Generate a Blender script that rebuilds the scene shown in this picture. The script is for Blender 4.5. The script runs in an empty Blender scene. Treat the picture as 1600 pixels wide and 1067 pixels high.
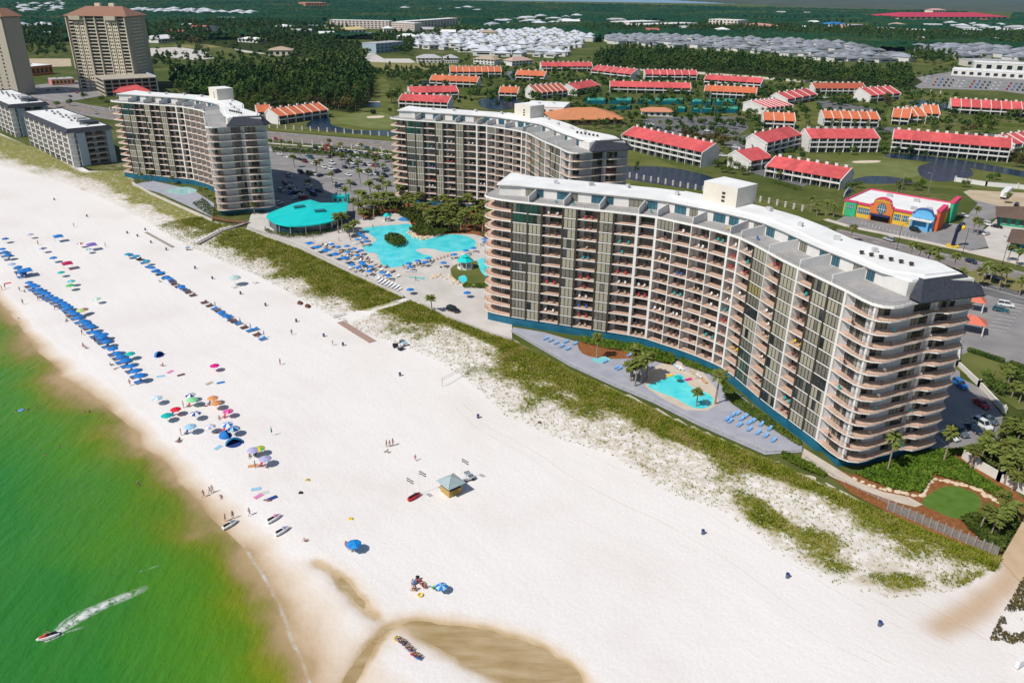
import bpy, math, random
import numpy as np
from mathutils import Vector, Matrix
R = math.radians
random.seed(7)
RNG = np.random.default_rng(7)
SC = bpy.context.scene
COL = SC.collection
# camera
FPX, TILT, ROLL, CAMH = 1224.0, R(24.48), 0.0143, 92.0
cam_d = bpy.data.cameras.new("camera")
cam = bpy.data.objects.new("camera", cam_d)
COL.objects.link(cam)
cam_d.sensor_width = 36.0
cam_d.lens = 36.0 * FPX / 1600.0
cam_d.clip_start = 1.0
cam_d.clip_end = 60000.0
cam.matrix_world = Matrix.Translation((0, 0, CAMH)) @ (Matrix.Rotation(R(90) - TILT, 4, 'X') @ Matrix.Rotation(ROLL, 4, 'Z'))
SC.camera = cam
# sky and sun
SUN_EL = R(50)
SDX, SDY = 0.80, 0.60            # ground direction in which shadows fall
world = bpy.data.worlds.new("World")
SC.world = world
world.use_nodes = True
wn = world.node_tree
wn.nodes.clear()
sky = wn.nodes.new('ShaderNodeTexSky')
sky.sky_type = 'NISHITA'
sky.sun_disc = False
sky.sun_elevation = SUN_EL
sky.sun_rotation = math.atan2(-SDX, -SDY)
sky.air_density = 1.0
sky.dust_density = 0.6
bg = wn.nodes.new('ShaderNodeBackground')
bg.inputs['Strength'].default_value = 0.085
wo = wn.nodes.new('ShaderNodeOutputWorld')
wn.links.new(sky.outputs[0], bg.inputs[0])
wn.links.new(bg.outputs[0], wo.inputs[0])
sun_d = bpy.data.lights.new("sun", 'SUN')
sun_d.energy = 4.3
sun_d.angle = R(0.53)
sun_d.color = (1.0, 0.955, 0.88)
sun = bpy.data.objects.new("sun", sun_d)
COL.objects.link(sun)
ce = math.cos(SUN_EL)
sun.rotation_euler = Vector((SDX * ce, SDY * ce, -math.sin(SUN_EL))).to_track_quat('-Z', 'Y').to_euler()
sun.location = (-200, -150, 300)
SC.view_settings.view_transform = 'Standard'
SC.view_settings.look = 'None'
SC.view_settings.exposure = 0.0
SC.view_settings.gamma = 1.0
SC.view_settings.use_curve_mapping = False
SC.cycles.max_bounces = 6
SC.cycles.diffuse_bounces = 2
SC.cycles.glossy_bounces = 3
SC.cycles.transmission_bounces = 4
SC.cycles.transparent_max_bounces = 8
SC.cycles.volume_bounces = 0
# survey: where a point of the photograph stands on the ground
_c, _s, _cr, _sr = math.cos(TILT), math.sin(TILT), math.cos(-ROLL), math.sin(-ROLL)
def at(px, py, z=0.0):
 u, v = px - 800.0, py - 533.5
 u, v = _cr * u - _sr * v, _sr * u + _cr * v
 t = (CAMH - z) / max(_s * FPX + _c * v, 4.0)
 return (u * t, (_c * FPX - _s * v) * t)
def ats(pts, z=0.0):
 return [at(p[0], p[1], z) for p in pts]
# materials
def mat(name, col, rough=0.8, var=0.0, scale=1.0, bump=0.0, bscale=None, metal=0.0, spec=0.3, col2=None, detail=4.0, coat=0.0, objvar=0.0):
 m = bpy.data.materials.new(name)
 m.use_nodes = True
 nt = m.node_tree
 b = nt.nodes['Principled BSDF']
 b.inputs['Roughness'].default_value = rough
 b.inputs['Metallic'].default_value = metal
 b.inputs['Specular IOR Level'].default_value = spec
 b.inputs['Coat Weight'].default_value = coat
 b.inputs['Base Color'].default_value = (*col, 1)
 co = None
 if var or bump or col2:
  co = nt.nodes.new('ShaderNodeNewGeometry')
 out = None
 if col2 or var:
  n = nt.nodes.new('ShaderNodeTexNoise')
  n.inputs['Scale'].default_value = scale
  n.inputs['Detail'].default_value = detail
  nt.links.new(co.outputs['Position'], n.inputs['Vector'])
  r = nt.nodes.new('ShaderNodeValToRGB')
  r.color_ramp.elements[0].position = 0.33
  r.color_ramp.elements[1].position = 0.67
  if col2:
   a, c2 = col, col2
  else:
   a = tuple(max(0, x * (1 - var)) for x in col)
   c2 = tuple(min(1, x * (1 + var)) for x in col)
  r.color_ramp.elements[0].color = (*a, 1)
  r.color_ramp.elements[1].color = (*c2, 1)
  nt.links.new(n.outputs['Fac'], r.inputs[0])
  out = r.outputs[0]
 if objvar:
  oi = nt.nodes.new('ShaderNodeObjectInfo')
  hs = nt.nodes.new('ShaderNodeHueSaturation')
  mr = nt.nodes.new('ShaderNodeMapRange')
  mr.inputs['To Min'].default_value = 1 - objvar
  mr.inputs['To Max'].default_value = 1 + objvar
  nt.links.new(oi.outputs['Random'], mr.inputs['Value'])
  nt.links.new(mr.outputs[0], hs.inputs['Value'])
  if out: nt.links.new(out, hs.inputs['Color'])
  else: hs.inputs['Color'].default_value = (*col, 1)
  out = hs.outputs[0]
 if out:
  nt.links.new(out, b.inputs['Base Color'])
 if bump:
  n2 = nt.nodes.new('ShaderNodeTexNoise')
  n2.inputs['Scale'].default_value = bscale or scale * 4
  n2.inputs['Detail'].default_value = 5
  nt.links.new(co.outputs['Position'], n2.inputs['Vector'])
  bp = nt.nodes.new('ShaderNodeBump')
  bp.inputs['Strength'].default_value = 1.0
  bp.inputs['Distance'].default_value = bump
  nt.links.new(n2.outputs['Fac'], bp.inputs['Height'])
  nt.links.new(bp.outputs[0], b.inputs['Normal'])
 return m
class NT:
 """small helper for longer node graphs"""
 def __init__(s, name):
  s.m = bpy.data.materials.new(name); s.m.use_nodes = True
  s.t = s.m.node_tree; s.b = s.t.nodes['Principled BSDF']; s.o = s.t.nodes['Material Output']
  s.g = s.t.nodes.new('ShaderNodeNewGeometry'); s.pos = s.g.outputs['Position']
 def n(s, typ, **kw):
  x = s.t.nodes.new(typ)
  for k, v in kw.items():
   if k in x.inputs: x.inputs[k].default_value = v
   else: setattr(x, k, v)
  return x
 def l(s, a, b): s.t.links.new(a, b)
 def noise(s, scale, detail=4.0, vec=None, rough=0.5):
  x = s.n('ShaderNodeTexNoise'); x.inputs['Scale'].default_value = scale; x.inputs['Detail'].default_value = detail
  x.inputs['Roughness'].default_value = rough
  s.l(vec or s.pos, x.inputs['Vector']); return x.outputs['Fac']
 def ramp(s, f, stops):
  r = s.n('ShaderNodeValToRGB'); e = r.color_ramp.elements
  while len(e) < len(stops): e.new(0.5)
  for el, (p, c) in zip(e, stops): el.position = p; el.color = (*c, 1) if len(c) == 3 else c
  s.l(f, r.inputs[0]); return r.outputs[0]
 def math(s, op, a, b=None, clamp=False):
  x = s.n('ShaderNodeMath'); x.operation = op; x.use_clamp = clamp
  for i, v in enumerate((a, b)):
   if v is None: continue
   if isinstance(v, (int, float)): x.inputs[i].default_value = v
   else: s.l(v, x.inputs[i])
  return x.outputs[0]
 def mix(s, f, a, b):
  x = s.n('ShaderNodeMix'); x.data_type = 'RGBA'
  if isinstance(f, (int, float)): x.inputs[0].default_value = f
  else: s.l(f, x.inputs[0])
  for i, v in ((6, a), (7, b)):
   if isinstance(v, tuple): x.inputs[i].default_value = (*v, 1)
   else: s.l(v, x.inputs[i])
  return x.outputs[2]
 def attr(s, name):
  x = s.n('ShaderNodeAttribute'); x.attribute_name = name; return x.outputs['Fac']
 def bump(s, h, dist, strength=1.0):
  x = s.n('ShaderNodeBump'); x.inputs['Distance'].default_value = dist; x.inputs['Strength'].default_value = strength
  s.l(h, x.inputs['Height']); s.l(x.outputs[0], s.b.inputs['Normal'])
 def mapr(s, f, a, b, c=0.0, d=1.0, smooth=True):
  x = s.n('ShaderNodeMapRange')
  if smooth: x.interpolation_type = 'SMOOTHSTEP'
  for i, v in enumerate((a, b, c, d)): x.inputs[1 + i].default_value = v
  s.l(f, x.inputs[0]); return x.outputs[0]
# mesh builder
class MB:
 def __init__(s): s.v = []; s.f = []; s.m = []
 def face(s, pts, mi=0):
  i = len(s.v); s.v += [tuple(p) for p in pts]; s.f.append(tuple(range(i, i + len(pts)))); s.m.append(mi)
 def quad(s, a, b, c, d, mi=0): s.face((a, b, c, d), mi)
 def hexa(s, p, mi=0, bottom=True, mt=None):
  """p: 4 bottom + 4 top corners (counter-clockwise from above)"""
  i = len(s.v); s.v += [tuple(q) for q in p]
  fs = [(4, 5, 6, 7), (0, 1, 5, 4), (1, 2, 6, 5), (2, 3, 7, 6), (3, 0, 4, 7)]
  if bottom: fs.append((3, 2, 1, 0))
  for k, f in enumerate(fs):
   s.f.append(tuple(i + q for q in f)); s.m.append(mt if (k == 0 and mt is not None) else mi)
 def box(s, cx, cy, cz, sx, sy, sz, rot=0.0, mi=0, mt=None):
  c, n = math.cos(rot), math.sin(rot)
  P = []
  for z in (cz - sz / 2, cz + sz / 2):
   for x, y in ((-1, -1), (1, -1), (1, 1), (-1, 1)):
    x, y = x * sx / 2, y * sy / 2
    P.append((cx + x * c - y * n, cy + x * n + y * c, z))
  s.hexa(P, mi, True, mt)
 def wall(s, a, b, z0, z1, th=0.2, mi=0, side=0.5, mt=None):
  """vertical slab between two plan points; side 0 = thickness to the left, 1 = to the right of a->b"""
  dx, dy = b[0] - a[0], b[1] - a[1]; L = math.hypot(dx, dy) or 1
  nx, ny = dy / L, -dx / L
  o1, o0 = th * side, -th * (1 - side)
  P = [(a[0] + nx * o1, a[1] + ny * o1), (b[0] + nx * o1, b[1] + ny * o1), (b[0] + nx * o0, b[1] + ny * o0), (a[0] + nx * o0, a[1] + ny * o0)]
  s.hexa([(x, y, z0) for x, y in P] + [(x, y, z1) for x, y in P], mi, True, mt)
 def prism(s, poly, z0, z1, mi=0, mt=None, bottom=True):
  ar = sum(poly[i][0] * poly[(i + 1) % len(poly)][1] - poly[(i + 1) % len(poly)][0] * poly[i][1] for i in range(len(poly)))
  if ar < 0: poly = poly[::-1]
  s.face([(x, y, z1) for x, y in poly], mi if mt is None else mt)
  if bottom: s.face([(x, y, z0) for x, y in poly[::-1]], mi)
  for i in range(len(poly)):
   a, b = poly[i], poly[(i + 1) % len(poly)]
   s.quad((a[0], a[1], z0), (b[0], b[1], z0), (b[0], b[1], z1), (a[0], a[1], z1), mi)
 def tube(s, a, b, r0, r1=None, n=8, mi=0, caps=True):
  a, b = Vector(a), Vector(b); r1 = r0 if r1 is None else r1
  d = (b - a).normalized(); u = d.orthogonal().normalized(); w = d.cross(u)
  i = len(s.v)
  for c, r in ((a, r0), (b, r1)):
   for k in range(n):
    t = 2 * math.pi * k / n
    s.v.append(tuple(c + (u * math.cos(t) + w * math.sin(t)) * r))
  for k in range(n):
   k2 = (k + 1) % n
   s.f.append((i + k, i + k2, i + n + k2, i + n + k)); s.m.append(mi)
  if caps:
   s.f.append(tuple(i + n + k for k in range(n))); s.m.append(mi)
   s.f.append(tuple(i + n - 1 - k for k in range(n))); s.m.append(mi)
 def lathe(s, prof, n=16, cx=0, cy=0, mi=0, sx=1.0, sy=1.0, mis=None):
  i = len(s.v)
  for r, z in prof:
   for k in range(n):
    t = 2 * math.pi * k / n
    s.v.append((cx + r * math.cos(t) * sx, cy + r * math.sin(t) * sy, z))
  for j in range(len(prof) - 1):
   for k in range(n):
    k2 = (k + 1) % n
    s.f.append((i + j * n + k, i + j * n + k2, i + (j + 1) * n + k2, i + (j + 1) * n + k))
    s.m.append(mis[k % len(mis)] if mis else mi)
 def build(s, name, mats, parent=None, smooth=False):
  me = bpy.data.meshes.new(name)
  me.from_pydata(s.v, [], s.f)
  for m in (mats if isinstance(mats, (list, tuple)) else [mats]): me.materials.append(m)
  if any(s.m): me.polygons.foreach_set('material_index', s.m)
  if smooth: me.polygons.foreach_set('use_smooth', [True] * len(s.f))
  me.update()
  return link(name, me, parent)
def link(name, me, parent=None):
 o = bpy.data.objects.new(name, me)
 COL.objects.link(o)
 if parent: o.parent = parent
 return o
def tag(o, label=None, cat=None, group=None, kind=None):
 if label: o['label'] = label
 if cat: o['category'] = cat
 if group: o['group'] = group
 if kind: o['kind'] = kind
 return o
def thing(name, label, cat, loc=(0, 0, 0), rz=0.0, group=None, scale=None):
 o = bpy.data.objects.new(name, None)
 o.empty_display_size = 0.3
 COL.objects.link(o)
 o.location = loc if len(loc) == 3 else (loc[0], loc[1], 0.0)
 o.rotation_euler = (0, 0, rz)
 if scale: o.scale = scale if isinstance(scale, tuple) else (scale,) * 3
 return tag(o, label, cat, group)
KIDS = {}
def dup(o, loc, rz=0.0, label=None, group=None, scale=None, mats=None):
 """copy of a thing with copies of its parts and sub-parts; mats replaces material slots on parts by name"""
 def cp(src, parent):
  c = src.copy(); COL.objects.link(c)
  if parent: c.parent = parent
  for ch in src.children: cp(ch, c)
  if mats and src.name.split('.')[0] in mats:
   for k, m in mats[src.name.split('.')[0]].items():
    c.material_slots[k].link = 'OBJECT'; c.material_slots[k].material = m
  return c
 r = cp(o, None)
 r.location = loc if len(loc) == 3 else (loc[0], loc[1], 0.0)
 r.rotation_euler = (0, 0, rz)
 if label: r['label'] = label
 if group: r['group'] = group
 elif 'group' in r: del r['group']
 if scale: r.scale = scale if isinstance(scale, tuple) else (scale,) * 3
 return r
def drop(o):
 for ch in list(o.children): drop(ch)
 bpy.data.objects.remove(o)
SHEETN = [0]
def sheet(name, pts, z, m, px=True, kind='structure'):
 from mathutils.geometry import tessellate_polygon
 SHEETN[0] += 1
 if name not in ("ground", "creek"): z = 0.012 + SHEETN[0] * 0.0022
 P = ats(pts, z) if px else pts
 me = bpy.data.meshes.new(name)
 tri = tessellate_polygon([[Vector((x, y, 0)) for x, y in P]])
 ff = []
 for t in tri:
  a, b, c = [P[i] for i in t]
  cr_ = (b[0]-a[0])*(c[1]-a[1]) - (b[1]-a[1])*(c[0]-a[0])
  ff.append(tuple(t) if cr_ > 0 else tuple(t[::-1]))
 me.from_pydata([(x, y, z) for x, y in P], [], ff)
 me.materials.append(m); me.update()
 o = link(name, me)
 if kind: o['kind'] = kind
 return o
def smooth_poly(pts, n=4, closed=True):
 """Catmull-Rom rounding of a hand-measured outline"""
 out = []; N = len(pts)
 for i in range(N if closed else N - 1):
  p = [pts[(i + k - 1) % N] if closed else pts[min(max(i + k - 1, 0), N - 1)] for k in range(4)]
  for j in range(n):
   t = j / n
   out.append(tuple(0.5 * ((2 * p[1][d]) + (-p[0][d] + p[2][d]) * t + (2 * p[0][d] - 5 * p[1][d] + 4 * p[2][d] - p[3][d]) * t * t + (-p[0][d] + 3 * p[1][d] - 3 * p[2][d] + p[3][d]) * t ** 3) for d in range(2)))
 if not closed: out.append(tuple(pts[-1]))
 return out
def inpoly(P, X, Y):
 X, Y = np.asarray(X, float), np.asarray(Y, float)
 r = np.zeros(X.shape, bool); j = len(P) - 1
 for i in range(len(P)):
  xi, yi = P[i]; xj, yj = P[j]
  if yi != yj:
   r ^= ((yi > Y) != (yj > Y)) & (X < (xj - xi) * (Y - yi) / (yj - yi) + xi)
  j = i
 return r
def vnoise(X, Y, sc, seed=0):
 """value noise for scattering"""
 X, Y = np.asarray(X) / sc, np.asarray(Y) / sc
 xi, yi = np.floor(X).astype(np.int64), np.floor(Y).astype(np.int64)
 fx, fy = X - xi, Y - yi
 fx, fy = fx * fx * (3 - 2 * fx), fy * fy * (3 - 2 * fy)
 def h(a, b):
  n = (a * 374761393 + b * 668265263 + seed * 1442695041) & 0x7fffffff
  n = ((n ^ (n >> 13)) * 1274126177) & 0x7fffffff
  return ((n ^ (n >> 16)) & 0xffff) / 65535.0
 return (h(xi, yi) * (1 - fx) + h(xi + 1, yi) * fx) * (1 - fy) + (h(xi, yi + 1) * (1 - fx) + h(xi + 1, yi + 1) * fx) * fy
def fbm(X, Y, sc, seed=0, o=3):
 return sum(vnoise(X, Y, sc / 2 ** k, seed + k) * 0.5 ** k for k in range(o)) / sum(0.5 ** k for k in range(o))
def npmesh(name, V, Fq, m, attrs=None, smooth=False, mi=None):
 """fast mesh from numpy arrays, all faces with the same vertex count"""
 V = np.asarray(V, np.float32).reshape(-1, 3); Fq = np.asarray(Fq, np.int32)
 me = bpy.data.meshes.new(name)
 me.vertices.add(len(V)); me.vertices.foreach_set('co', V.ravel())
 k = Fq.shape[1]
 me.loops.add(Fq.size); me.loops.foreach_set('vertex_index', Fq.ravel())
 me.polygons.add(len(Fq)); me.polygons.foreach_set('loop_start', np.arange(0, Fq.size, k, dtype=np.int32))
 try: me.polygons.foreach_set('loop_total', np.full(len(Fq), k, np.int32))
 except Exception: pass
 for q in (m if isinstance(m, (list, tuple)) else [m]): me.materials.append(q)
 if mi is not None: me.polygons.foreach_set('material_index', np.asarray(mi, np.int32))
 for an, av in (attrs or {}).items():
  a = me.attributes.new(an, 'FLOAT', 'POINT'); a.data.foreach_set('value', np.asarray(av, np.float32).ravel())
 me.update(calc_edges=True)
 me.validate()
 me.polygons.foreach_set('use_smooth', np.full(len(me.polygons), smooth))
 return me
def gridfaces(nr, nc):
 i = np.arange(nr - 1)[:, None] * nc + np.arange(nc - 1)[None, :]
 return np.stack([i, i + 1, i + 1 + nc, i + nc], -1).reshape(-1, 4)
# SETTING: sand, sea, ground, roads, lawns, ponds, decks
BU = np.array([-0.6711, 0.7413]); BN = np.array([0.7413, 0.6711])     # along the shore / inland
SEA = -0.45
def sd(P): P = np.asarray(P, float); return P @ BU, P @ BN
def line_sd(px, z=0.0):
 a, b = sd(ats(px, z)); o = np.argsort(a)
 a, b = a[o], b[o]
 k0 = (b[1] - b[0]) / (a[1] - a[0]) * 0.3; k1 = (b[-1] - b[-2]) / (a[-1] - a[-2]) * 0.3
 a = np.concatenate([[a[0] - 600], a, [a[-1] + 3000]]); b = np.concatenate([[b[0] - 600 * k0], b, [b[-1] + 3000 * k1]])
 return lambda s: np.interp(s, a, b)
SHORE = [(0, 474), (30, 508), (60, 552), (88, 572), (110, 596), (140, 612), (165, 635), (205, 668), (225, 700), (262, 722), (278, 752), (310, 782), (330, 812), (362, 836), (385, 862), (402, 884), (425, 925), (447, 970), (462, 1015), (480, 1067), (500, 1120)]
WETL = [(0, 440), (60, 515), (120, 566), (200, 622), (260, 682), (310, 728), (360, 765), (410, 815), (460, 856), (510, 895), (560, 950), (600, 1000), (650, 1067), (690, 1120)]
DUNE1 = [(0, 258), (100, 285), (180, 318), (230, 345), (300, 385), (400, 428), (480, 470), (560, 512), (640, 538), (700, 565), (740, 592), (800, 645), (880, 680), (960, 705), (1060, 765), (1150, 795), (1220, 845), (1300, 893), (1400, 922), (1500, 918), (1545, 893)]
DUNEG = [(0, 242), (100, 268), (180, 300), (250, 335), (330, 372), (430, 425), (500, 460), (560, 485), (640, 500), (690, 510), (750, 535), (800, 570), (900, 625), (1000, 675), (1100, 715), (1180, 745), (1250, 770), (1330, 803), (1420, 842), (1500, 868), (1545, 885)]
DUNE2 = [(0, 212), (60, 234), (128, 271), (190, 264), (212, 290), (270, 318), (330, 347), (400, 362), (470, 390), (560, 433), (630, 465), (700, 496), (770, 523), (800, 533), (900, 584), (965, 613), (1080, 670), (1180, 712), (1260, 745), (1340, 784), (1390, 806), (1470, 838), (1560, 872)]
f_shore, f_wet = line_sd(SHORE, SEA), line_sd(WETL)
f_d1, f_dg, f_d2 = line_sd(DUNE1), line_sd(DUNEG), line_sd(DUNE2)
def smf(s, f, w=3.0): return (f(s - w) + f(s) * 2 + f(s + w)) / 4
CREEKS = [smooth_poly(p) for p in (
 [(488, 872), (505, 876), (525, 888), (545, 903), (565, 928), (585, 950), (600, 966), (588, 968), (568, 958), (545, 935), (528, 912), (508, 893), (492, 884)],
 [(592, 984), (604, 974), (640, 966), (690, 968), (750, 976), (800, 990), (850, 1008), (890, 1035), (920, 1070), (940, 1130), (840, 1130), (800, 1078), (765, 1058), (730, 1042), (690, 1018), (655, 1000), (632, 984), (612, 984), (598, 1002), (580, 1030), (562, 1056), (540, 1090), (520, 1095), (535, 1062), (560, 1020), (578, 996)])]
TRACK = [(1612, 790), (1590, 828), (1562, 876), (1545, 905), (1500, 940), (1440, 975), (1470, 1000), (1530, 975), (1585, 930), (1640, 870), (1660, 820)]
# --- sand: one sheet from under the sea to the dunes
ss = np.concatenate([np.arange(-260, -60, 8.0), np.arange(-60, 190, 0.9), np.arange(190, 420, 2.2), np.arange(420, 1500, 12.0)])
ee = np.concatenate([np.array([-90, -60, -40, -28, -20, -14, -10, -7.]), np.arange(-5, 40, 0.9), np.arange(40, 135, 1.1)])
S_, E_ = np.meshgrid(ss, ee, indexing='ij')
shore_s = smf(ss, f_shore)[:, None]
D_ = shore_s + E_
lim = (f_d2(ss) + 5)[:, None]
D_ = np.minimum(D_, lim + (E_ - 135) * 0.002)
E_ = D_ - shore_s
X_ = S_ * BU[0] + D_ * BN[0]; Y_ = S_ * BU[1] + D_ * BN[1]
d1, dg, d2 = f_d1(ss)[:, None], f_dg(ss)[:, None], f_d2(ss)[:, None]
def vegfield(S, D, X, Y):
 a, g, b = f_d1(S), f_dg(S), f_d2(S)
 low = np.clip((D - a) / np.maximum(g - a, 1), -0.6, 1)
 w = np.clip((105 - S) / 45, 0, 1); lo_ = (0.16 + 0.28 * np.clip(low, 0, 1)) * (1 - w) + w * (0.19 + 0.62 * np.exp(-((low - 0.2) / 0.24) ** 2) * np.clip(fbm(X, Y, 13, 77, 2) * 3.2 - 0.85, 0.2, 1.1) + 0.30 * np.clip((low - 0.75) * 4, 0, 1))
 v = np.where(D < g, lo_ + np.where(low < 0, low * 1.2, 0), 0.42 + 0.5 * np.clip((D - g) / np.maximum((b - g) * 0.35, 1), 0, 1))
 v = v * np.clip((b + 2 - D) / 3, 0, 1) + np.where(D > b + 2, -1, 0)
 return v
WALKS = [[(300, 378), (345, 357), (392, 344), (396, 350), (350, 364), (312, 384)], [(528, 490), (560, 487), (600, 477), (640, 463), (648, 467), (604, 484), (566, 497), (545, 505)]]
VEG_ = vegfield(S_, D_, X_, Y_)
n1 = fbm(X_, Y_, 9, 3, 4)
veg = np.clip((VEG_ + (n1 - 0.5) * 1.05 - 0.30) * 3.2, 0, 1)
walkm = np.zeros(X_.shape, bool)
for w in WALKS: walkm |= inpoly(ats(w), X_, Y_)
walkm |= inpoly(ats(TRACK), X_, Y_)
veg[walkm] = 0
cre = np.zeros(X_.shape)
for c in CREEKS: cre = np.maximum(cre, inpoly(ats(c, -0.15), X_, Y_).astype(float))
for _ in range(2):
 c2 = cre.copy()
 c2[1:-1, 1:-1] = (cre[1:-1, 1:-1] * 2 + cre[:-2, 1:-1] + cre[2:, 1:-1] + cre[1:-1, :-2] + cre[1:-1, 2:]) / 6
 cre = c2
crw = cre.copy()
for _ in range(9):
 c2 = crw.copy(); c2[1:-1, 1:-1] = (crw[1:-1, 1:-1] + crw[:-2, 1:-1] + crw[2:, 1:-1] + crw[1:-1, :-2] + crw[1:-1, 2:]) / 5; crw = c2
trk = inpoly(ats(TRACK), X_, Y_).astype(float)
for _ in range(3):
 c2 = trk.copy(); c2[1:-1, 1:-1] = (trk[1:-1, 1:-1] + trk[:-2, 1:-1] + trk[2:, 1:-1] + trk[1:-1, :-2] + trk[1:-1, 2:]) / 5; trk = c2
base = np.where(E_ < 9, SEA + 0.05 * E_, 0.0)
base = np.where(E_ < 0, SEA + 0.055 * E_, base)
Z_ = base + (fbm(X_, Y_, 2.2, 11, 2) - 0.5) * 0.10 * np.clip(E_ / 12, 0, 1) + (fbm(X_, Y_, 18, 5, 2) - 0.5) * 0.12 * np.clip(E_ / 20, 0, 1)
edge = np.clip((d2 - D_) / 4, 0, 1)
Z_ += np.clip((D_ - d1 + 3) / 8, 0, 1) * edge * (0.55 * fbm(X_, Y_, 7, 21, 3) + 0.15 * veg) * (1 - walkm * 0.7)
Z_ -= cre * 0.42
Z_ = np.where(D_ > d2 + 1.5, -0.35, Z_)
# --- thin patches where the sand is wet and brown
wet = E_ / np.maximum((smf(ss, f_wet) - smf(ss, f_shore))[:, None], 3)
sn = NT('beach_sand')
dry_n = sn.noise(0.35, 6); dry_big = sn.noise(0.035, 4); fine = sn.noise(2.4, 6, rough=0.65)
drycol = sn.ramp(dry_big, [(0.28, (0.71, 0.665, 0.635)), (0.46, (0.765, 0.73, 0.705)), (0.7, (0.79, 0.76, 0.74))])
speck = sn.mapr(fine, 0.40, 0.60)
drycol = sn.mix(sn.math('MULTIPLY', speck, 0.22), drycol, (0.60, 0.54, 0.49))
mp = sn.n('ShaderNodeVectorMath'); mp.operation = 'DOT_PRODUCT'; sn.l(sn.pos, mp.inputs[0]); mp.inputs[1].default_value = (float(BN[0]), float(BN[1]), 0)
warp = sn.math('ADD', mp.outputs['Value'], sn.math('MULTIPLY', sn.noise(0.012, 2), 26.0))
tv = sn.n('ShaderNodeCombineXYZ'); sn.l(warp, tv.inputs[0])
tline = sn.mapr(sn.noise(0.8, 2, vec=tv.outputs[0]), 0.58, 0.66)
tgate = sn.mapr(sn.attr('track'), 0.1, 0.6)
drycol = sn.mix(sn.math('MULTIPLY', sn.math('MULTIPLY', tline, tgate), 0.35), drycol, (0.60, 0.53, 0.46))
rk = sn.mapr(sn.noise(0.42, 5, vec=tv.outputs[0], rough=0.75), 0.42, 0.66); drycol = sn.mix(sn.math('MULTIPLY', rk, 0.16), drycol, (0.63, 0.57, 0.53))
drycol = sn.mix(sn.math('MULTIPLY', sn.math('MULTIPLY', sn.attr('scrub'), sn.mapr(sn.noise(0.5, 6, rough=0.65), 0.36, 0.60)), 0.9), drycol, (0.43, 0.36, 0.24))
wn_ = sn.math('ADD', sn.attr('wet'), sn.math('MULTIPLY', sn.math('SUBTRACT', sn.noise(0.11, 5), 0.5), 0.9))
wcol = sn.ramp(wn_, [(0.0, (0.40, 0.285, 0.16)), (0.2, (0.54, 0.415, 0.29)), (0.5, (0.66, 0.56, 0.455)), (0.8, (0.73, 0.66, 0.60)), (1.0, (0.765, 0.725, 0.70))])
wf = sn.mapr(wn_, 0.8, 1.15)
col_ = sn.mix(wf, wcol, drycol)
col_ = sn.mix(sn.math('MULTIPLY', sn.mapr(sn.math('ADD', sn.attr('margin'), sn.math('MULTIPLY', sn.math('SUBTRACT', sn.noise(0.3, 5), 0.5), 0.35)), 0.04, 0.5), 0.85), col_, (0.60, 0.475, 0.35))
col_ = sn.mix(sn.mapr(sn.attr('creek'), 0.15, 0.7), col_, sn.ramp(sn.noise(0.18, 5), [(0.35, (0.42, 0.30, 0.16)), (0.65, (0.56, 0.43, 0.28))]))
col_ = sn.mix(sn.math('MULTIPLY', sn.attr('path'), 0.92), col_, (0.50, 0.35, 0.22))
vg = sn.ramp(sn.noise(0.55, 6), [(0.3, (0.115, 0.145, 0.016)), (0.45, (0.195, 0.205, 0.035)), (0.6, (0.24, 0.215, 0.07)), (0.75, (0.40, 0.33, 0.20))])
vm = sn.math('MULTIPLY', sn.attr('veg'), sn.math('ADD', 0.55, sn.mapr(sn.noise(0.9, 5), 0.35, 0.6)), True)
col_ = sn.mix(vm, col_, vg)
sn.l(col_, sn.b.inputs['Base Color'])
sn.b.inputs['Roughness'].default_value = 0.9; sn.b.inputs['Specular IOR Level'].default_value = 0.15
sn.bump(sn.math('ADD', sn.noise(1.1, 6), sn.math('MULTIPLY', tline, sn.math('MULTIPLY', tgate, -0.25))), 0.075, 1.0)
trackf = np.clip(1 - np.abs(D_ - (d1 - 9)) / 8, 0, 1) * (S_ < 130) + np.clip(1 - np.abs(D_ - (d1 - 22)) / 7, 0, 1) * 0.8 * (S_ < 110)
V = np.stack([X_, Y_, Z_], -1)
me = npmesh('sand', V, gridfaces(len(ss), len(ee))[:, ::-1], sn.m, dict(wet=wet, creek=cre, margin=crw, veg=veg, scrub=np.clip(VEG_ * 2.2, 0, 1) * (1 - walkm), path=trk, track=trackf), True)
tag(link('sand', me), kind='structure')
def gz(x, y):
 """height of the sand under a point"""
 s_, d_ = sd((x, y)); e = d_ - float(smf(np.array([s_]), f_shore)[0])
 i = int(np.clip(np.searchsorted(ss, s_), 1, len(ss) - 1)); j = int(np.clip(np.searchsorted(E_[i], e), 1, len(ee) - 1))
 return float(max(Z_[i, j], Z_[i - 1, j - 1]))
# --- creek water lying in its bed
wc = NT('creek_water')
cm_ = wc.n('ShaderNodeMapping'); cm_.inputs['Rotation'].default_value = (0, 0, R(25)); cm_.inputs['Scale'].default_value = (0.12, 0.6, 1); wc.l(wc.pos, cm_.inputs['Vector'])
cf = wc.ramp(wc.noise(1.0, 6, vec=cm_.outputs[0], rough=0.6), [(0.35, (0.38, 0.27, 0.11)), (0.5, (0.50, 0.37, 0.185)), (0.66, (0.62, 0.49, 0.30))])
wc.l(cf, wc.b.inputs['Base Color']); wc.b.inputs['Roughness'].default_value = 0.12; wc.b.inputs['Specular IOR Level'].default_value = 0.3
wc.bump(wc.noise(1.2, 4), 0.04)
wc.b.inputs['Alpha'].default_value = 0.55
for c in CREEKS: sheet('creek', c, -0.33, wc.m)
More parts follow.
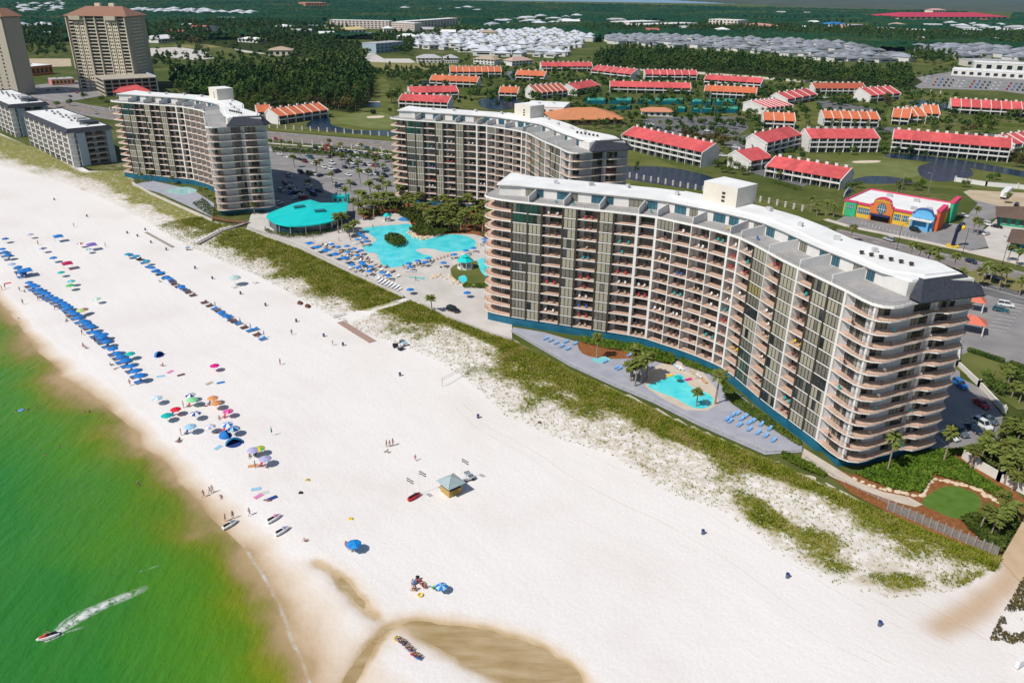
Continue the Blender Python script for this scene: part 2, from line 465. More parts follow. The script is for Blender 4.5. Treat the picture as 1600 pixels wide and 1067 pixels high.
# --- sea
es = np.array([14, 8, 4, 2, 0, -1, -2.5, -4, -6, -8, -11, -14, -18, -23, -29, -36, -45, -60, -80, -110, -160, -260, -500, -1200, -4000, -9000.])
s2 = np.concatenate([[-3000, -1200, -600, -300], np.arange(-200, 420, 3.0), [470, 560, 700, 1000, 1600, 3000, 6000, 10000]])
S2, E2 = np.meshgrid(s2, es, indexing='ij')
D2 = smf(s2, f_shore, 6)[:, None] + E2
V = np.stack([S2 * BU[0] + D2 * BN[0], S2 * BU[1] + D2 * BN[1], np.full(S2.shape, SEA)], -1)
sw = NT('sea_water')
warpn = sw.math('ADD', sw.math('MULTIPLY', sw.math('SUBTRACT', sw.noise(0.05, 5), 0.5), 19.0), sw.math('MULTIPLY', sw.math('SUBTRACT', sw.noise(0.16, 5, rough=0.6), 0.5), 5.0))
dep = sw.math('ADD', sw.math('MULTIPLY', sw.attr('offshore'), -1.0), warpn)
scol = sw.ramp(sw.math('DIVIDE', dep, 90.0), [(0.0, (0.50, 0.37, 0.17)), (0.025, (0.36, 0.31, 0.07)), (0.05, (0.20, 0.225, 0.015)), (0.08, (0.115, 0.205, 0.006)), (0.14, (0.072, 0.215, 0.012)), (0.30, (0.028, 0.18, 0.022)), (1.0, (0.014, 0.145, 0.038))])
patch = sw.mapr(sw.noise(0.02, 4), 0.35, 0.65)
scol = sw.mix(sw.math('MULTIPLY', patch, 0.22), scol, (0.025, 0.11, 0.008))
wl = sw.n('ShaderNodeMapping'); wl.inputs['Rotation'].default_value = (0, 0, R(-48)); wl.inputs['Scale'].default_value = (0.09, 0.012, 1); sw.l(sw.pos, wl.inputs['Vector'])
scol = sw.mix(sw.math('MULTIPLY', sw.mapr(sw.noise(1.0, 5, vec=wl.outputs[0], rough=0.6), 0.45, 0.7), 0.13), scol, (0.10, 0.23, 0.05))
sw.l(scol, sw.b.inputs['Base Color'])
sw.b.inputs['Roughness'].default_value = 0.22; sw.b.inputs['Specular IOR Level'].default_value = 0.22
wv = sw.n('ShaderNodeMapping'); wv.inputs['Rotation'].default_value = (0, 0, R(-48)); wv.inputs['Scale'].default_value = (0.55, 0.16, 1); sw.l(sw.pos, wv.inputs['Vector'])
sw.bump(sw.math('ADD', sw.noise(0.9, 5, vec=wv.outputs[0], rough=0.6), sw.math('ADD', sw.math('MULTIPLY', sw.noise(0.9, 4), 0.4), sw.math('MULTIPLY', sw.noise(0.16, 3, vec=wv.outputs[0]), 1.6))), 0.42)
tr = sw.n('ShaderNodeBsdfTransparent'); mx = sw.n('ShaderNodeMixShader')
sw.l(sw.mapr(dep, -2.0, 6.0), mx.inputs[0]); sw.l(tr.outputs[0], mx.inputs[1]); sw.l(sw.b.outputs[0], mx.inputs[2]); sw.l(mx.outputs[0], sw.o.inputs['Surface'])
me = npmesh('sea', V, gridfaces(len(s2), len(es)), sw.m, dict(offshore=np.minimum(E2, 14)), True)
tag(link('sea', me), kind='structure')
# --- foam: a thin broken line where wavelets run out
def foam_mat(name, s1, lo, hi, op=1.0):
 f = NT(name)
 f.b.inputs['Base Color'].default_value = (0.82, 0.84, 0.82, 1); f.b.inputs['Roughness'].default_value = 0.7
 k = f.math('MULTIPLY', f.mapr(f.noise(s1, 5, rough=0.7), lo, hi), f.attr('dens'), True)
 f.l(f.math('MULTIPLY', k, op), f.b.inputs['Alpha'])
 return f.m
def ribbon(name, pts, w, z, m, kind='stuff', dens=None):
 P = [Vector((*p, z)) for p in pts]; V = []; A = []
 n = len(P)
 for i, p in enumerate(P):
  t = (P[min(i + 1, n - 1)] - P[max(i - 1, 0)]); t.normalize(); nn = Vector((-t.y, t.x, 0))
  ww = w[i] if isinstance(w, list) else w
  for k in (-1, -0.5, 0, 0.5, 1):
   V.append(tuple(p + nn * k * ww / 2)); A.append((1 - abs(k)) ** 0.5 * (dens[i] if dens else 1))
 me = npmesh(name, V, gridfaces(n, 5)[:, ::-1], m, dict(dens=A))
 return tag(link(name, me), kind=kind)
fm = foam_mat('foam', 0.3, 0.36, 0.74, 0.7)
fl = [at(*p, SEA) for p in smooth_poly([(380, 850), (398, 880), (412, 900), (428, 930), (440, 955), (450, 980), (458, 1005), (472, 1030), (482, 1060), (500, 1100)], 8, False)]
ribbon('shore_foam', fl, 0.85, SEA + 0.03, fm)
fl = [at(*p, SEA) for p in smooth_poly([(0, 466), (40, 520), (85, 565), (140, 605), (205, 660), (260, 716), (310, 775), (355, 825)], 8, False)]
ribbon('shore_foam', fl, 0.5, SEA + 0.025, foam_mat('thin_foam', 0.5, 0.45, 0.7, 0.35))
# inland
gm = NT('ground_cover')
g1 = gm.ramp(gm.noise(0.02, 6), [(0.3, (0.045, 0.065, 0.014)), (0.5, (0.085, 0.105, 0.025)), (0.62, (0.15, 0.15, 0.05)), (0.75, (0.26, 0.22, 0.14))])
g1 = gm.mix(gm.mapr(gm.noise(0.25, 5), 0.3, 0.7), g1, (0.07, 0.09, 0.02))
gm.l(g1, gm.b.inputs['Base Color']); gm.b.inputs['Roughness'].default_value = 0.95; gm.b.inputs['Specular IOR Level'].default_value = 0.1
dl = [tuple(s_ * BU + (f_d2(s_) + 0.3) * BN) for s_ in np.concatenate([np.arange(-260, 420, 4.0), [500, 700, 1000, 1500, 2500, 4000]])]
gp = dl + [(-3500, 5300), (5200, 5300), (5200, -250)]
sheet('ground', gp, 0.0, gm.m, px=False)
asphalt = mat('asphalt', (0.21, 0.20, 0.20), 0.9, col2=(0.29, 0.275, 0.27), scale=0.12, bump=0.01, bscale=3)
asphalt_dark = mat('dark_asphalt', (0.115, 0.115, 0.12), 0.9, col2=(0.17, 0.165, 0.165), scale=0.15)
roadm = mat('road_asphalt', (0.19, 0.165, 0.16), 0.9, col2=(0.25, 0.22, 0.21), scale=0.2)
concrete = mat('concrete', (0.50, 0.44, 0.38), 0.85, col2=(0.62, 0.56, 0.50), scale=0.2, bump=0.01)
paleconc = mat('pale_concrete', (0.50, 0.46, 0.42), 0.85, col2=(0.60, 0.56, 0.52), scale=0.15)
greydeck = mat('grey_deck_paving', (0.30, 0.31, 0.36), 0.8, col2=(0.37, 0.375, 0.43), scale=0.3)
tandeck = mat('tan_deck_paving', (0.50, 0.42, 0.34), 0.8, col2=(0.58, 0.50, 0.42), scale=0.4)
lawn = mat('lawn_grass', (0.085, 0.105, 0.022), 0.95, col2=(0.15, 0.155, 0.05), scale=0.05, bump=0.05, bscale=2, spec=0.05)
green = mat('putting_green', (0.13, 0.155, 0.05), 0.95, col2=(0.18, 0.20, 0.075), scale=0.09, spec=0.05)
drygrass = mat('dry_grass', (0.19, 0.175, 0.06), 0.95, col2=(0.25, 0.23, 0.10), scale=0.04, spec=0.05)
turf = mat('garden_turf', (0.075, 0.155, 0.020), 0.95, col2=(0.11, 0.19, 0.04), scale=0.5, spec=0.05)
mulch = mat('bark_mulch', (0.20, 0.075, 0.028), 0.95, col2=(0.28, 0.12, 0.05), scale=1.2, bump=0.05, bscale=5, spec=0.05)
whites = mat('road_paint', (0.72, 0.72, 0.68), 0.7, var=0.12, scale=1.0)
yellows = mat('kerb_paint', (0.62, 0.42, 0.06), 0.7, var=0.15, scale=1.0)
bunker = mat('bunker_sand', (0.62, 0.53, 0.40), 0.95, var=0.08, scale=0.5)
dirt = mat('sandy_dirt', (0.42, 0.33, 0.22), 0.95, col2=(0.52, 0.43, 0.32), scale=0.1, spec=0.05)
def water_mat(name, a, b, rough=0.06, bumpd=0.03, sc=0.6, spec=0.5):
 w = NT(name); w.l(w.ramp(w.noise(sc * 0.3, 4), [(0.35, a), (0.65, b)]), w.b.inputs['Base Color'])
 w.b.inputs['Roughness'].default_value = rough; w.b.inputs['Specular IOR Level'].default_value = spec
 w.bump(w.noise(sc, 4), bumpd); return w.m
pondm = water_mat('pond_water', (0.006, 0.020, 0.045), (0.012, 0.035, 0.065), 0.12, 0.3, 0.8, 0.12)
poolm = water_mat('pool_water', (0.045, 0.58, 0.66), (0.14, 0.71, 0.73), 0.08, 0.05, 0.7, 0.3)
bluepool = water_mat('deep_pool_water', (0.05, 0.26, 0.62), (0.10, 0.36, 0.70), 0.08, 0.05, 0.7, 0.3)
Z1, Z2, Z3, Z4 = 0.02, 0.035, 0.05, 0.065
ROAD_U = [(-60, 128), (60, 150), (150, 166), (300, 190), (405, 204), (500, 212), (610, 221), (760, 246), (960, 288), (1110, 316), (1270, 349), (1330, 362), (1440, 388), (1510, 403), (1600, 425), (1760, 465)]
ROAD_L = [(-60, 140), (60, 164), (150, 184), (300, 206), (405, 218), (500, 226), (610, 236), (760, 262), (960, 310), (1110, 345), (1270, 385), (1330, 398), (1440, 426), (1510, 444), (1600, 468), (1760, 512)]
sheet('main_road', ROAD_U + ROAD_L[::-1], Z2, roadm)
def pxmix(a, b, t): return [(p[0] + (q[0] - p[0]) * t, p[1] + (q[1] - p[1]) * t) for p, q in zip(a, b)]
def dashes(name, line, ln, gap, w, z, m):
 P = ats(line, z); mb = MB(); acc = 0
 for a, b in zip(P, P[1:]):
  a, b = Vector(a), Vector(b); L = (b - a).length; d = (b - a) / L; n = Vector((-d.y, d.x)) * w / 2; t = 0
  while t < L:
   e = min(t + ln, L); p, q = a + d * t, a + d * e
   mb.quad((*(p + n), z), (*(p - n), z), (*(q - n), z), (*(q + n), z)); t = e + gap
 mb.f = [f[::-1] if True else f for f in mb.f]
 o = mb.build(name, m); o['kind'] = 'structure'; return o
for t, ln, gap in ((0.2, 3, 6), (0.8, 3, 6), (0.06, 60, 0.5), (0.94, 60, 0.5)):
 dashes('lane_marking', pxmix(ROAD_U, ROAD_L, t), ln, gap, 0.28, Z3, whites)
for t in (0.46, 0.54):
 dashes('lane_marking', pxmix(ROAD_U, ROAD_L, t), 60, 0.5, 0.25, Z3, yellows)
def strip(name, line, wpx, z0, m, h=0.12):
 """raised pavement or kerb along a line"""
 P = ats(line, 0)
 mb = MB()
 for a, b in zip(P, P[1:]): mb.wall(a, b, z0, z0 + h, wpx, 0)
 o = mb.build(name, m); o['kind'] = 'structure'; return o
strip('pavement', [(1290, 343), (1326, 354), (1440, 377), (1508, 392), (1600, 414), (1700, 440)], 3.2, 0.0, concrete, 0.13)
strip('pavement', [(405, 223), (500, 230), (612, 241)], 2.5, 0.0, paleconc, 0.13)
sheet('hotel_car_park', [(392, 226), (500, 234), (612, 246), (620, 300), (640, 330), (560, 352), (548, 368), (440, 340), (415, 320)], Z1, asphalt)
sheet('car_park', [(1428, 700), (1462, 560), (1496, 500), (1525, 470), (1562, 452), (1640, 470), (1640, 600), (1600, 585), (1545, 560), (1520, 545), (1500, 560), (1500, 590), (1530, 605), (1567, 650), (1560, 690), (1500, 702)], Z1, asphalt)
sheet('side_road', [(1500, 430), (1560, 438), (1640, 462), (1640, 488), (1560, 466), (1510, 452)], Z3, asphalt_dark)
sheet('shop_car_park', [(1300, 348), (1320, 338), (1400, 345), (1500, 350), (1528, 318), (1508, 302), (1560, 320), (1580, 330), (1545, 345), (1535, 360), (1545, 385), (1507, 394), (1440, 378), (1330, 355)], Z1, asphalt)
sheet('concrete_forecourt', [(1545, 388), (1535, 362), (1560, 340), (1605, 335), (1640, 360), (1640, 428), (1600, 412), (1508, 393)], Z2, paleconc)
sheet('dirt_lot', [(1505, 300), (1530, 292), (1640, 288), (1640, 330), (1560, 322), (1520, 312)], Z2, dirt)
sheet('club_car_park', [(990, 200), (1010, 185), (1060, 183), (1160, 183), (1170, 200), (1150, 215), (1080, 212), (1000, 212)], Z1, asphalt_dark)
sheet('estate_lane', [(1130, 225), (1160, 212), (1200, 205), (1240, 200), (1380, 198), (1480, 205), (1600, 212), (1600, 222), (1470, 212), (1370, 206), (1250, 208), (1180, 222), (1150, 240)], Z2, asphalt_dark)
sheet('estate_lane', [(1270, 150), (1300, 160), (1360, 168), (1370, 175), (1300, 172), (1275, 168)], Z2, asphalt_dark)
sheet('car_yard', [(1425, 122), (1490, 112), (1620, 125), (1620, 150), (1560, 142), (1430, 138)], Z1, asphalt)
sheet('car_park', [(1165, 268), (1150, 258), (1160, 250), (1215, 262), (1270, 285), (1255, 292)], Z2, asphalt_dark)
sheet('sandy_lot', [(30, 92), (110, 92), (112, 104), (40, 106)], Z2, dirt)
sheet('car_park', [(40, 135), (130, 125), (160, 150), (100, 160), (50, 152)], Z1, asphalt)
sheet('pale_lot', [(228, 76), (280, 74), (320, 80), (335, 92), (300, 94), (250, 88), (228, 88)], Z2, paleconc)
sheet('pale_lot', [(340, 68), (420, 68), (440, 76), (470, 78), (520, 84), (515, 92), (450, 88), (380, 82)], Z2, paleconc)
sheet('sandy_track', [(270, 108), (330, 112), (370, 116), (400, 110), (440, 106), (500, 103), (505, 106), (440, 110), (400, 115), (370, 121), (300, 116)], Z2, dirt)
sheet('pale_lot', [(540, 82), (585, 84), (600, 92), (640, 92), (650, 98), (590, 102), (575, 96), (540, 90)], Z2, paleconc)
for p in ([(405, 196), (612, 210), (612, 219), (500, 210), (405, 202)],
  [(495, 178), (520, 162), (560, 130), (600, 122), (612, 150), (616, 206), (560, 204), (520, 198)],
  [(940, 235), (1000, 238), (1060, 262), (1120, 276), (1140, 300), (1230, 320), (1300, 330), (1280, 346), (1180, 326), (960, 284)],
  [(1210, 240), (1400, 245), (1590, 262), (1640, 270), (1640, 300), (1500, 296), (1390, 290), (1290, 300), (1320, 275), (1290, 255)],
  [(1170, 160), (1260, 150), (1290, 185), (1260, 200), (1230, 205), (1200, 200)],
  [(1400, 150), (1420, 143), (1500, 148), (1482, 180), (1470, 195), (1480, 200), (1580, 190), (1640, 192), (1640, 205), (1500, 208), (1390, 196)],
  [(700, 150), (780, 150), (830, 155), (820, 165), (760, 172), (720, 165)],
  [(1405, 80), (1500, 95), (1480, 102), (1420, 100)], [(800, 118), (850, 112), (990, 105), (1060, 102), (1280, 128), (1275, 140), (1100, 118), (960, 118)]):
 sheet('lawn', smooth_poly(p, 3), Z2, lawn)
for p in ([(525, 188), (560, 176), (605, 178), (610, 200), (560, 198)], [(1300, 262), (1345, 250), (1420, 255), (1440, 270), (1400, 283), (1330, 280)]):
 sheet('putting_green', smooth_poly(p, 4), Z3, green)
for p in ([(575, 182), (598, 181), (598, 184), (576, 185)], [(1334, 252), (1372, 251), (1372, 254), (1338, 255)], [(565, 160), (590, 158), (592, 161), (570, 163)], [(540, 172), (558, 171), (556, 174)]):
 sheet('bunker', smooth_poly(p, 3), Z4, bunker)
for p in ([(560, 97), (600, 98), (700, 100), (705, 106), (620, 112), (570, 108)], [(440, 95), (540, 92), (560, 100), (500, 108), (430, 104)], [(270, 70), (320, 70), (335, 60), (360, 72), (300, 76)]):
 sheet('dry_meadow', smooth_poly(p, 3), Z2, drygrass)
for p in ([(958, 262), (1010, 260), (1060, 264), (1110, 276), (1122, 288), (1110, 298), (1040, 290), (958, 275)],
  [(1352, 276), (1390, 276), (1424, 283), (1420, 287), (1350, 287), (1330, 283)],
  [(1436, 260), (1470, 254), (1512, 262), (1518, 276), (1470, 284), (1440, 276)],
  [(1400, 240), (1500, 250), (1600, 268), (1640, 278), (1640, 284), (1560, 270), (1440, 252), (1385, 246)],
  [(478, 196), (500, 182), (515, 186), (520, 196), (560, 204), (612, 204), (612, 213), (560, 209), (500, 204)],
  [(572, 161), (592, 160), (594, 167), (574, 168)], [(655, 128), (672, 126), (672, 137), (658, 136)], [(752, 155), (790, 150), (815, 156), (800, 170), (770, 172), (750, 166)],
  [(792, 113), (806, 112), (806, 124), (794, 124)], [(1432, 157), (1462, 158), (1482, 164), (1480, 172), (1450, 170), (1420, 162)], [(825, 66), (842, 64), (845, 76), (828, 76)]):
 sheet('pond', smooth_poly(p, 4), Z3, pondm)
sheet('pool_terrace', [(385, 358), (392, 335), (425, 318), (470, 340), (545, 352), (570, 340), (620, 326), (700, 330), (764, 345), (800, 505), (800, 532), (770, 522), (700, 495), (630, 464), (560, 432), (470, 389), (400, 362)], Z1, paleconc)
POOL = smooth_poly([(566, 358), (584, 354), (610, 352), (636, 350), (644, 353), (638, 362), (652, 370), (672, 373), (688, 368), (710, 366), (732, 370), (744, 379), (738, 388), (720, 392), (696, 394), (676, 389), (660, 388), (650, 391), (660, 397), (674, 400), (672, 405), (652, 406), (634, 414), (612, 418), (598, 414), (592, 404), (588, 396), (574, 394), (568, 386), (580, 380), (588, 375), (578, 366)], 4)
sheet('pool_rim', [(p[0] + (p[0] - 645) * 0.035, p[1] + (p[1] - 385) * 0.05) for p in POOL], Z2, tandeck)
sheet('lagoon_pool_water', POOL, Z3, poolm)
sheet('small_pool_water', smooth_poly([(622, 343), (640, 335), (652, 335), (653, 344), (632, 346)], 4), Z3, bluepool)
sheet('garden_bed', smooth_poly([(560, 330), (600, 322), (660, 312), (740, 318), (768, 330), (768, 372), (740, 366), (690, 366), (650, 368), (640, 345), (610, 332), (575, 342)], 3), Z2, mulch)
sheet('garden_bed', smooth_poly([(704, 420), (722, 410), (752, 408), (766, 420), (764, 446), (736, 448), (712, 438)], 3), Z2, lawn)
sheet('splash_pool_water', smooth_poly([(746, 406), (757, 404), (764, 420), (760, 432), (752, 425), (748, 415)], 3), Z3, poolm)
sheet('splash_pool_water', smooth_poly([(716, 434), (726, 430), (730, 438), (722, 442)], 3), Z3, poolm)
sheet('shallow_pool_water', [(637, 432), (664, 434), (663, 437), (640, 434)], Z3, water_mat('shallow_water', (0.12, 0.5, 0.45), (0.2, 0.55, 0.5)))
sheet('grey_deck', [(798, 518), (802, 511), (850, 519), (905, 535), (960, 545), (1000, 550), (1045, 560), (1110, 580), (1150, 612), (1200, 652), (1252, 692), (1254, 706), (1195, 710), (1090, 664), (1020, 629), (960, 604), (890, 572)], Z1, greydeck)
sheet('tan_pool_surround', [(1012, 580), (1032, 568), (1060, 564), (1100, 583), (1118, 606), (1124, 630), (1104, 642), (1070, 640), (1040, 625), (1008, 604)], Z2, tandeck)
POOL2 = smooth_poly([(1012, 602), (1030, 595), (1053, 586), (1066, 586), (1075, 600), (1088, 608), (1107, 615), (1115, 627), (1103, 637), (1082, 636), (1055, 622), (1026, 611)], 4)
sheet('beach_pool_water', POOL2, Z3, poolm)
sheet('planted_bed', smooth_poly([(905, 534), (950, 540), (1000, 548), (1010, 556), (985, 560), (940, 560), (910, 552)], 3), Z2, mulch)
sheet('planted_bed', smooth_poly([(1008, 549), (1050, 558), (1052, 570), (1030, 566), (1010, 560)], 3), Z2, mulch)
sheet('hot_tub_water', smooth_poly([(926, 560), (945, 557), (954, 562), (944, 567), (930, 566)], 4), Z4, water_mat('spa_water', (0.15, 0.5, 0.55), (0.25, 0.6, 0.62)))
sheet('deck_of_left_tower', [(205, 290), (235, 282), (300, 296), (335, 318), (332, 340), (300, 325), (250, 302)], Z1, greydeck)
sheet('left_pool_water', smooth_poly([(258, 298), (290, 292), (308, 298), (290, 304), (268, 302)], 4), Z3, water_mat('pale_pool_water', (0.3, 0.55, 0.55), (0.4, 0.62, 0.6)))
sheet('garden_mulch', [(1254, 706), (1330, 742), (1370, 730), (1420, 716), (1470, 702), (1500, 702), (1562, 690), (1580, 760), (1600, 780), (1640, 800), (1590, 815), (1560, 872), (1470, 838), (1390, 802), (1330, 770)], Z1, mulch)
sheet('garden_lawn', smooth_poly([(1440, 784), (1469, 762), (1495, 760), (1524, 771), (1533, 784), (1524, 804), (1495, 810), (1462, 798)], 4), Z2, turf)
sheet('garden_path', [(1256, 700), (1300, 727), (1340, 752), (1380, 768), (1420, 776), (1442, 788), (1430, 792), (1400, 784), (1350, 766), (1300, 745), (1252, 715)], Z3, tandeck)
sheet('lawn', [(1492, 575), (1500, 555), (1520, 548), (1600, 578), (1640, 590), (1640, 640), (1590, 640), (1560, 620), (1520, 592)], Z2, lawn)
sheet('verge', [(1495, 430), (1530, 420), (1640, 450), (1640, 470), (1560, 446), (1520, 440)], Z3, drygrass)
# THE THREE CURVED HOTEL TOWERS
wallw = mat('white_render', (0.69, 0.67, 0.645), 0.8, var=0.05, scale=0.6)
fascia = mat('white_slab_edge', (0.78, 0.76, 0.73), 0.7, var=0.04, scale=0.8)
wallg = mat('grey_render', (0.50, 0.495, 0.50), 0.85, var=0.05, scale=0.4)
tile = mat('pink_balcony_tile', (0.56, 0.37, 0.275), 0.7, col2=(0.65, 0.46, 0.355), scale=1.6)
bronze = mat('dark_bronze_metal', (0.060, 0.052, 0.040), 0.4, metal=0.3)
glassd = mat('dark_window_glass', (0.012, 0.018, 0.022), 0.06, spec=0.6, col2=(0.03, 0.04, 0.045), scale=0.4)
glassb = mat('blue_window_glass', (0.03, 0.10, 0.14), 0.06, spec=0.6, col2=(0.05, 0.16, 0.21), scale=0.4)
glassg = mat('green_window_glass', (0.008, 0.05, 0.042), 0.06, spec=0.6, col2=(0.02, 0.085, 0.07), scale=0.4)
blind = [mat('beige_blind', (0.335, 0.31, 0.24), 0.35, var=0.08, scale=2.0), mat('grey_blind', (0.23, 0.215, 0.175), 0.3, var=0.10, scale=2.0),
  mat('ochre_curtain', (0.26, 0.215, 0.09), 0.6, var=0.12, scale=2.0), mat('half_drawn_blind', (0.15, 0.14, 0.115), 0.35, var=0.25, scale=1.5)]
rail_m = mat('grey_railing_metal', (0.20, 0.17, 0.15), 0.5, metal=0.3)
terr = mat('roof_terrace_paving', (0.30, 0.29, 0.285), 0.9, col2=(0.38, 0.365, 0.355), scale=0.5)
roofw = mat('white_roof_membrane', (0.70, 0.695, 0.68), 0.7, col2=(0.83, 0.825, 0.81), scale=0.16, detail=8)
plinth_m = mat('blue_plinth_cladding', (0.012, 0.10, 0.17), 0.35, col2=(0.02, 0.14, 0.22), scale=0.3)
slate = mat('dark_mansard_slate', (0.030, 0.034, 0.046), 0.7, col2=(0.048, 0.052, 0.066), scale=1.5)
elev_m = mat('cream_render', (0.66, 0.615, 0.54), 0.85, var=0.05, scale=0.4)
OX, OY = 30.0, 185.0
FH, PL = 2.867, 2.9
H1 = PL + 12 * FH
BX = [800, 825, 847, 880, 902, 936, 960, 997, 1026, 1053, 1081, 1110, 1139, 1156, 1178, 1199, 1222, 1247, 1272, 1297, 1322]
BK = "GGBGBGBBBBBBBBGBGBGG"
RL = [(762, 308), (800, 315), (847, 320), (902, 326), (960, 332), (997, 336), (1026, 340), (1053, 346), (1081, 352), (1110, 359), (1139, 367), (1156, 372.5), (1178, 383), (1199, 394.5), (1222, 407), (1247, 419.5), (1272, 431), (1297, 443), (1322, 455)]
def rel(p): return (p[0] - OX, p[1] - OY)
FP = [rel(at(x, float(np.interp(x, [q[0] for q in RL], [q[1] for q in RL])), H1)) for x in BX]
def offs(P, d):
 """parallel line, d metres to the left of the walking direction (= inland)"""
 out = []
 for i, p in enumerate(P):
  a, b = Vector(P[max(i - 1, 0)]), Vector(P[min(i + 1, len(P) - 1)])
  t = (b - a).normalized(); out.append((p[0] - t.y * d, p[1] + t.x * d))
 return out
EA = [rel(q) for q in ((67.0, 144.3), (67.7, 141.9), (68.7, 139.6), (70.2, 138.2), (72.2, 137.9), (74.4, 138.7), (76.4, 139.8))]
EB = [rel(q) for q in ((77.2, 140.3), (80.2, 141.5), (82.5, 142.9), (84.2, 143.2), (85.6, 142.7), (88.0, 143.6), (91.0, 145.1), (92.4, 146.2))]
LN = [rel(q) for q in ((-8.2, 222.0), (-8.4, 219.6), (-7.4, 217.6), (-5.6, 216.2), (-3.2, 214.9))]
BKP = offs(FP, 18.0)[1:]
BKR = [rel((93.0, 148.5)), rel((88.5, 156.0))]
en = Vector((-0.35, 0.937))
def offv(P, d0, k=0.2):
 q = [offs(P, d0 + max(0, i - 10) * k)[i] for i in range(len(P))]
 return q
def inw(p, d): return (p[0] + en.x * d, p[1] + en.y * d)
WA = [inw(EA[0], 0.2)] and [FP[-1], (FP[-1][0] + 1.75, FP[-1][1] - 0.4), inw(EA[3], 2.6), inw(EA[6], 1.7)]
WB = [inw(EB[0], 1.7), inw(EB[-1], 1.7)]
NW = [rel(q) for q in ((-5.6, 223.2), (-5.0, 220.6), (-3.4, 218.6), (0.6, 215.9))]
slab_out = LN + FP + EA + EB + BKR + BKP[::-1][3:] + [rel((-1.5, 236.0))]
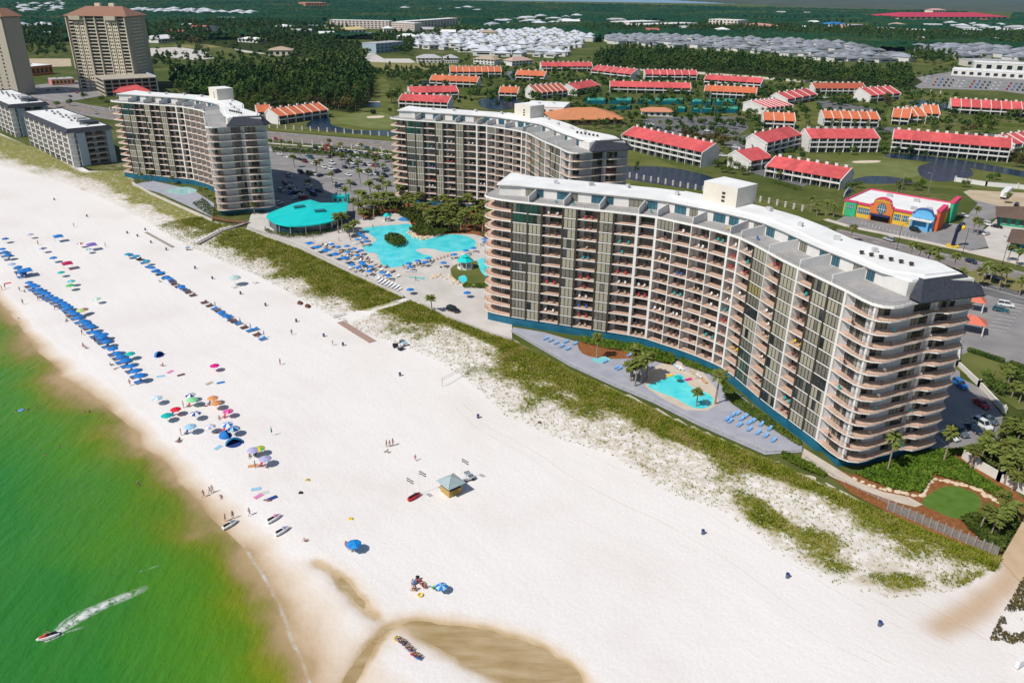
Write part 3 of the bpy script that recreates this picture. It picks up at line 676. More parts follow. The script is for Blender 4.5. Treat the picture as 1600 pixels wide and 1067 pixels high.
def tower(name, label, group):
 t = thing(name, label, 'hotel tower', (OX, OY, 0), 0, group)
 rng = random.Random(5)
 mb = MB(); core = [LN[2]] + offs(FP, 0.35) + WA[1:] + WB + BKR + BKP[::-1][3:] + [rel((-1.0, 235))]
 mb.prism(core, 0, PL - 0.2, 0)
 for a, b in zip(FP, FP[1:]):
  pass
 mb.build('plinth', plinth_m, t)
 for f in range(13):
  z = PL + f * FH
  mb = MB(); mb.prism(slab_out, z - 0.24, z, 0, 1 if f < 12 else 2)
  mb.build('floor_slab' if f < 12 else 'roof_terrace', [fascia, tile, terr], t)
 mb = MB()
 F2 = offs(FP, 2.5)
 for i, k in enumerate(BK):
  o = F2 if k == 'B' else offs(FP, 0.45)
  mb.wall(o[i], o[i + 1], PL, H1 - 0.24, 0.2, 0, 0.0)
 for a, b in zip(NW, NW[1:]): mb.wall(a, b, PL, H1 - 0.24, 0.2, 0, 0.0)
 for P in (WA, [WA[-1]] + WB, [WB[-1], BKR[0]], [BKR[0], BKR[1]], [BKR[1]] + BKP[::-1][3:] + [rel((-1.0, 235)), NW[0]]):
  for a, b in zip(P, P[1:]): mb.wall(a, b, PL, H1 - 0.24, 0.2, 0, 0.0)
 mb.build('facade_wall', wallg, t)
 wide = {7: 0.75, 8: 0.65, 12: 0.6, 13: 0.6, 17: 0.5, 20: 0.6}
 for i, p in enumerate(FP):
  a = Vector(p); d = Vector(offs(FP, 1.0)[i]) - a
  lightb = i in (7, 8, 9, 10, 11, 12, 13, 15, 17, 20)
  w = wide.get(i, 0.22 if lightb else 0.5)
  mb = MB(); q = a + d * 2.55; p0 = a - d * 0.03
  mb.wall(p0, q, PL - 0.3, H1 - 0.25, w, 0)
  mb.build('party_wall' if lightb else 'column', wallw if lightb else bronze, t)
 doors = MB(); rails = MB(); nd = nr = 0
 order = sorted([(i, f) for i in range(20) for f in range(12)], key=lambda q: (-q[0], q[1]))
 for i, f in order:
  z = PL + f * FH; a, b = Vector(FP[i]), Vector(FP[i + 1])
  top = H1 - 0.24 if f == 11 else z + FH - 0.24
  d = (b - a).normalized(); L = (b - a).length
  nrm = Vector((d.y, -d.x))
  if BK[i] == 'G' or (f == 11 and i == 8):
   mb = MB(); n = 4 if L > 4.2 else 3
   r = rng.random()
   mm = 0 if r < 0.50 else (1 if r < 0.74 else (4 if r < 0.82 else (3 if r < 0.97 else 2)))
   if f in (10, 11) and i < 3: mm = 5
   if i == 14 and f < 3: mm = 5
   m0, m1 = 0.30, 0.30; w = (L - m0 - m1) / n
   for k in range(n):
    u0 = m0 + k * w + 0.07; u1 = u0 + w - 0.14
    p, q = a + d * u0 - nrm * 0.10, a + d * u1 - nrm * 0.10
    k_ = mm if rng.random() < 0.86 else rng.choice([3, 4, 1])
    mb.quad((*p, z + 0.08), (*q, z + 0.08), (*q, top - 0.1), (*p, top - 0.1), k_)
   for k in range(n + 1):
    c = a + d * (m0 + k * w) - nrm * 0.08
    mb.box(c.x, c.y, (z + top) / 2, 0.12, 0.14, top - z - 0.02, math.atan2(d.y, d.x), 6)
   for hz in (z + 0.05, top - 0.06):
    c = (a + b) / 2 - nrm * 0.085
    mb.box(c.x, c.y, hz, L - 0.5, 0.12, 0.09, math.atan2(d.y, d.x), 6)
   mb.build('window', [blind[0], blind[1], blind[2], blind[3], glassd, glassg, bronze], t)
  else:
   nd += 1
   mb = MB() if nd <= 100 else doors
   ba, bb = Vector(F2[i]), Vector(F2[i + 1]); bd = (bb - ba).normalized(); bn = Vector((bd.y, -bd.x)); BL = (bb - ba).length
   flip = (i * 7 + f * 0) % 2
   u0, u1 = (0.35, BL * 0.72) if flip else (BL * 0.28, BL - 0.35)
   for k in range(2):
    p, q = ba + bd * (u0 + (u1 - u0) * k / 2 + 0.04) + bn * 0.03, ba + bd * (u0 + (u1 - u0) * (k + 1) / 2 - 0.04) + bn * 0.03
    mb.quad((*p, z + 0.06), (*q, z + 0.06), (*q, z + 2.25), (*p, z + 2.25), 0 if rng.random() < 0.75 else 1)
   for k in range(3):
    c = ba + bd * (u0 + (u1 - u0) * k / 2) + bn * 0.05
    mb.box(c.x, c.y, z + 1.15, 0.08, 0.06, 2.28, math.atan2(bd.y, bd.x), 2)
   if nd <= 100: mb.build('sliding_door', [glassd, blind[3], bronze], t)
   nr += 1
   mb = MB() if nr <= 74 else rails
   p, q = a - nrm * 0.06, b - nrm * 0.06
   mb.tube((*p, z + 1.06), (*q, z + 1.06), 0.028, n=4, mi=0)
   mb.tube((*p, z + 0.12), (*q, z + 0.12), 0.016, n=3, mi=0)
   n = max(3, int(L / 0.55))
   for k in range(n + 1):
    c = p + (q - p) * k / n
    mb.tube((*c, z), (*c, z + 1.06), 0.015 if k % 3 else 0.028, n=3, mi=0, caps=False)
   if nr <= 74: mb.build('railing', rail_m, t)
 doors.build('sliding_door', [glassd, blind[3], bronze], t)['kind'] = 'stuff'
 rails.build('railing', rail_m, t)['kind'] = 'stuff'
 for f in range(12):
  z = PL + f * FH; top = z + FH - 0.24
  for P in (EA, EB, LN):
   mb = MB()
   for a, b in zip(P, P[1:]):
    a, b = Vector(a), Vector(b)
    mb.tube((*a, z + 1.06), (*b, z + 1.06), 0.03, n=4); mb.tube((*a, z + 0.1), (*b, z + 0.1), 0.015, n=3)
    n = max(2, int((b - a).length / 0.5))
    for k in range(n): c = a + (b - a) * k / n; mb.tube((*c, z), (*c, z + 1.06), 0.026 if k % 3 == 0 else 0.012, n=3, caps=False)
   mb.build('railing', rail_m, t)
  for P, cuts in (([NW[0], NW[1]], [(0.1, 0.9)]), ([NW[1], NW[2]], [(0.1, 0.9)]), ([NW[2], NW[3]], [(0.08, 0.9)]), (WA[1:3], [(0.12, 0.85)]), (WA[2:4], [(0.25, 0.6)]), (WB, [(0.13, 0.38), (0.50, 0.78)])):
   a, b = Vector(P[0]), Vector(P[-1]); d = (b - a); L = d.length; d /= L; nrm = Vector((d.y, -d.x))
   for u0, u1 in cuts:
    mb = MB(); n = max(2, round((u1 - u0) * L / 1.1))
    for k in range(n):
     p, q = a + d * (u0 + (u1 - u0) * (k / n)) * L + nrm * 0.03, a + d * (u0 + (u1 - u0) * ((k + 1) / n)) * L + nrm * 0.03
     mb.quad((*(p + d * 0.04), z + 0.06), (*(q - d * 0.04), z + 0.06), (*(q - d * 0.04), top - 0.1), (*(p + d * 0.04), top - 0.1), 0 if rng.random() < 0.55 else 1)
    for k in range(n + 1):
     c = a + d * (u0 + (u1 - u0) * (k / n)) * L + nrm * 0.05
     mb.box(c.x, c.y, (z + top) / 2, 0.09, 0.07, top - z - 0.04, math.atan2(d.y, d.x), 2)
    mb.build('bedroom_window', [glassd, blind[1], bronze], t)
  if f == 0: pass
 mb = MB(); ring = LN + FP + EA
 for a, b in zip(ring, ring[1:]): mb.wall(a, b, H1 + 0.002, H1 + 0.28, 0.25, 0, 0.0)
 mb.build('parapet', fascia, t)
 mb = MB()
 for a, b in zip(ring, ring[1:]):
  a, b = Vector(a), Vector(b); mb.tube((*a, H1 + 1.1), (*b, H1 + 1.1), 0.03, n=4)
  for k in range(max(2, int((b - a).length / 1.0))): c = a + (b - a) * k / max(2, int((b - a).length / 1.0)); mb.tube((*c, H1 + 0.28), (*c, H1 + 1.1), 0.02, n=3, caps=False)
 mb.build('terrace_railing', rail_m, t)
 PF = offv(FP, 6.9); PB = offs(FP, 17.2); RF = offv(FP, 6.2); RB = offs(FP, 18.3)
 e0, e1, e2 = rel((77.2, 144.2)), rel((78.5, 141.9)), rel((91.5, 147.0))
 pent = [rel((-4.2, 221.0))] + PF + [e0, (e0[0] + 2, e0[1] + 0.6), e2, rel((88.0, 155.5))] + PB[::-1][4:] + [rel((-0.5, 234.0))]
 mb = MB(); mb.prism(pent, H1 + 0.002, H1 + 2.9, 0); mb.build('penthouse_wall', wallw, t)
 for i in range(20):
  a, b = Vector(PF[i]), Vector(PF[i + 1]); d = (b - a); L = d.length; d /= L; nrm = Vector((d.y, -d.x))
  mb = MB(); u0, u1 = ((0.1, 0.55) if i % 2 else (0.35, 0.92)); n = 3
  for k in range(n):
   p, q = a + d * (u0 + (u1 - u0) * k / n) * L + nrm * 0.04, a + d * (u0 + (u1 - u0) * (k + 1) / n) * L + nrm * 0.04
   mb.quad((*(p + d * 0.05), H1 + 0.15), (*(q - d * 0.05), H1 + 0.15), (*(q - d * 0.05), H1 + 2.3), (*(p + d * 0.05), H1 + 2.3), 0 if i % 3 else 1)
   mb.box(*(p + nrm * 0.02), H1 + 1.22, 0.08, 0.06, 2.16, math.atan2(d.y, d.x), 2)
  mb.build('penthouse_window', [glassb, blind[1], bronze], t)
 roof = [rel((-5.0, 220.4))] + RF + [rel((78.0, 144.6)), rel((80.4, 145.2)), rel((90.0, 148.6)), rel((88.6, 156.3))] + RB[::-1][4:] + [rel((-1.0, 235.5))]
 mb = MB(); mb.prism(roof, H1 + 2.902, H1 + 3.25, 0)
 mb.build('roof', roofw, t)
 r2 = offs(FP, 9.5)
 mb = MB(); mb.prism(r2[8:] + [rel((81.5, 147.0)), rel((89.0, 149.4)), rel((87.6, 155.6))] + offs(FP, 17.6)[::-1][4:13], H1 + 3.252, H1 + 3.6, 0)
 mb.build('upper_roof', roofw, t)
 for i in (1, 3, 5, 7, 8, 10, 12, 13, 15, 17, 19):
  a = Vector(FP[i]); d = Vector(offs(FP, 1.0)[i]) - a
  h = 2.35 if i < 12 else 2.6
  p0, p1 = a + d * 0.3, a + d * (6.85 + max(0, i - 10) * 0.2)
  mb = MB(); nn = Vector((-d.y, d.x)) * 0.12
  q = p0 + d * 1.0
  mb.hexa([(*(p0 - nn), H1 + 0.003), (*(p1 - nn), H1 + 0.003), (*(p1 + nn), H1 + 0.003), (*(p0 + nn), H1 + 0.003), (*(p0 - nn), H1 + 1.9), (*(p1 - nn), H1 + h), (*(p1 + nn), H1 + h), (*(p0 + nn), H1 + 1.9)])
  mb.build('terrace_divider', wallw, t)
 e = [rel((78.0, 139.9)), rel((92.9, 144.6)), rel((94.9, 149.4)), rel((92.9, 153.2))]
 i_ = [rel((80.2, 144.6)), rel((90.1, 148.2)), rel((90.3, 149.6)), rel((88.9, 153.8))]
 mb = MB()
 for k in range(3):
  mb.quad((*e[k], H1 + 0.35), (*e[k + 1], H1 + 0.35), (*i_[k + 1], H1 + 3.5), (*i_[k], H1 + 3.5), 0)
  mb.quad((*e[k], H1 + 0.05), (*e[k + 1], H1 + 0.05), (*e[k + 1], H1 + 0.35), (*e[k], H1 + 0.35), 0)
 l0 = rel((77.0, 142.6)); l1 = rel((79.6, 145.4))
 mb.quad((*l0, H1 + 0.35), (*e[0], H1 + 0.35), (*i_[0], H1 + 3.5), (*l1, H1 + 3.5), 0)
 mb.face([(*e[3], H1 + 0.05), (*e[2], H1 + 0.05), (*e[1], H1 + 0.05), (*e[0], H1 + 0.05), (*l0, H1 + 0.05)], 0)
 mb.build('mansard_roof', slate, t)
 a = Vector(rel((51.4, 199.8))); ang = math.atan2(-0.62, 0.78)
 lt = MB(); c = a + Vector((5.0, 3.3)); lt.box(c.x, c.y, H1 + 4.8, 10.5, 8.5, 7.6, ang - 0.2, 0, 1); lt.build('lift_tower', [elev_m, roofw], t)
 lo = t.children[-1]
 mb = MB()
 for k in range(3):
  w = c + Vector((math.cos(ang - 0.2), math.sin(ang - 0.2))) * (1.2) + Vector((math.sin(ang - 0.2), -math.cos(ang - 0.2))) * 4.28
  mb.box(w.x, w.y, H1 + 4.6 + k * 1.0, 1.0, 0.06, 0.6, ang - 0.2, 0)
 v = mb.build('louvre', bronze, None); v.parent = [q for q in t.children if q.name.startswith('lift_tower')][-1]
 for k in range(6):
  q = Vector(r2[18]) + (Vector(rel((80.5, 150.5))) - Vector(r2[18])) * (0.05 + k * 0.17)
  mb = MB(); mb.lathe([(0.35, H1 + 3.6), (0.35, H1 + 4.0), (0.55, H1 + 4.05), (0.5, H1 + 4.3), (0.0, H1 + 4.45)], 8, q.x + 1.5, q.y + 1.0)
  mb.build('roof_vent', bronze, t)
 for k in range(9):
  i = 2 + k * 2; q = Vector(offs(FP, 12.0 + (k % 3) * 1.6)[i]); mb = MB(); mb.box(q.x, q.y, H1 + (3.75 if i < 8 else 4.1), 1.1 + .4 * (k % 2), 0.9, 1.0, k * .4); mb.build('roof_unit', [wallg], t)
 for p in (EA[3], EB[3]):
  mb = MB(); q = inw(p, 1.5); mb.box(q[0], q[1], (PL + H1) / 2 - 0.13, 0.7, 0.5, H1 - PL - 0.28, 0.35); mb.build('pier', wallw, t)
 return t
TW = tower('curved_tower', 'nearest and largest white curved balcony tower above the turquoise beach pool', 'curved balcony towers')
TM = dup(TW, (OX - 48.5, OY + 141.5, 0), R(1.6), 'curved balcony tower behind the lagoon pool with its twin in front', 'curved balcony towers', (0.945, 0.945, 1.0))
TL = dup(TW, (OX - 193.5, OY + 183.5, 0), R(1.4), 'farthest curved balcony tower standing left of the teal roofed pavilion', 'curved balcony towers', (0.925, 0.925, 1.0))
# OTHER BUILDINGS
def xy(v): return (v[0], v[1])
def lerp(a, b, t): return (a[0] + (b[0] - a[0]) * t, a[1] + (b[1] - a[1]) * t)
def hexpoly(mb, poly, z0, z1, mi=0, mt=None): mb.prism(list(poly), z0, z1, mi, mt)
greyroof = mat('grey_roof_membrane', (0.42, 0.42, 0.43), 0.8, var=0.08, scale=0.2)
bluegrey = mat('blue_grey_panel', (0.34, 0.41, 0.47), 0.8, var=0.06, scale=0.5)
tan = mat('tan_stucco', (0.50, 0.42, 0.31), 0.85, var=0.05, scale=0.15)
tan2 = mat('pale_tan_stucco', (0.74, 0.65, 0.50), 0.85, var=0.05, scale=0.15)
terracotta = mat('brown_tile_roof', (0.30, 0.155, 0.105), 0.8, var=0.12, scale=1.0)
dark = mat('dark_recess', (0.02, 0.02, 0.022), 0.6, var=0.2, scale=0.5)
garage_m = mat('garage_concrete', (0.40, 0.36, 0.29), 0.9, var=0.08, scale=0.2)
# ---- two long low apartment blocks by the dunes
def low_block(name, label):
 L, W, n, FHb = 84.0, 22.0, 6, 3.0
 t = thing(name, label, 'apartment block', (0, 0, 0), 0, 'long low apartment blocks by the dunes')
 mb = MB(); mb.box(L / 2, W / 2 + 1.0, 9, L - 3, W - 4, 18, 0, 0); mb.build('wall', mat('slate_grey_render', (0.30, 0.31, 0.33), 0.85, var=0.06), t)
 for f in range(1, 7):
  mb = MB(); mb.box(L / 2, W / 2, f * FHb - 0.12, L - 0.6, W - 0.6, 0.24, 0, 0); mb.build('floor_slab', fascia, t)
 for i in range(9):
  x = 0.9 + i * (L - 1.8) / 8
  mb = MB(); mb.wall((x, 0.0), (x, 3.2), 0, 18, 0.35, 0); mb.build('party_wall', wallw, t)
  if i < 8:
   for f in range(6):
    z = f * FHb; w = (L - 1.8) / 8
    mb = MB(); mb.box(x + w * 0.33, 2.93, z + 1.4, w * 0.6, 0.06, 2.5, 0, 0); mb.box(x + w * 0.30, 2.90, z + 1.3, 0.1, 0.08, 2.2, 0, 1); mb.build('window', [glassd, bronze], t)
    mb = MB(); pass
    mb = MB(); mb.box(x + w * 0.32, 0.42, z + 0.75, w * 0.62, 0.06, 0.9, 0, 0); mb.build('railing', rail_m, t)
   mb = MB(); mb.wall((x + 7.4, 0.3), (x + 9.2, 0.3), 0, 17.7, 2.4, 0, 0.0); mb.build('pier', wallw, t)
 for y, w, z0, z1 in ((6.2, 4.2, 0.3, 17.6), (20.2, 3.0, 0.3, 17.6)):
  mb = MB(); mb.box(L + 0.15, y, (z0 + z1) / 2, 0.7, w, z1 - z0, 0, 0); mb.build('end_panel', bluegrey, t)
 for f in range(6):
  for y, w in ((2.2, 2.4), (10.6, 3.2), (15.8, 3.6)):
   mb = MB(); mb.box(L - 1.45, y, f * FHb + 1.35, 0.12, w, 2.4, 0, 0); mb.build('window', glassd, t)
  mb = MB(); mb.box(L - 0.2, 13.4, f * FHb + 0.7, 0.1, 9, 0.9, 0, 0); mb.build('railing', rail_m, t)
 mb = MB()
 e = [(-1, -1), (L + 1, -1), (L + 1, W + 1), (-1, W + 1)]; q = [(0.6, 0.6), (L - 0.6, 0.6), (L - 0.6, W - 0.6), (0.6, W - 0.6)]
 for k in range(4):
  a, b = e[k], e[(k + 1) % 4]; c, d = q[(k + 1) % 4], q[k]
  mb.quad((*a, 18.05), (*b, 18.05), (*c, 20.2), (*d, 20.2), 0)
  mb.quad((*d, 20.2), (*c, 20.2), (*lerp(c, (L / 2, W / 2), 0.02), 19.6), (*lerp(d, (L / 2, W / 2), 0.02), 19.6), 0)
 mb.quad(*[(*p, 18.05) for p in e[::-1]], 0)
 mb.build('roof_skirt', slate, t)
 mb = MB(); mb.box(L / 2, W / 2, 19.0, L - 1.0, W - 1.0, 1.3, 0, 0); mb.build('roof', roofw, t)
 mb = MB(); mb.box(L * 0.55, W * 0.78, 20.2, 13, 5, 1.2, 0, 0); mb.box(L * 0.82, W * 0.72, 20.4, 10, 7, 1.4, 0, 1, 2); mb.build('plant_room', [greyroof, slate, slate], t)
 for k in range(14):
  mb = MB(); mb.box(8 + k * 5.2, W * 0.5 + (k % 3) * 1.6, 20.0, 1.3, 1.3, 1.0, 0, 0); mb.lathe([(0.4, 20.5), (0.4, 20.7), (0.0, 20.75)], 8, 8 + k * 5.2, W * 0.5 + (k % 3) * 1.6, 1); mb.build('air_conditioner', [greyroof, bronze], t)
 return t
LA = low_block('apartment_block', 'low white roofed apartment block nearest the left curved tower')
b0 = at(105, 208, 18.2); ang_lb = math.atan2(413.0 - 473.8, -232.1 + 290.3)
def place_block(o, B): o.location = (B[0] - math.cos(ang_lb) * 84, B[1] - math.sin(ang_lb) * 84, 0); o.rotation_euler = (0, 0, ang_lb)
place_block(LA, b0)
LB = dup(LA, (0, 0, 0), 0, 'low white roofed apartment block at the left edge behind its twin', 'long low apartment blocks by the dunes')
place_block(LB, at(14, 169, 18.2))
# ---- tan high-rise hotel with hipped roof
def tan_tower():
 P0 = at(101.5, 25, 62.0); P1 = at(190, 24, 62.0)
 P1 = (P1[0], P1[1]); ang = 0.02; L = 52.0; W = 42.0
 t = thing('hotel_tower', 'tall tan hotel tower with a hipped brown roof above a parking garage', 'hotel tower', (*P0, 0), ang)
 mb = MB(); mb.box(L / 2, W / 2 + 1.4, 31, L - 0.6, W - 2.8, 62, 0, 0); mb.build('wall', tan, t)
 n = 22; fh = 62.0 / n
 cols = [(0.03, 0.12, 1), (0.13, 0.20, 0), (0.22, 0.30, 0), (0.33, 0.47, 1), (0.50, 0.64, 1), (0.67, 0.75, 0), (0.77, 0.85, 0), (0.87, 0.97, 1)]
 for u0, u1, open_ in cols:
  if open_:
   for f in range(n):
    mb = MB(); mb.box((u0 + u1) / 2 * L, 1.32, f * fh + 1.75, (u1 - u0) * L, 0.12, 1.7, 0, 0); mb.build('window', glassd, t) if f % 1 == 0 and len([1 for c in t.children if c.name.startswith('window')]) < 96 else None
  else:
   mb = MB(); mb.box((u0 + u1) / 2 * L, 0.3, 31, (u1 - u0) * L, 2.4, 62, 0, 0); mb.build('bay_pier', tan2, t)
 rest = MB(); bal = MB()
 for u0, u1, open_ in cols:
  for f in range(n):
   if open_:
    bal.box((u0 + u1) / 2 * L, 0.5, f * fh + 0.1, (u1 - u0) * L, 1.8, 0.2, 0, 0); bal.box((u0 + u1) / 2 * L, -0.38, f * fh + 0.6, (u1 - u0) * L, 0.08, 0.85, 0, 0)
   else:
    rest.box((u0 + u1) / 2 * L - 0.9, -0.93, f * fh + 1.5, 1.0, 0.1, 1.3, 0, 0); rest.box((u0 + u1) / 2 * L + 0.9, -0.93, f * fh + 1.5, 1.0, 0.1, 1.3, 0, 0)
 rest.build('small_window', glassd, t)['kind'] = 'stuff'
 bal.build('balcony', mat('balcony_rail_tan', (0.60, 0.52, 0.42), 0.8, var=0.06), t)['kind'] = 'stuff'
 for k in range(5):
  mb = MB(); x = [0.01, 0.32, 0.485, 0.655, 0.985][k] * L; mb.box(x, -0.2, 31, 0.7, 2.6, 62, 0, 0); mb.build('pier', tan2, t)
 for f in range(n):
  mb = MB(); mb.box(L + 0.1, W * 0.45, f * fh + 0.5, 1.6, W * 0.45, 1.0, 0, 0); mb.build('end_balcony', tan2, t)
 e = [(-1.5, -2.2), (L + 2, -2.2), (L + 2, W + 1.5), (-1.5, W + 1.5)]; r0, r1 = (10, W / 2, 69.5), (L - 10, W / 2, 69.5)
 mb = MB(); E4 = [(*p, 62.0) for p in e]
 mb.quad(E4[0], E4[1], r1, r0); mb.face((E4[1], E4[2], r1)); mb.quad(E4[2], E4[3], r0, r1); mb.face((E4[3], E4[0], r0)); mb.quad(*E4[::-1])
 mb.build('roof', terracotta, t)
 for x in (0.17, 0.76):
  mb = MB(); w = 8.5; X = x * L
  mb.hexa([(X - w / 2, -3, 58.8), (X + w / 2, -3, 58.8), (X + w / 2, 3, 58.8), (X - w / 2, 3, 58.8), (X - w / 2 - .8, -3.6, 62.2), (X + w / 2 + .8, -3.6, 62.2), (X + w / 2 + .8, 4, 62.6), (X - w / 2 - .8, 4, 62.6)], 1, True, 0)
  mb.build('dormer', [terracotta, tan2], t)
 for x in (0.38, 0.62):
  mb = MB(); mb.box(x * L, W * 0.55, 70.0, 4.5, 4.5, 4.0, 0, 0); mb.build('chimney', tan2, t)
 return t
TT = tan_tower()
# ---- plain tan tower at the left edge
def plain_tower():
 B = at(30, 150, 0); z = 66.0
 for zz in np.arange(40, 90, 0.5):
  q = at(4, 27, zz)
  if q[1] < B[1]: z = zz; break
 t = thing('residential_tower', 'plain tan tower with small square windows cut by the left edge', 'tower', (B[0], B[1], 0), R(-18))
 mb = MB(); mb.box(-25, 9, z / 2, 50, 18, z, 0, 0); mb.build('wall', mat('greyish_tan_stucco', (0.43, 0.385, 0.315), 0.9, var=0.05), t)
 mb = MB(); mb.box(-0.5, 9, z / 2, 3, 15, z - 2, 0, 0); mb.build('end_pier', mat('grey_tan_stucco', (0.40, 0.36, 0.29), 0.9, var=0.05), t)
 n = int(z / 3.0)
 for f in range(n):
  for x in (-8.5, -16.5, -25):
   mb = MB(); mb.box(x, -0.03, f * 3.0 + 1.8, 1.7, 0.16, 1.4, 0, 0); mb.box(x, -0.12, f * 3.0 + 1.0, 2.0, 0.12, 0.12, 0, 1); mb.build('window', [glassd, tan2], t)
 mb = MB(); e = [(-52, -1.5, z), (2.5, -1.5, z), (2.5, 19, z), (-52, 19, z)]; q = [(-44, 5, z + 6), (-6, 5, z + 6), (-6, 13, z + 6), (-44, 13, z + 6)]
 for k in range(4): mb.quad(e[k], e[(k + 1) % 4], q[(k + 1) % 4], q[k])
 mb.quad(*q); mb.quad(*e[::-1]); mb.build('roof', terracotta, t)
 mb = MB(); mb.box(-20, 9, z + 9, 14, 7, 8, 0, 0); mb.build('roof_house', tan2, t)
 return t
plain_tower()
# ---- parking garage in front of the tan hotel
def garage():
 A, B = at(166, 152), at(249, 147); ang = math.atan2(B[1] - A[1], B[0] - A[0]); L = math.dist(A, B); W = 40; n = 4; fh = 3.3
 t = thing('parking_garage', 'open sided tan concrete parking garage at the foot of the tan hotel', 'garage', (*A, 0), ang)
 for f in range(n + 1):
  mb = MB(); mb.box(L / 2, W / 2, f * fh + 0.45, L, W, 0.9 if f else 0.5, 0, 0); mb.build('deck', garage_m, t)
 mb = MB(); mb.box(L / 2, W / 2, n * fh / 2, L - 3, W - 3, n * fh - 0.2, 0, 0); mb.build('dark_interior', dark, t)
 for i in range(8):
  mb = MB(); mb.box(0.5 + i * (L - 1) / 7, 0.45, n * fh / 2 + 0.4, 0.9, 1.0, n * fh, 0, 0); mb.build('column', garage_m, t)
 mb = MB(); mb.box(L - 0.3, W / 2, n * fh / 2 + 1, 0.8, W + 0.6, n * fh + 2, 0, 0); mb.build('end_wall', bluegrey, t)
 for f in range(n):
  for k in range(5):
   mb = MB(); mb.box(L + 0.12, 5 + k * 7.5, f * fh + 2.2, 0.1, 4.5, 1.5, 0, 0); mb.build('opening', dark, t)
garage()
BLD = []
def simple_building(name, label, cat, A, B, W, h, wm, rm, roof='flat', rise=3.0, over=0.6, nw=6, fl=1, winm=None, group=None, px=True):
 """a box building on a front line A-B with its windows and a flat, hipped or gabled roof"""
 A, B = (at(*A), at(*B)) if px else (A, B)
 ang = math.atan2(B[1] - A[1], B[0] - A[0]); L = math.dist(A, B); BLD.append((*A, ang, L, W))
 t = thing(name, label, cat, (*A, 0), ang, group)
 mb = MB(); mb.box(L / 2, W / 2, h / 2, L, W, h, 0, 0); mb.build('wall', wm, t)
 if roof == 'flat':
  mb = MB(); mb.box(L / 2, W / 2, h + 0.2, L + 0.4, W + 0.4, 0.4, 0, 0)
  mb.box(L / 2, W / 2, h + 0.3, L - 0.6, W - 0.6, 0.24, 0, 0); mb.build('roof', rm, t)
  mb = MB(); mb.box(L * 0.3, W * 0.5, h + 0.9, 1.8, 1.8, 1.0); mb.box(L * 0.65, W * 0.6, h + 0.9, 1.8, 1.4, 1.0); mb.build('roof_unit', greyroof, t)
 else:
  o = over; e = [(-o, -o, h), (L + o, -o, h), (L + o, W + o, h), (-o, W + o, h)]
  k = min(W / 2, L / 2 - 0.5) if roof == 'hip' else -o
  r0, r1 = (k, W / 2, h + rise), (L - k, W / 2, h + rise)
  mb = MB(); mb.quad(e[0], e[1], r1, r0); mb.face((e[1], e[2], r1)); mb.quad(e[2], e[3], r0, r1); mb.face((e[3], e[0], r0)); mb.quad(*e[::-1]); mb.build('roof', rm, t)
 for f in range(fl):
  for i in range(nw):
   x = (i + 0.5) * L / nw; z = f * h / fl + h / fl * 0.52
   mb = MB(); mb.box(x, -0.03, z, L / nw * 0.5, 0.14, h / fl * 0.5, 0, 0); mb.box(x, -0.06, z - h / fl * 0.27, L / nw * 0.56, 0.16, 0.12, 0, 1); mb.build('window', [winm or glassd, fascia], t)
 return t
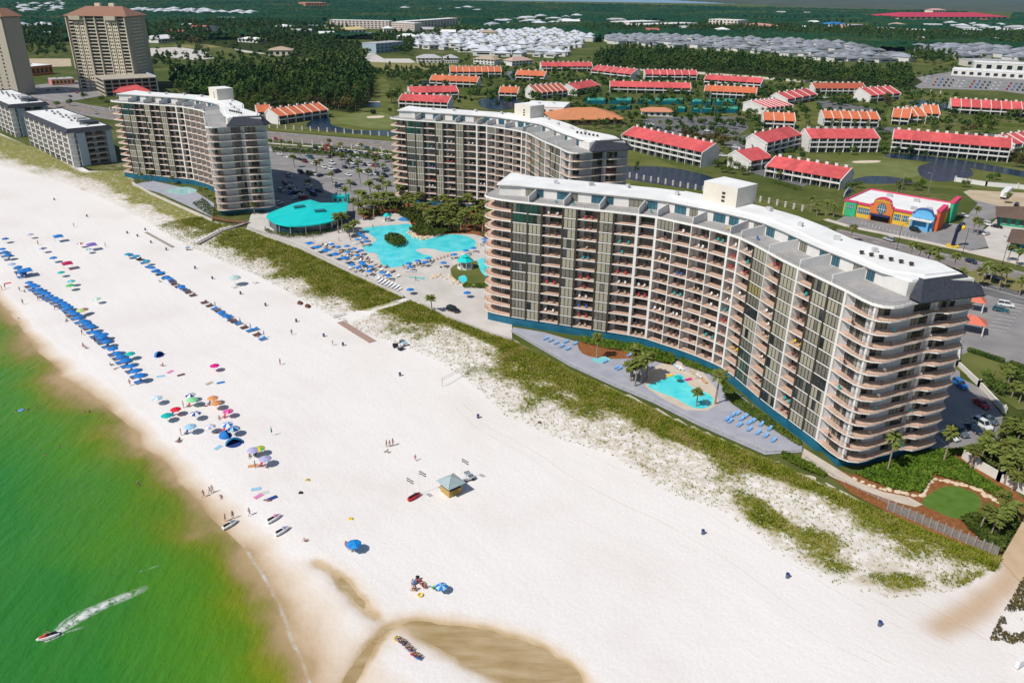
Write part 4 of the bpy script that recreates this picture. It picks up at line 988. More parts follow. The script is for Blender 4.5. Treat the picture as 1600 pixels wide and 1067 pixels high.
# ---- townhouse rows
redroof = mat('red_metal_roof', (0.50, 0.075, 0.08), 0.6, col2=(0.60, 0.115, 0.11), scale=0.35, spec=0.2, objvar=0.13)
orangeroof = mat('orange_tile_roof', (0.50, 0.11, 0.045), 0.7, col2=(0.60, 0.19, 0.09), scale=0.8, objvar=0.1)
brickroof = mat('brick_red_roof', (0.42, 0.10, 0.055), 0.75, var=0.12, scale=0.6)
brownwall = mat('brown_timber_wall', (0.33, 0.20, 0.10), 0.85, var=0.1, scale=0.6)
def townhouses(label, A, B, n, storeys=2, W=13.0, rm=redroof, parapet=False, rise=4.0, group='red roofed townhouse rows', step=0.0, flip=False, wall2=False):
 A, B = at(*A), at(*B); ang = math.atan2(B[1] - A[1], B[0] - A[0]); L = math.dist(A, B); fh = 2.9; h = fh * storeys; w = L / n; BLD.append((*A, ang, L, W))
 t = thing('townhouse_row', label, 'townhouses', (*A, 0), ang, group)
 mb = MB(); mb.box(L / 2, W / 2 + 0.8, h / 2, L - 0.2, W - 1.6, h, 0, 0)
 mb.build('wall', brownwall if wall2 else wallw, t)
 yr = W * 0.72
 for i in range(n):
  dz = step * (i % 2)
  x0, x1 = i * w + (0.0 if i else -0.5), (i + 1) * w + (0.0 if i < n - 1 else 0.5)
  mb = MB(); o = 0.7
  mb.quad((x0, -o, h - 0.1 + dz), (x1, -o, h - 0.1 + dz), (x1, yr, h + rise + dz), (x0, yr, h + rise + dz))
  mb.quad((x0, yr, h + rise + dz), (x1, yr, h + rise + dz), (x1, W + 0.4, h + 0.6 + dz), (x0, W + 0.4, h + 0.6 + dz))
  mb.quad((x0, W + 0.4, h + 0.55 + dz), (x1, W + 0.4, h + 0.55 + dz), (x1, -o, h - 0.35 + dz), (x0, -o, h - 0.35 + dz))
  mb.quad((x0, -o, h - 0.35 + dz), (x1, -o, h - 0.35 + dz), (x1, -o, h - 0.1 + dz), (x0, -o, h - 0.1 + dz))
  mb.build('roof', rm, t)
  mb = MB(); mb.box(x0 + w * 0.5, yr + 0.3, h + rise + 0.3 + dz, 1.7, 1.2, 1.9, 0, 0); mb.box(x0 + w * 0.5, yr + 0.3, h + rise + 1.35 + dz, 1.2, 0.8, 0.25, 0, 1)
  mb.build('chimney', [wallw, bronze], t)
  for f in range(storeys):
   z = f * fh
   mb = MB(); mb.box(x0 + w * 0.5, 0.72, z + 1.35, w * 0.78, 0.1, 2.2, 0, 0); mb.box(x0 + w * 0.5, 0.65, z + 1.35, 0.12, 0.1, 2.2, 0, 1); mb.build('window', [glassd, fascia], t)
   mb = MB(); mb.box(x0 + w * 0.5, -0.15, z + 0.1, w - 0.1, 1.9, 0.2, 0, 0); mb.box(x0 + w * 0.5, -1.05, z + 0.55, w - 0.3, 0.07, 0.75, 0, 0)
   if f: mb.build('balcony', wallw, t)
 for i in range(n + 1):
  x = min(max(i * w, 0.1), L - 0.1); mb = MB(); mb.wall((x, -1.1), (x, 0.9), 0, h - 0.36, 0.32, 0); mb.build('party_wall', wallw, t)
  if parapet or i in (0, n):
   mb = MB(); hh = 0.5 if parapet else 0.12
   P = [(-1.2, h - 0.6), (yr, h + rise + hh), (W + 0.5, h + 0.8 + hh), (W + 0.5, 0), (-1.2 if i in (0, n) else 0.9, 0)]
   xa = x + (0.55 if i == n else -0.55 if i == 0 else 0)
   for (y0, z0), (y1, z1) in (((-1.2, h - 0.3 + hh), (yr, h + rise + hh)), ((yr, h + rise + hh), (W + 0.5, h + 0.7 + hh))):
    mb.hexa([(xa - 0.2, y0, z0 - 1.0), (xa + 0.2, y0, z0 - 1.0), (xa + 0.2, y1, z1 - 1.0), (xa - 0.2, y1, z1 - 1.0), (xa - 0.2, y0, z0), (xa + 0.2, y0, z0), (xa + 0.2, y1, z1), (xa - 0.2, y1, z1)])
   if i in (0, n):
    mb.face([(xa, 0, 0), (xa, W, 0), (xa, W, h), (xa, yr, h + rise), (xa, 0, h)] if i else [(xa, 0, h), (xa, yr, h + rise), (xa, W, h), (xa, W, 0), (xa, 0, 0)], 0)
   mb.build('gable_wall', wallw, t)
 return t
T = townhouses
T('three storey red roofed row with eight bays behind the putting green', (1263, 238), (1369, 238), 8, 3, 14)
T('long three storey red roofed row with twelve bays over the dark pond', (1391, 238), (1573, 254), 12, 3, 14)
T('two storey red roofed row beside the dark car park left of the putting green', (1196, 276), (1312, 297), 8, 2, 13)
T('short red roofed wing with a white gable behind the two storey row', (1170, 268), (1204, 262), 2, 2, 15)
T('red roofed row with white gables at the lane bend', (1194, 246), (1248, 232), 5, 3, 13)
T('long red roofed row with black chimneys along the pond behind the middle tower', (972, 232), (1096, 262), 11, 3, 13)
T('orange roofed row split by white walls in the middle of the estate', (1286, 197), (1371, 199), 6, 2, 13, orangeroof, True, group='orange roofed townhouse rows')
T('left sawtooth house of the three with orange roofs and tall white gables', (1392, 195), (1418, 197), 2, 2, 15, orangeroof, True, 5, 'orange roofed townhouse rows')
T('middle sawtooth house of the three with orange roofs and tall white gables', (1419, 194), (1444, 194), 2, 2, 15, orangeroof, True, 5, 'orange roofed townhouse rows')
T('right sawtooth house of the three with orange roofs and tall white gables', (1442, 189), (1465, 190), 2, 2, 15, orangeroof, True, 5, 'orange roofed townhouse rows')
T('red roofed row stepped by white walls at the right edge by the blue pond', (1484, 177), (1610, 184), 8, 2, 13, redroof, True, 5)
T('dull brick red roofed row below the pine belt', (1272, 148), (1351, 148), 9, 2, 11, brickroof, group='brick roofed townhouse rows')
T('red sawtooth row with a sloping white wall below the car yard', (1358, 160), (1404, 156), 4, 2, 17, redroof, True, 5)
T('nearer half of the diagonal sawtooth row with orange roofs', (1192, 200), (1240, 202), 3, 2, 15, orangeroof, True, 4, 'orange roofed townhouse rows')
T('middle of the diagonal sawtooth row with many white roof walls', (1196, 180), (1236, 176), 6, 2, 24, redroof, True, 3)
T('far end of the diagonal sawtooth row by the small estate pool', (1228, 166), (1274, 158), 4, 2, 15, redroof, True, 4)
T('orange roofed row in front of its red twin below the pines', (1100, 152), (1180, 156), 8, 2, 12, orangeroof, group='orange roofed townhouse rows')
T('red roofed row behind the orange row below the pines', (1100, 133), (1188, 139), 8, 2, 11)
T('red roofed row with nine bays above the teal tennis courts', (953, 145), (1078, 148), 9, 2, 12)
T('red roofed row stepped by walls at the foot of the pine belt', (1008, 125), (1088, 126), 7, 2, 12, redroof, True)
T('long straight red roofed row at the back left of the estate', (846, 112), (925, 112), 10, 2, 11)
T('red sawtooth row ending in a white gable at the back of the estate', (924, 118), (986, 125), 6, 2, 14, redroof, True, 4.5)
T('orange roofed row at the back between trees and white estate', (704, 121), (783, 121), 8, 2, 14, orangeroof, True, 4.5, 'orange roofed townhouse rows')
T('orange red row with white chimneys in front of the back orange row', (672, 135), (745, 138), 7, 2, 13, orangeroof, False, 4, 'orange roofed townhouse rows')
T('red roofed row with a white stepped gable behind the middle tower', (642, 156), (716, 154), 6, 2, 14)
T('low red roofed row peeping over the roof of the middle tower', (624, 168), (700, 172), 7, 2, 12)
T('orange roofed row with a white end wall by the left pond and road', (436, 195), (512, 184), 6, 2, 14, orangeroof, True, 4, 'orange roofed townhouse rows')
T('small orange roofed house beside the white end wall by the road', (404, 188), (424, 187), 2, 2, 9, orangeroof, group='orange roofed townhouse rows')
T('short orange roofed row between trees beside a small pond', (806, 126), (850, 128), 4, 2, 12, orangeroof, group='orange roofed townhouse rows')
T('red roofed short row with purple shaded chimneys beside the tennis courts', (900, 150), (936, 143), 4, 2, 14)
T('short orange roofed row between trees left of the white flat roof', (780, 155), (808, 156), 3, 2, 12, orangeroof, group='orange roofed townhouse rows')
T('red roofed house with white gable cut by the right edge', (1580, 240), (1630, 232), 4, 2, 14, redroof, True)
T('brown and white striped sawtooth roofs behind the white flat roofed hall', (838, 156), (886, 152), 6, 2, 16, brickroof, True, 5, 'brick roofed townhouse rows')
simple_building('flat_roofed_hall', 'white flat roofed hall beside the orange clubhouse', 'hall', (818, 183), (880, 186), 30, 8, wallw, roofw, nw=5)
simple_building('clubhouse', 'wide orange hip roofed clubhouse among trees', 'clubhouse', (866, 196), (972, 195), 34, 4, brownwall, mat('pale_orange_tile_roof', (0.55, 0.22, 0.10), 0.8, var=0.1, scale=0.5), 'hip', 6.0, 2.0, 9)
simple_building('tennis_pavilion', 'white pavilion with a low salmon roof in front of the tennis courts', 'pavilion', (1004, 182), (1052, 183), 13, 3.6, wallw, mat('salmon_tile_roof', (0.56, 0.24, 0.14), 0.8, var=0.08), 'hip', 2.6, 1.2, 5)
simple_building('office_building', 'blue grey glass office block with a pale roof', 'office block', (588, 84), (632, 80), 26, 13, bluegrey, greyroof, nw=7, fl=3, winm=glassb)
simple_building('showroom', 'white car showroom with a row of dark windows', 'showroom', (1486, 118), (1640, 127), 34, 6.5, wallw, roofw, nw=12)
simple_building('showroom_hall', 'higher white hall behind the car showroom', 'hall', (1520, 110), (1650, 116), 30, 9.5, wallw, roofw, nw=8)
simple_building('showroom_annex', 'beige flat roofed annex at the back of the car showroom', 'annex', (1508, 104), (1590, 106), 24, 8, elev_m, greyroof, nw=6)
cw = mat('pinkish_white_render', (0.66, 0.55, 0.50), 0.85, var=0.05, scale=0.1)
for a, b, lab in (((516, 44), (608, 46), 'long white condominium block at the left in the far woods'), ((612, 48), (648, 50), 'short white condominium block between two longer ones in the far woods'), ((636, 47), (716, 40), 'tallest white condominium block at the right in the far woods')):
 simple_building('condominium_block', lab, 'condominium', a, b, 26, 16, cw, roofw, nw=16, fl=4, group='white condominiums in the far woods')
sch_m = mat('crimson_metal_roof', (0.50, 0.035, 0.075), 0.6, var=0.05, scale=0.05)
simple_building('school', 'far school with a very wide crimson roof', 'school', (1403, 31), (1573, 31), 150, 9, tan2, sch_m, 'hip', 12, 4, 20)
simple_building('school_gym', 'pale vaulted hall rising over the crimson school roof', 'gym', (1456, 25.5), (1476, 25.5), 40, 22, tan2, mat('pink_metal_roof', (0.62, 0.35, 0.33), 0.6, var=0.05), 'hip', 5, 2, 4)
simple_building('hospital_block', 'long flat pinkish building low in the far right woods', 'long building', (983, 42), (1032, 40), 60, 10, cw, roofw, nw=12)
simple_building('store_block', 'long white low store roof in the far woods left of the gray estate', 'store', (1000, 45), (1090, 42), 50, 8, wallw, roofw, nw=12)
simple_building('church_hall', 'pale building with pink walls by the far forest edge', 'hall', (1107, 38), (1152, 40), 60, 12, cw, roofw, nw=8, fl=2)
simple_building('salmon_building', 'salmon low building right of the pale far hall', 'building', (1160, 44), (1196, 48), 50, 9, mat('salmon_render', (0.58, 0.33, 0.24), 0.85), mat('salmon_roof', (0.5, 0.25, 0.18), 0.8), 'hip', 4, 1, 8)
simple_building('orange_ruin', 'orange brown building alone in the far forest', 'building', (478, 12), (512, 12), 110, 16, mat('orange_brick', (0.45, 0.19, 0.11), 0.85, var=0.1), mat('orange_brick_roof', (0.48, 0.24, 0.15), 0.85), nw=8, fl=2)
simple_building('yellow_roofed_store', 'low store with a straw yellow roof in the woods', 'store', (524, 54), (572, 52), 45, 7, wallw, mat('straw_roof', (0.58, 0.47, 0.22), 0.8, var=0.06), 'gable', 4, 1, 8)
simple_building('blue_roofed_building', 'bright blue roofed building in the far right woods', 'building', (1300, 44), (1322, 43), 40, 8, wallw, mat('bright_blue_roof', (0.03, 0.18, 0.45), 0.6, var=0.05), 'hip', 5, 1, 4)
simple_building('pink_building', 'pink flat building beside the bright blue roof', 'building', (1325, 46), (1352, 45), 35, 9, mat('pink_render', (0.6, 0.35, 0.30), 0.85), greyroof, nw=5)
simple_building('park_pyramid', 'white hut with a dark pyramid roof in the water park', 'hut', (316, 56), (346, 56), 26, 6, wallw, slate, 'hip', 11, 2, 4)
simple_building('park_hall', 'white roofed hall left of the brown tree by the water park', 'hall', (248, 68), (272, 66), 26, 6, wallw, roofw, 'gable', 5, 1, 5)
simple_building('park_cabin', 'white low cabin in the water park right of the pyramid roof', 'cabin', (372, 66), (402, 68), 22, 5, wallw, roofw, 'hip', 3, 1, 5)
simple_building('arcade_hall', 'white roofed arcade with an orange end wall behind the tan towers', 'arcade', (44, 120), (84, 116), 30, 9, mat('orange_paint', (0.62, 0.18, 0.05), 0.8), roofw, nw=6)
simple_building('shop_row', 'low shop row with a pink and yellow front beside the tan hotel', 'shops', (82, 134), (118, 132), 16, 5, mat('pink_paint', (0.58, 0.16, 0.30), 0.8, col2=(0.6, 0.4, 0.1), scale=0.08), greyroof, nw=6)
simple_building('entrance_house', 'small house with a red hipped roof behind the left curved tower', 'house', (182, 152), (232, 150), 20, 4, wallw, redroof, 'hip', 6, 2, 5)
for lab, a, b, rm in (('low white stucco house with a grey roof at the meadow edge', (652, 99), (690, 99), greyroof), ('white house with a pale blue grey roof right of the meadow', (694, 99), (716, 99), greyroof), ('beige hip roofed house before the white estate', (740, 100), (772, 102), mat('beige_roof', (0.42, 0.33, 0.25), 0.8)), ('pinkish roofed house left of the back red row', (800, 104), (832, 102), mat('pinkish_roof', (0.48, 0.33, 0.28), 0.8))):
 simple_building('house', lab, 'house', a, b, 18, 6, wallw, rm, 'hip', 4, 1, 6, 2)
# ---- teal roofed pavilion
teal = mat('turquoise_metal_roof', (0.0, 0.52, 0.50), 0.5, col2=(0.01, 0.58, 0.56), scale=0.2, spec=0.3)
def pavilion():
 Z = 4.3
 ol = ats(smooth_poly([(416, 339), (420, 333), (440, 325), (462, 317), (485, 312)], 3, False) + [(500, 317), (543, 317)] + smooth_poly([(541, 333), (520, 345), (490, 351), (452, 353), (428, 348)], 3, False), Z)
 cx, cy = np.mean([p[0] for p in ol]), np.mean([p[1] for p in ol])
 t = thing('pool_pavilion', 'fan shaped restaurant pavilion with a turquoise roof beside the pool', 'pavilion', (cx, cy, 0))
 P = [(x - cx, y - cy) for x, y in ol]
 mb = MB(); n = len(P); ap = (4.0, 4.0, Z + 1.3)
 for i in range(n):
  a, b = P[i], P[(i + 1) % n]
  f = [(*a, Z), (*b, Z), ap]
  if (b[0] - a[0]) * (ap[1] - a[1]) - (b[1] - a[1]) * (ap[0] - a[0]) < 0: f = f[::-1]
  mb.face(f);
  mb.quad((*a, Z - 0.5), (*b, Z - 0.5), (*b, Z), (*a, Z))
 mb.face([(*p, Z - 0.5) for p in P]); mb.build('roof', teal, t)
 In = [(x * 0.93, y * 0.93) for x, y in P]
 mb = MB(); mb.prism(In, 0, Z - 0.45, 0); mb.build('glass_wall', mat('dark_teal_glass', (0.012, 0.05, 0.065), 0.1, spec=0.6), t)
 for i in range(0, n, 2):
  a = (P[i][0] * 0.955, P[i][1] * 0.955)
  mb = MB(); mb.box(*a, Z / 2 - 0.25, 0.22, 0.22, Z - 0.5, 0.4, 0); mb.build('column', wallw, t)
 for x, y in ((-2, 7), (8, 1)):
  mb = MB(); mb.box(x, y, Z + 1.1, 4.5, 2.5, 0.9, 0.5, 0); mb.build('roof_louvre', mat('teal_louvre', (0.02, 0.16, 0.19), 0.5), t)
 return t
pavilion()
simple_building('pool_annex', 'small flat turquoise roofed annex behind the pavilion', 'annex', (520, 318), (544, 318), 5, 3, teal, teal, nw=3)
# ---- gazebo and pool bar
def gazebo(name, label, p, r, h, group=None):
 x, y = at(*p); t = thing(name, label, 'gazebo', (x, y, 0.05), 0.2, group)
 mb = MB(); mb.lathe([(r * 1.15, h), (r * 0.55, h + r * 0.42), (r * 0.55, h + r * 0.55), (r * 0.62, h + r * 0.55), (0.02, h + r * 0.85)], 8); mb.lathe([(0.0, h - 0.05), (r * 1.15, h)], 8); mb.build('roof', teal, t)
 for k in range(8):
  a = k * math.pi / 4; mb = MB(); mb.box(r * math.cos(a), r * math.sin(a), h / 2, 0.22, 0.22, h, a, 0); mb.build('post', wallw, t)
 mb = MB()
 for k in range(8):
  a, b = k * math.pi / 4, (k + 1) * math.pi / 4
  if k != 5: mb.wall((r * math.cos(a), r * math.sin(a)), (r * math.cos(b), r * math.sin(b)), 0.05, 1.1, 0.12)
 mb.build('railing', wallw, t)
 mb = MB(); mb.lathe([(0.0, 0.12), (r * 1.1, 0.12), (r * 1.1, 0.0)][::-1], 8); mb.build('floor', paleconc, t)
gazebo('gazebo', 'white octagonal gazebo with a turquoise roof on a grass mound by the slides', (727, 419), 2.7, 2.9)
gazebo('pool_bar', 'small turquoise roofed bar hut at the far rim of the lagoon pool', (605, 346), 1.5, 2.4)
# ---- colourful souvenir shop
paint = lambda n, c: mat(n, c, 0.7, var=0.06, scale=0.7)
C_or, C_ye, C_bl, C_gr, C_pk, C_rd = paint('orange_wall_paint', (0.66, 0.19, 0.045)), paint('yellow_wall_paint', (0.70, 0.44, 0.05)), paint('sky_blue_wall_paint', (0.13, 0.42, 0.72)), paint('green_wall_paint', (0.04, 0.42, 0.20)), paint('pink_trim_paint', (0.62, 0.06, 0.14)), paint('red_orange_wall_paint', (0.62, 0.12, 0.04))
def shop():
 A, B = at(1316, 335), at(1456, 362)
 ang = math.atan2(B[1] - A[1], B[0] - A[0]); L = math.dist(A, B); W = 30.0; h = 6.0
 t = thing('souvenir_shop', 'colourful souvenir shop with curved orange and blue gables and a white roof', 'shop', (*A, 0), ang)
 mb = MB(); mb.box(L / 2, W / 2, h / 2, L, W, h, 0, 0); mb.build('wall', C_ye, t)
 mb = MB(); mb.box(L / 2, W / 2, h + 0.1, L - 0.8, W - 0.8, 0.22, 0, 0); mb.build('roof', roofw, t)
 mb = MB()
 for (a, b) in (((0, 0), (L, 0)), ((L, 0), (L, W)), ((L, W), (0, W)), ((0, W), (0, 0))): mb.wall(a, b, h - 0.2, h + 0.75, 0.7, 0, 0.5)
 mb.build('parapet', C_pk, t)
 def gable(x0, x1, z1, m, y=-0.9, arch=True, trim=C_pk):
  mb = MB(); n = 12; top = []
  for k in range(n + 1):
   u = k / n; e = 0.0 if not arch else max(0, math.cos((u - 0.5) * 2 * 1.35)) ** 0.7
   if u < 0.16 or u > 0.84: e = 0.12
   top.append((x0 + (x1 - x0) * u, h + 0.3 + (z1 - h - 0.3) * e))
  for (xa, za), (xb, zb) in zip(top, top[1:]):
   mb.hexa([(xa, y, 0), (xb, y, 0), (xb, y + 1.2, 0), (xa, y + 1.2, 0), (xa, y, za), (xb, y, zb), (xb, y + 1.2, zb), (xa, y + 1.2, za)], 0)
  mb.build('gable', m, t)
  mb = MB()
  for (xa, za), (xb, zb) in zip(top, top[1:]):
   mb.hexa([(xa, y - 0.2, za + 0.01), (xb, y - 0.2, zb + 0.01), (xb, y + 1.4, zb + 0.01), (xa, y + 1.4, za + 0.01), (xa, y - 0.2, za + 0.6), (xb, y - 0.2, zb + 0.6), (xb, y + 1.4, zb + 0.6), (xa, y + 1.4, za + 0.6)], 0)
  mb.build('gable_trim', trim, t)
 gable(L * 0.31, L * 0.56, h + 4.2, C_or)
 gable(L * 0.77, L * 1.0, h + 2.6, C_bl, trim=paint('navy_trim', (0.05, 0.12, 0.30)))
 gable(L * 0.02, L * 0.15, h + 0.6, C_gr, arch=False)
 def win(x, z, w, hh, y, arch=False):
  mb = MB(); mb.box(x, y - 0.03, z, w, 0.1, hh, 0, 0)
  for k in range(3): mb.box(x - w / 2 + w * (k + 0.5) / 3 + w / 6 * 0, y - 0.07, z, 0.1, 0.1, hh, 0, 1)
  mb.box(x, y - 0.07, z, w + 0.2, 0.1, 0.12, 0, 1); mb.build('window', [glassb, fascia], t)
 for x, y in ((0.085, -0.92), (0.20, 0.0), (0.27, 0.0), (0.61, 0.0), (0.70, 0.0), (0.84, -0.92), (0.93, -0.92)): win(x * L, 4.2 if y else 3.2, 2.8, 1.5 if y else 2.6, y)
 mb = MB(); cx = L * 0.435; mb.face([(cx + 2.0 * math.cos(a), -0.96, 5.8 + 2.4 * math.sin(a)) for a in np.linspace(0, 2 * math.pi, 17)[:-1]], 0)
 for k in (-0.9, 0, 0.9): mb.box(cx + k, -1.0, 5.8, 0.14, 0.08, 4.2 - abs(k), 0, 1)
 mb.box(cx, -1.0, 5.6, 3.8, 0.08, 0.14, 0, 1); mb.build('round_window', [glassb, fascia], t)
 mb = MB(); mb.box(cx, -2.0, 3.1, L * 0.22, 2.2, 0.5, 0, 0); mb.build('awning', paint('navy_awning', (0.02, 0.03, 0.10)), t)
 mb = MB(); mb.box(cx, -0.95, 1.5, L * 0.2, 0.1, 2.6, 0, 0); mb.build('entrance', dark, t)
 mb = MB(); rr = random.Random(3)
 for k in range(9): mb.box(cx - 3.4 + k * 0.85, -1.02, h + 2.75 + 0.35 * math.cos((k - 4) / 3), 0.55, 0.12, 0.7 + 0.3 * rr.random(), 0, 0)
 mb.build('sign_lettering', yellows, t)
 for x in (0.79, 0.96):
  mb = MB(); mb.box(x * L, -2.6, 2.2, 0.8, 0.8, 4.4, 0, 0); mb.box(x * L, -2.6, 0.4, 1.2, 1.2, 0.8, 0, 0); mb.build('column', C_bl, t)
 mb = MB(); mb.box(L * 0.875, -2.0, 4.4, L * 0.24, 2.4, 0.5, 0, 0); mb.build('canopy', wallw, t)
 for y0, y1, z, m in ((1, 9, h + 2.4, C_rd), (19, 27, h + 2.8, C_gr)):
  mb = MB(); mb.box(L + 0.7, (y0 + y1) / 2, z / 2, 1.4, y1 - y0, z, 0, 0); mb.build('end_gable', m, t)
  mb = MB(); mb.hexa([(L - 0.3, y0 - .3, z), (L + 1.7, y0 - .3, z), (L + 1.7, y1 + .3, z), (L - .3, y1 + .3, z), (L - .3, y0 - .3, z + .6), (L + 1.7, y0 - .3, z + .6), (L + 1.7, y1 + .3, z + 1.6), (L - .3, y1 + .3, z + 1.6)]); mb.build('gable_trim', C_pk, t)
 for x, y in ((0.3, 0.75), (0.62, 0.72), (0.85, 0.35), (0.72, 0.2)):
  mb = MB(); mb.box(x * L, y * W, h + 0.8, 2.4, 1.8, 1.2, 0.2, 0); mb.build('roof_unit', greyroof, t)
shop()
brownroof = mat('brown_shingle_roof', (0.13, 0.085, 0.065), 0.9, var=0.12, scale=0.8)
simple_building('brown_roofed_restaurant', 'restaurant with a brown shingle roof and green fascia at the right edge', 'restaurant', (1562, 352), (1640, 362), 16, 4, paint('green_fascia', (0.02, 0.30, 0.18)), brownroof, 'hip', 3.5, 2.4, 6)
simple_building('brown_roofed_shop', 'brown roofed shop with a teal base at the right edge by the road', 'shop', (1580, 393), (1660, 406), 18, 4, paint('teal_base', (0.01, 0.16, 0.15)), brownroof, 'hip', 3.5, 2.4, 6)
# ---- estates of small pale houses: every house its own thing
housew = mat('pale_house_wall', (0.62, 0.60, 0.57), 0.85, var=0.05, scale=0.3, objvar=0.12)
roofs = {'white': mat('white_metal_house_roof', (0.50, 0.52, 0.56), 0.5, objvar=0.25), 'grey': mat('grey_shingle_house_roof', (0.225, 0.24, 0.27), 0.8, objvar=0.35)}
def proto_house(L, W, h, rise, rm, label, group):
 t = thing('house', label, 'house', (0, 0, 0), 0, group)
 mb = MB(); mb.box(0, 0, h / 2, L, W, h, 0, 0); mb.box(0, -W / 2 - 0.03, h * 0.5, L * 0.6, 0.1, h * 0.35, 0, 1); mb.box(L / 2 + 0.03, 0, h * 0.5, 0.1, W * 0.5, h * 0.35, 0, 1); mb.build('wall', [housew, glassd], t)
 o = 0.7; e = [(-L / 2 - o, -W / 2 - o, h), (L / 2 + o, -W / 2 - o, h), (L / 2 + o, W / 2 + o, h), (-L / 2 - o, W / 2 + o, h)]; k = min(L, W) / 2
 r0, r1 = ((-L / 2 + k, 0, h + rise), (L / 2 - k, 0, h + rise))
 mb = MB(); mb.quad(e[0], e[1], r1, r0); mb.face((e[1], e[2], r1)); mb.quad(e[2], e[3], r0, r1); mb.face((e[3], e[0], r0)); mb.quad(*e[::-1]); mb.build('roof', rm, t)
 return t
ESTATES = [
 ('white', 'white metal roofed house in the pale estate behind the meadow', 'houses of the white estate', [(652, 60), (700, 56), (770, 52), (860, 50), (925, 58), (915, 70), (870, 92), (800, 90), (740, 86), (700, 80), (652, 78)], 24, 21, 15, 12, 6),
 ('grey', 'grey roofed house in the estate behind the pine belt', 'houses of the grey estate', [(940, 60), (1040, 58), (1100, 62), (1250, 66), (1330, 72), (1410, 88), (1415, 98), (1340, 100), (1250, 92), (1180, 84), (1080, 76), (960, 70)], 25, 24, 17, 14, 5),
 ('grey', 'grey roofed row house behind the car showroom', 'row houses behind the showroom', [(1432, 74), (1520, 74), (1640, 84), (1640, 100), (1560, 96), (1480, 92), (1432, 84)], 22, 26, 19, 14, 6),
 ('white', 'pale house in the strip along the far left forest', 'houses along the far left forest', [(204, 16), (300, 18), (400, 22), (398, 27), (300, 25), (204, 22)], 60, 34, 26, 20, 7),
 ('white', 'small pale house scattered at the far top left', 'houses at the far top left', [(24, 9), (100, 6), (102, 22), (60, 24), (26, 20)], 75, 60, 26, 20, 7),
 ('white', 'white cottage in the clearing left of the tan hotel', 'cottages left of the tan hotel', [(28, 41), (84, 41), (84, 47), (28, 47)], 40, 40, 22, 16, 5),
 ('white', 'pale house in the far woods at the right', 'houses in the far right woods', [(1470, 40), (1560, 42), (1610, 46), (1610, 56), (1540, 54), (1470, 48)], 60, 55, 30, 22, 8),
 ('white', 'white house in the far woods above the white estate', 'houses in the far middle woods', [(760, 36), (830, 30), (910, 26), (915, 34), (850, 42), (770, 46)], 75, 60, 28, 20, 7),
 ('white', 'tiny pale house in the far forest clearing', 'houses in the far forest clearing', [(615, 15), (700, 15), (760, 16), (760, 21), (680, 21), (615, 20)], 150, 120, 34, 24, 8)]
roofs0 = [mat('blue_grey_far_roof', (0.25, 0.30, 0.36), 0.8), mat('tan_far_roof', (0.42, 0.33, 0.24), 0.8), mat('red_far_roof', (0.42, 0.12, 0.09), 0.8)]
HOUSEPTS = []
g_ = random.Random(21)
FARB = [(60, 60), (130, 52), (300, 50), (370, 42), (430, 50), (455, 56), (560, 60), (600, 54), (690, 58), (725, 46), (745, 60), (880, 40), (930, 50), (950, 36), (1010, 54), (1060, 50), (1120, 54), (1215, 24), (1255, 24), (1250, 48), (1270, 40), (1380, 52), (1400, 44), (1420, 54), (1445, 44), (1500, 60), (1530, 36), (1590, 48), (620, 68), (660, 52), (480, 48), (210, 42), (180, 34), (340, 34), (420, 88), (500, 60), (1430, 66), (1560, 68), (260, 58), (285, 46)]
for i, p in enumerate(FARB):
 w_ = g_.uniform(14, 40) * (1 + max(0, 50 - p[1]) / 40); x_, y_ = at(*p)
 simple_building('far_building', 'low building scattered among the far woods', 'building', (x_, y_), (x_ + w_, y_ + g_.uniform(-8, 8)), g_.uniform(16, 34), g_.uniform(6, 11), [wallw, cw, tan2, elev_m][i % 4], [roofw, greyroof, roofs0[i % 3], roofw][i % 4], ['flat', 'hip', 'gable'][i % 3], 4, 1, 4, 1, None, 'low buildings scattered in the far woods', False)
_cand = []
_pro = []
for ei, (kind, lab, grp, poly, dx, dy, L, W, h) in enumerate(ESTATES):
 P = ats(poly); xs, ys = [p[0] for p in P], [p[1] for p in P]
 a0 = R(28) if kind == 'grey' else R(-20)
 _pro.append((proto_house(L, W, h, 3.6, roofs[kind], lab, grp), lab, grp))
 c, s = math.cos(a0), math.sin(a0)
 for i in range(-90, 90):
  for j in range(-90, 90):
   x, y = i * dx, j * dy * (1.25 if j % 2 else 1.0)
   X, Y = x * c - y * s + np.mean(xs), x * s + y * c + np.mean(ys)
   if not inpoly(P, X, Y): continue
   hsh = (i * 73 + j * 151) % 17
   if hsh in (3, 11): continue
   X += (hsh - 8) * 0.35; Y += (hsh % 5 - 2) * 1.0
   HOUSEPTS.append((X, Y, max(L, W) * 0.75))
   _cand.append((math.hypot(X, Y) / L, ei, X, Y, a0 + (R(90) if hsh % 3 == 0 else 0), 0.85 + (hsh % 7) * 0.05))
_cand.sort()
for q in _cand[:285]:
 u = (q[2] * 7.3 + q[3] * 3.1) % 1.0; v = (q[2] * 1.7 + q[3] * 9.1) % 1.0
 dup(_pro[q[1]][0], (q[2], q[3], 0), q[4] + 0.5 * (u - .5), _pro[q[1]][1], _pro[q[1]][2], (q[5] * (.8 + 1.0 * u), q[5] * (.85 + .35 * v), q[5] * (.65 + .5 * v)))
mb = MB()
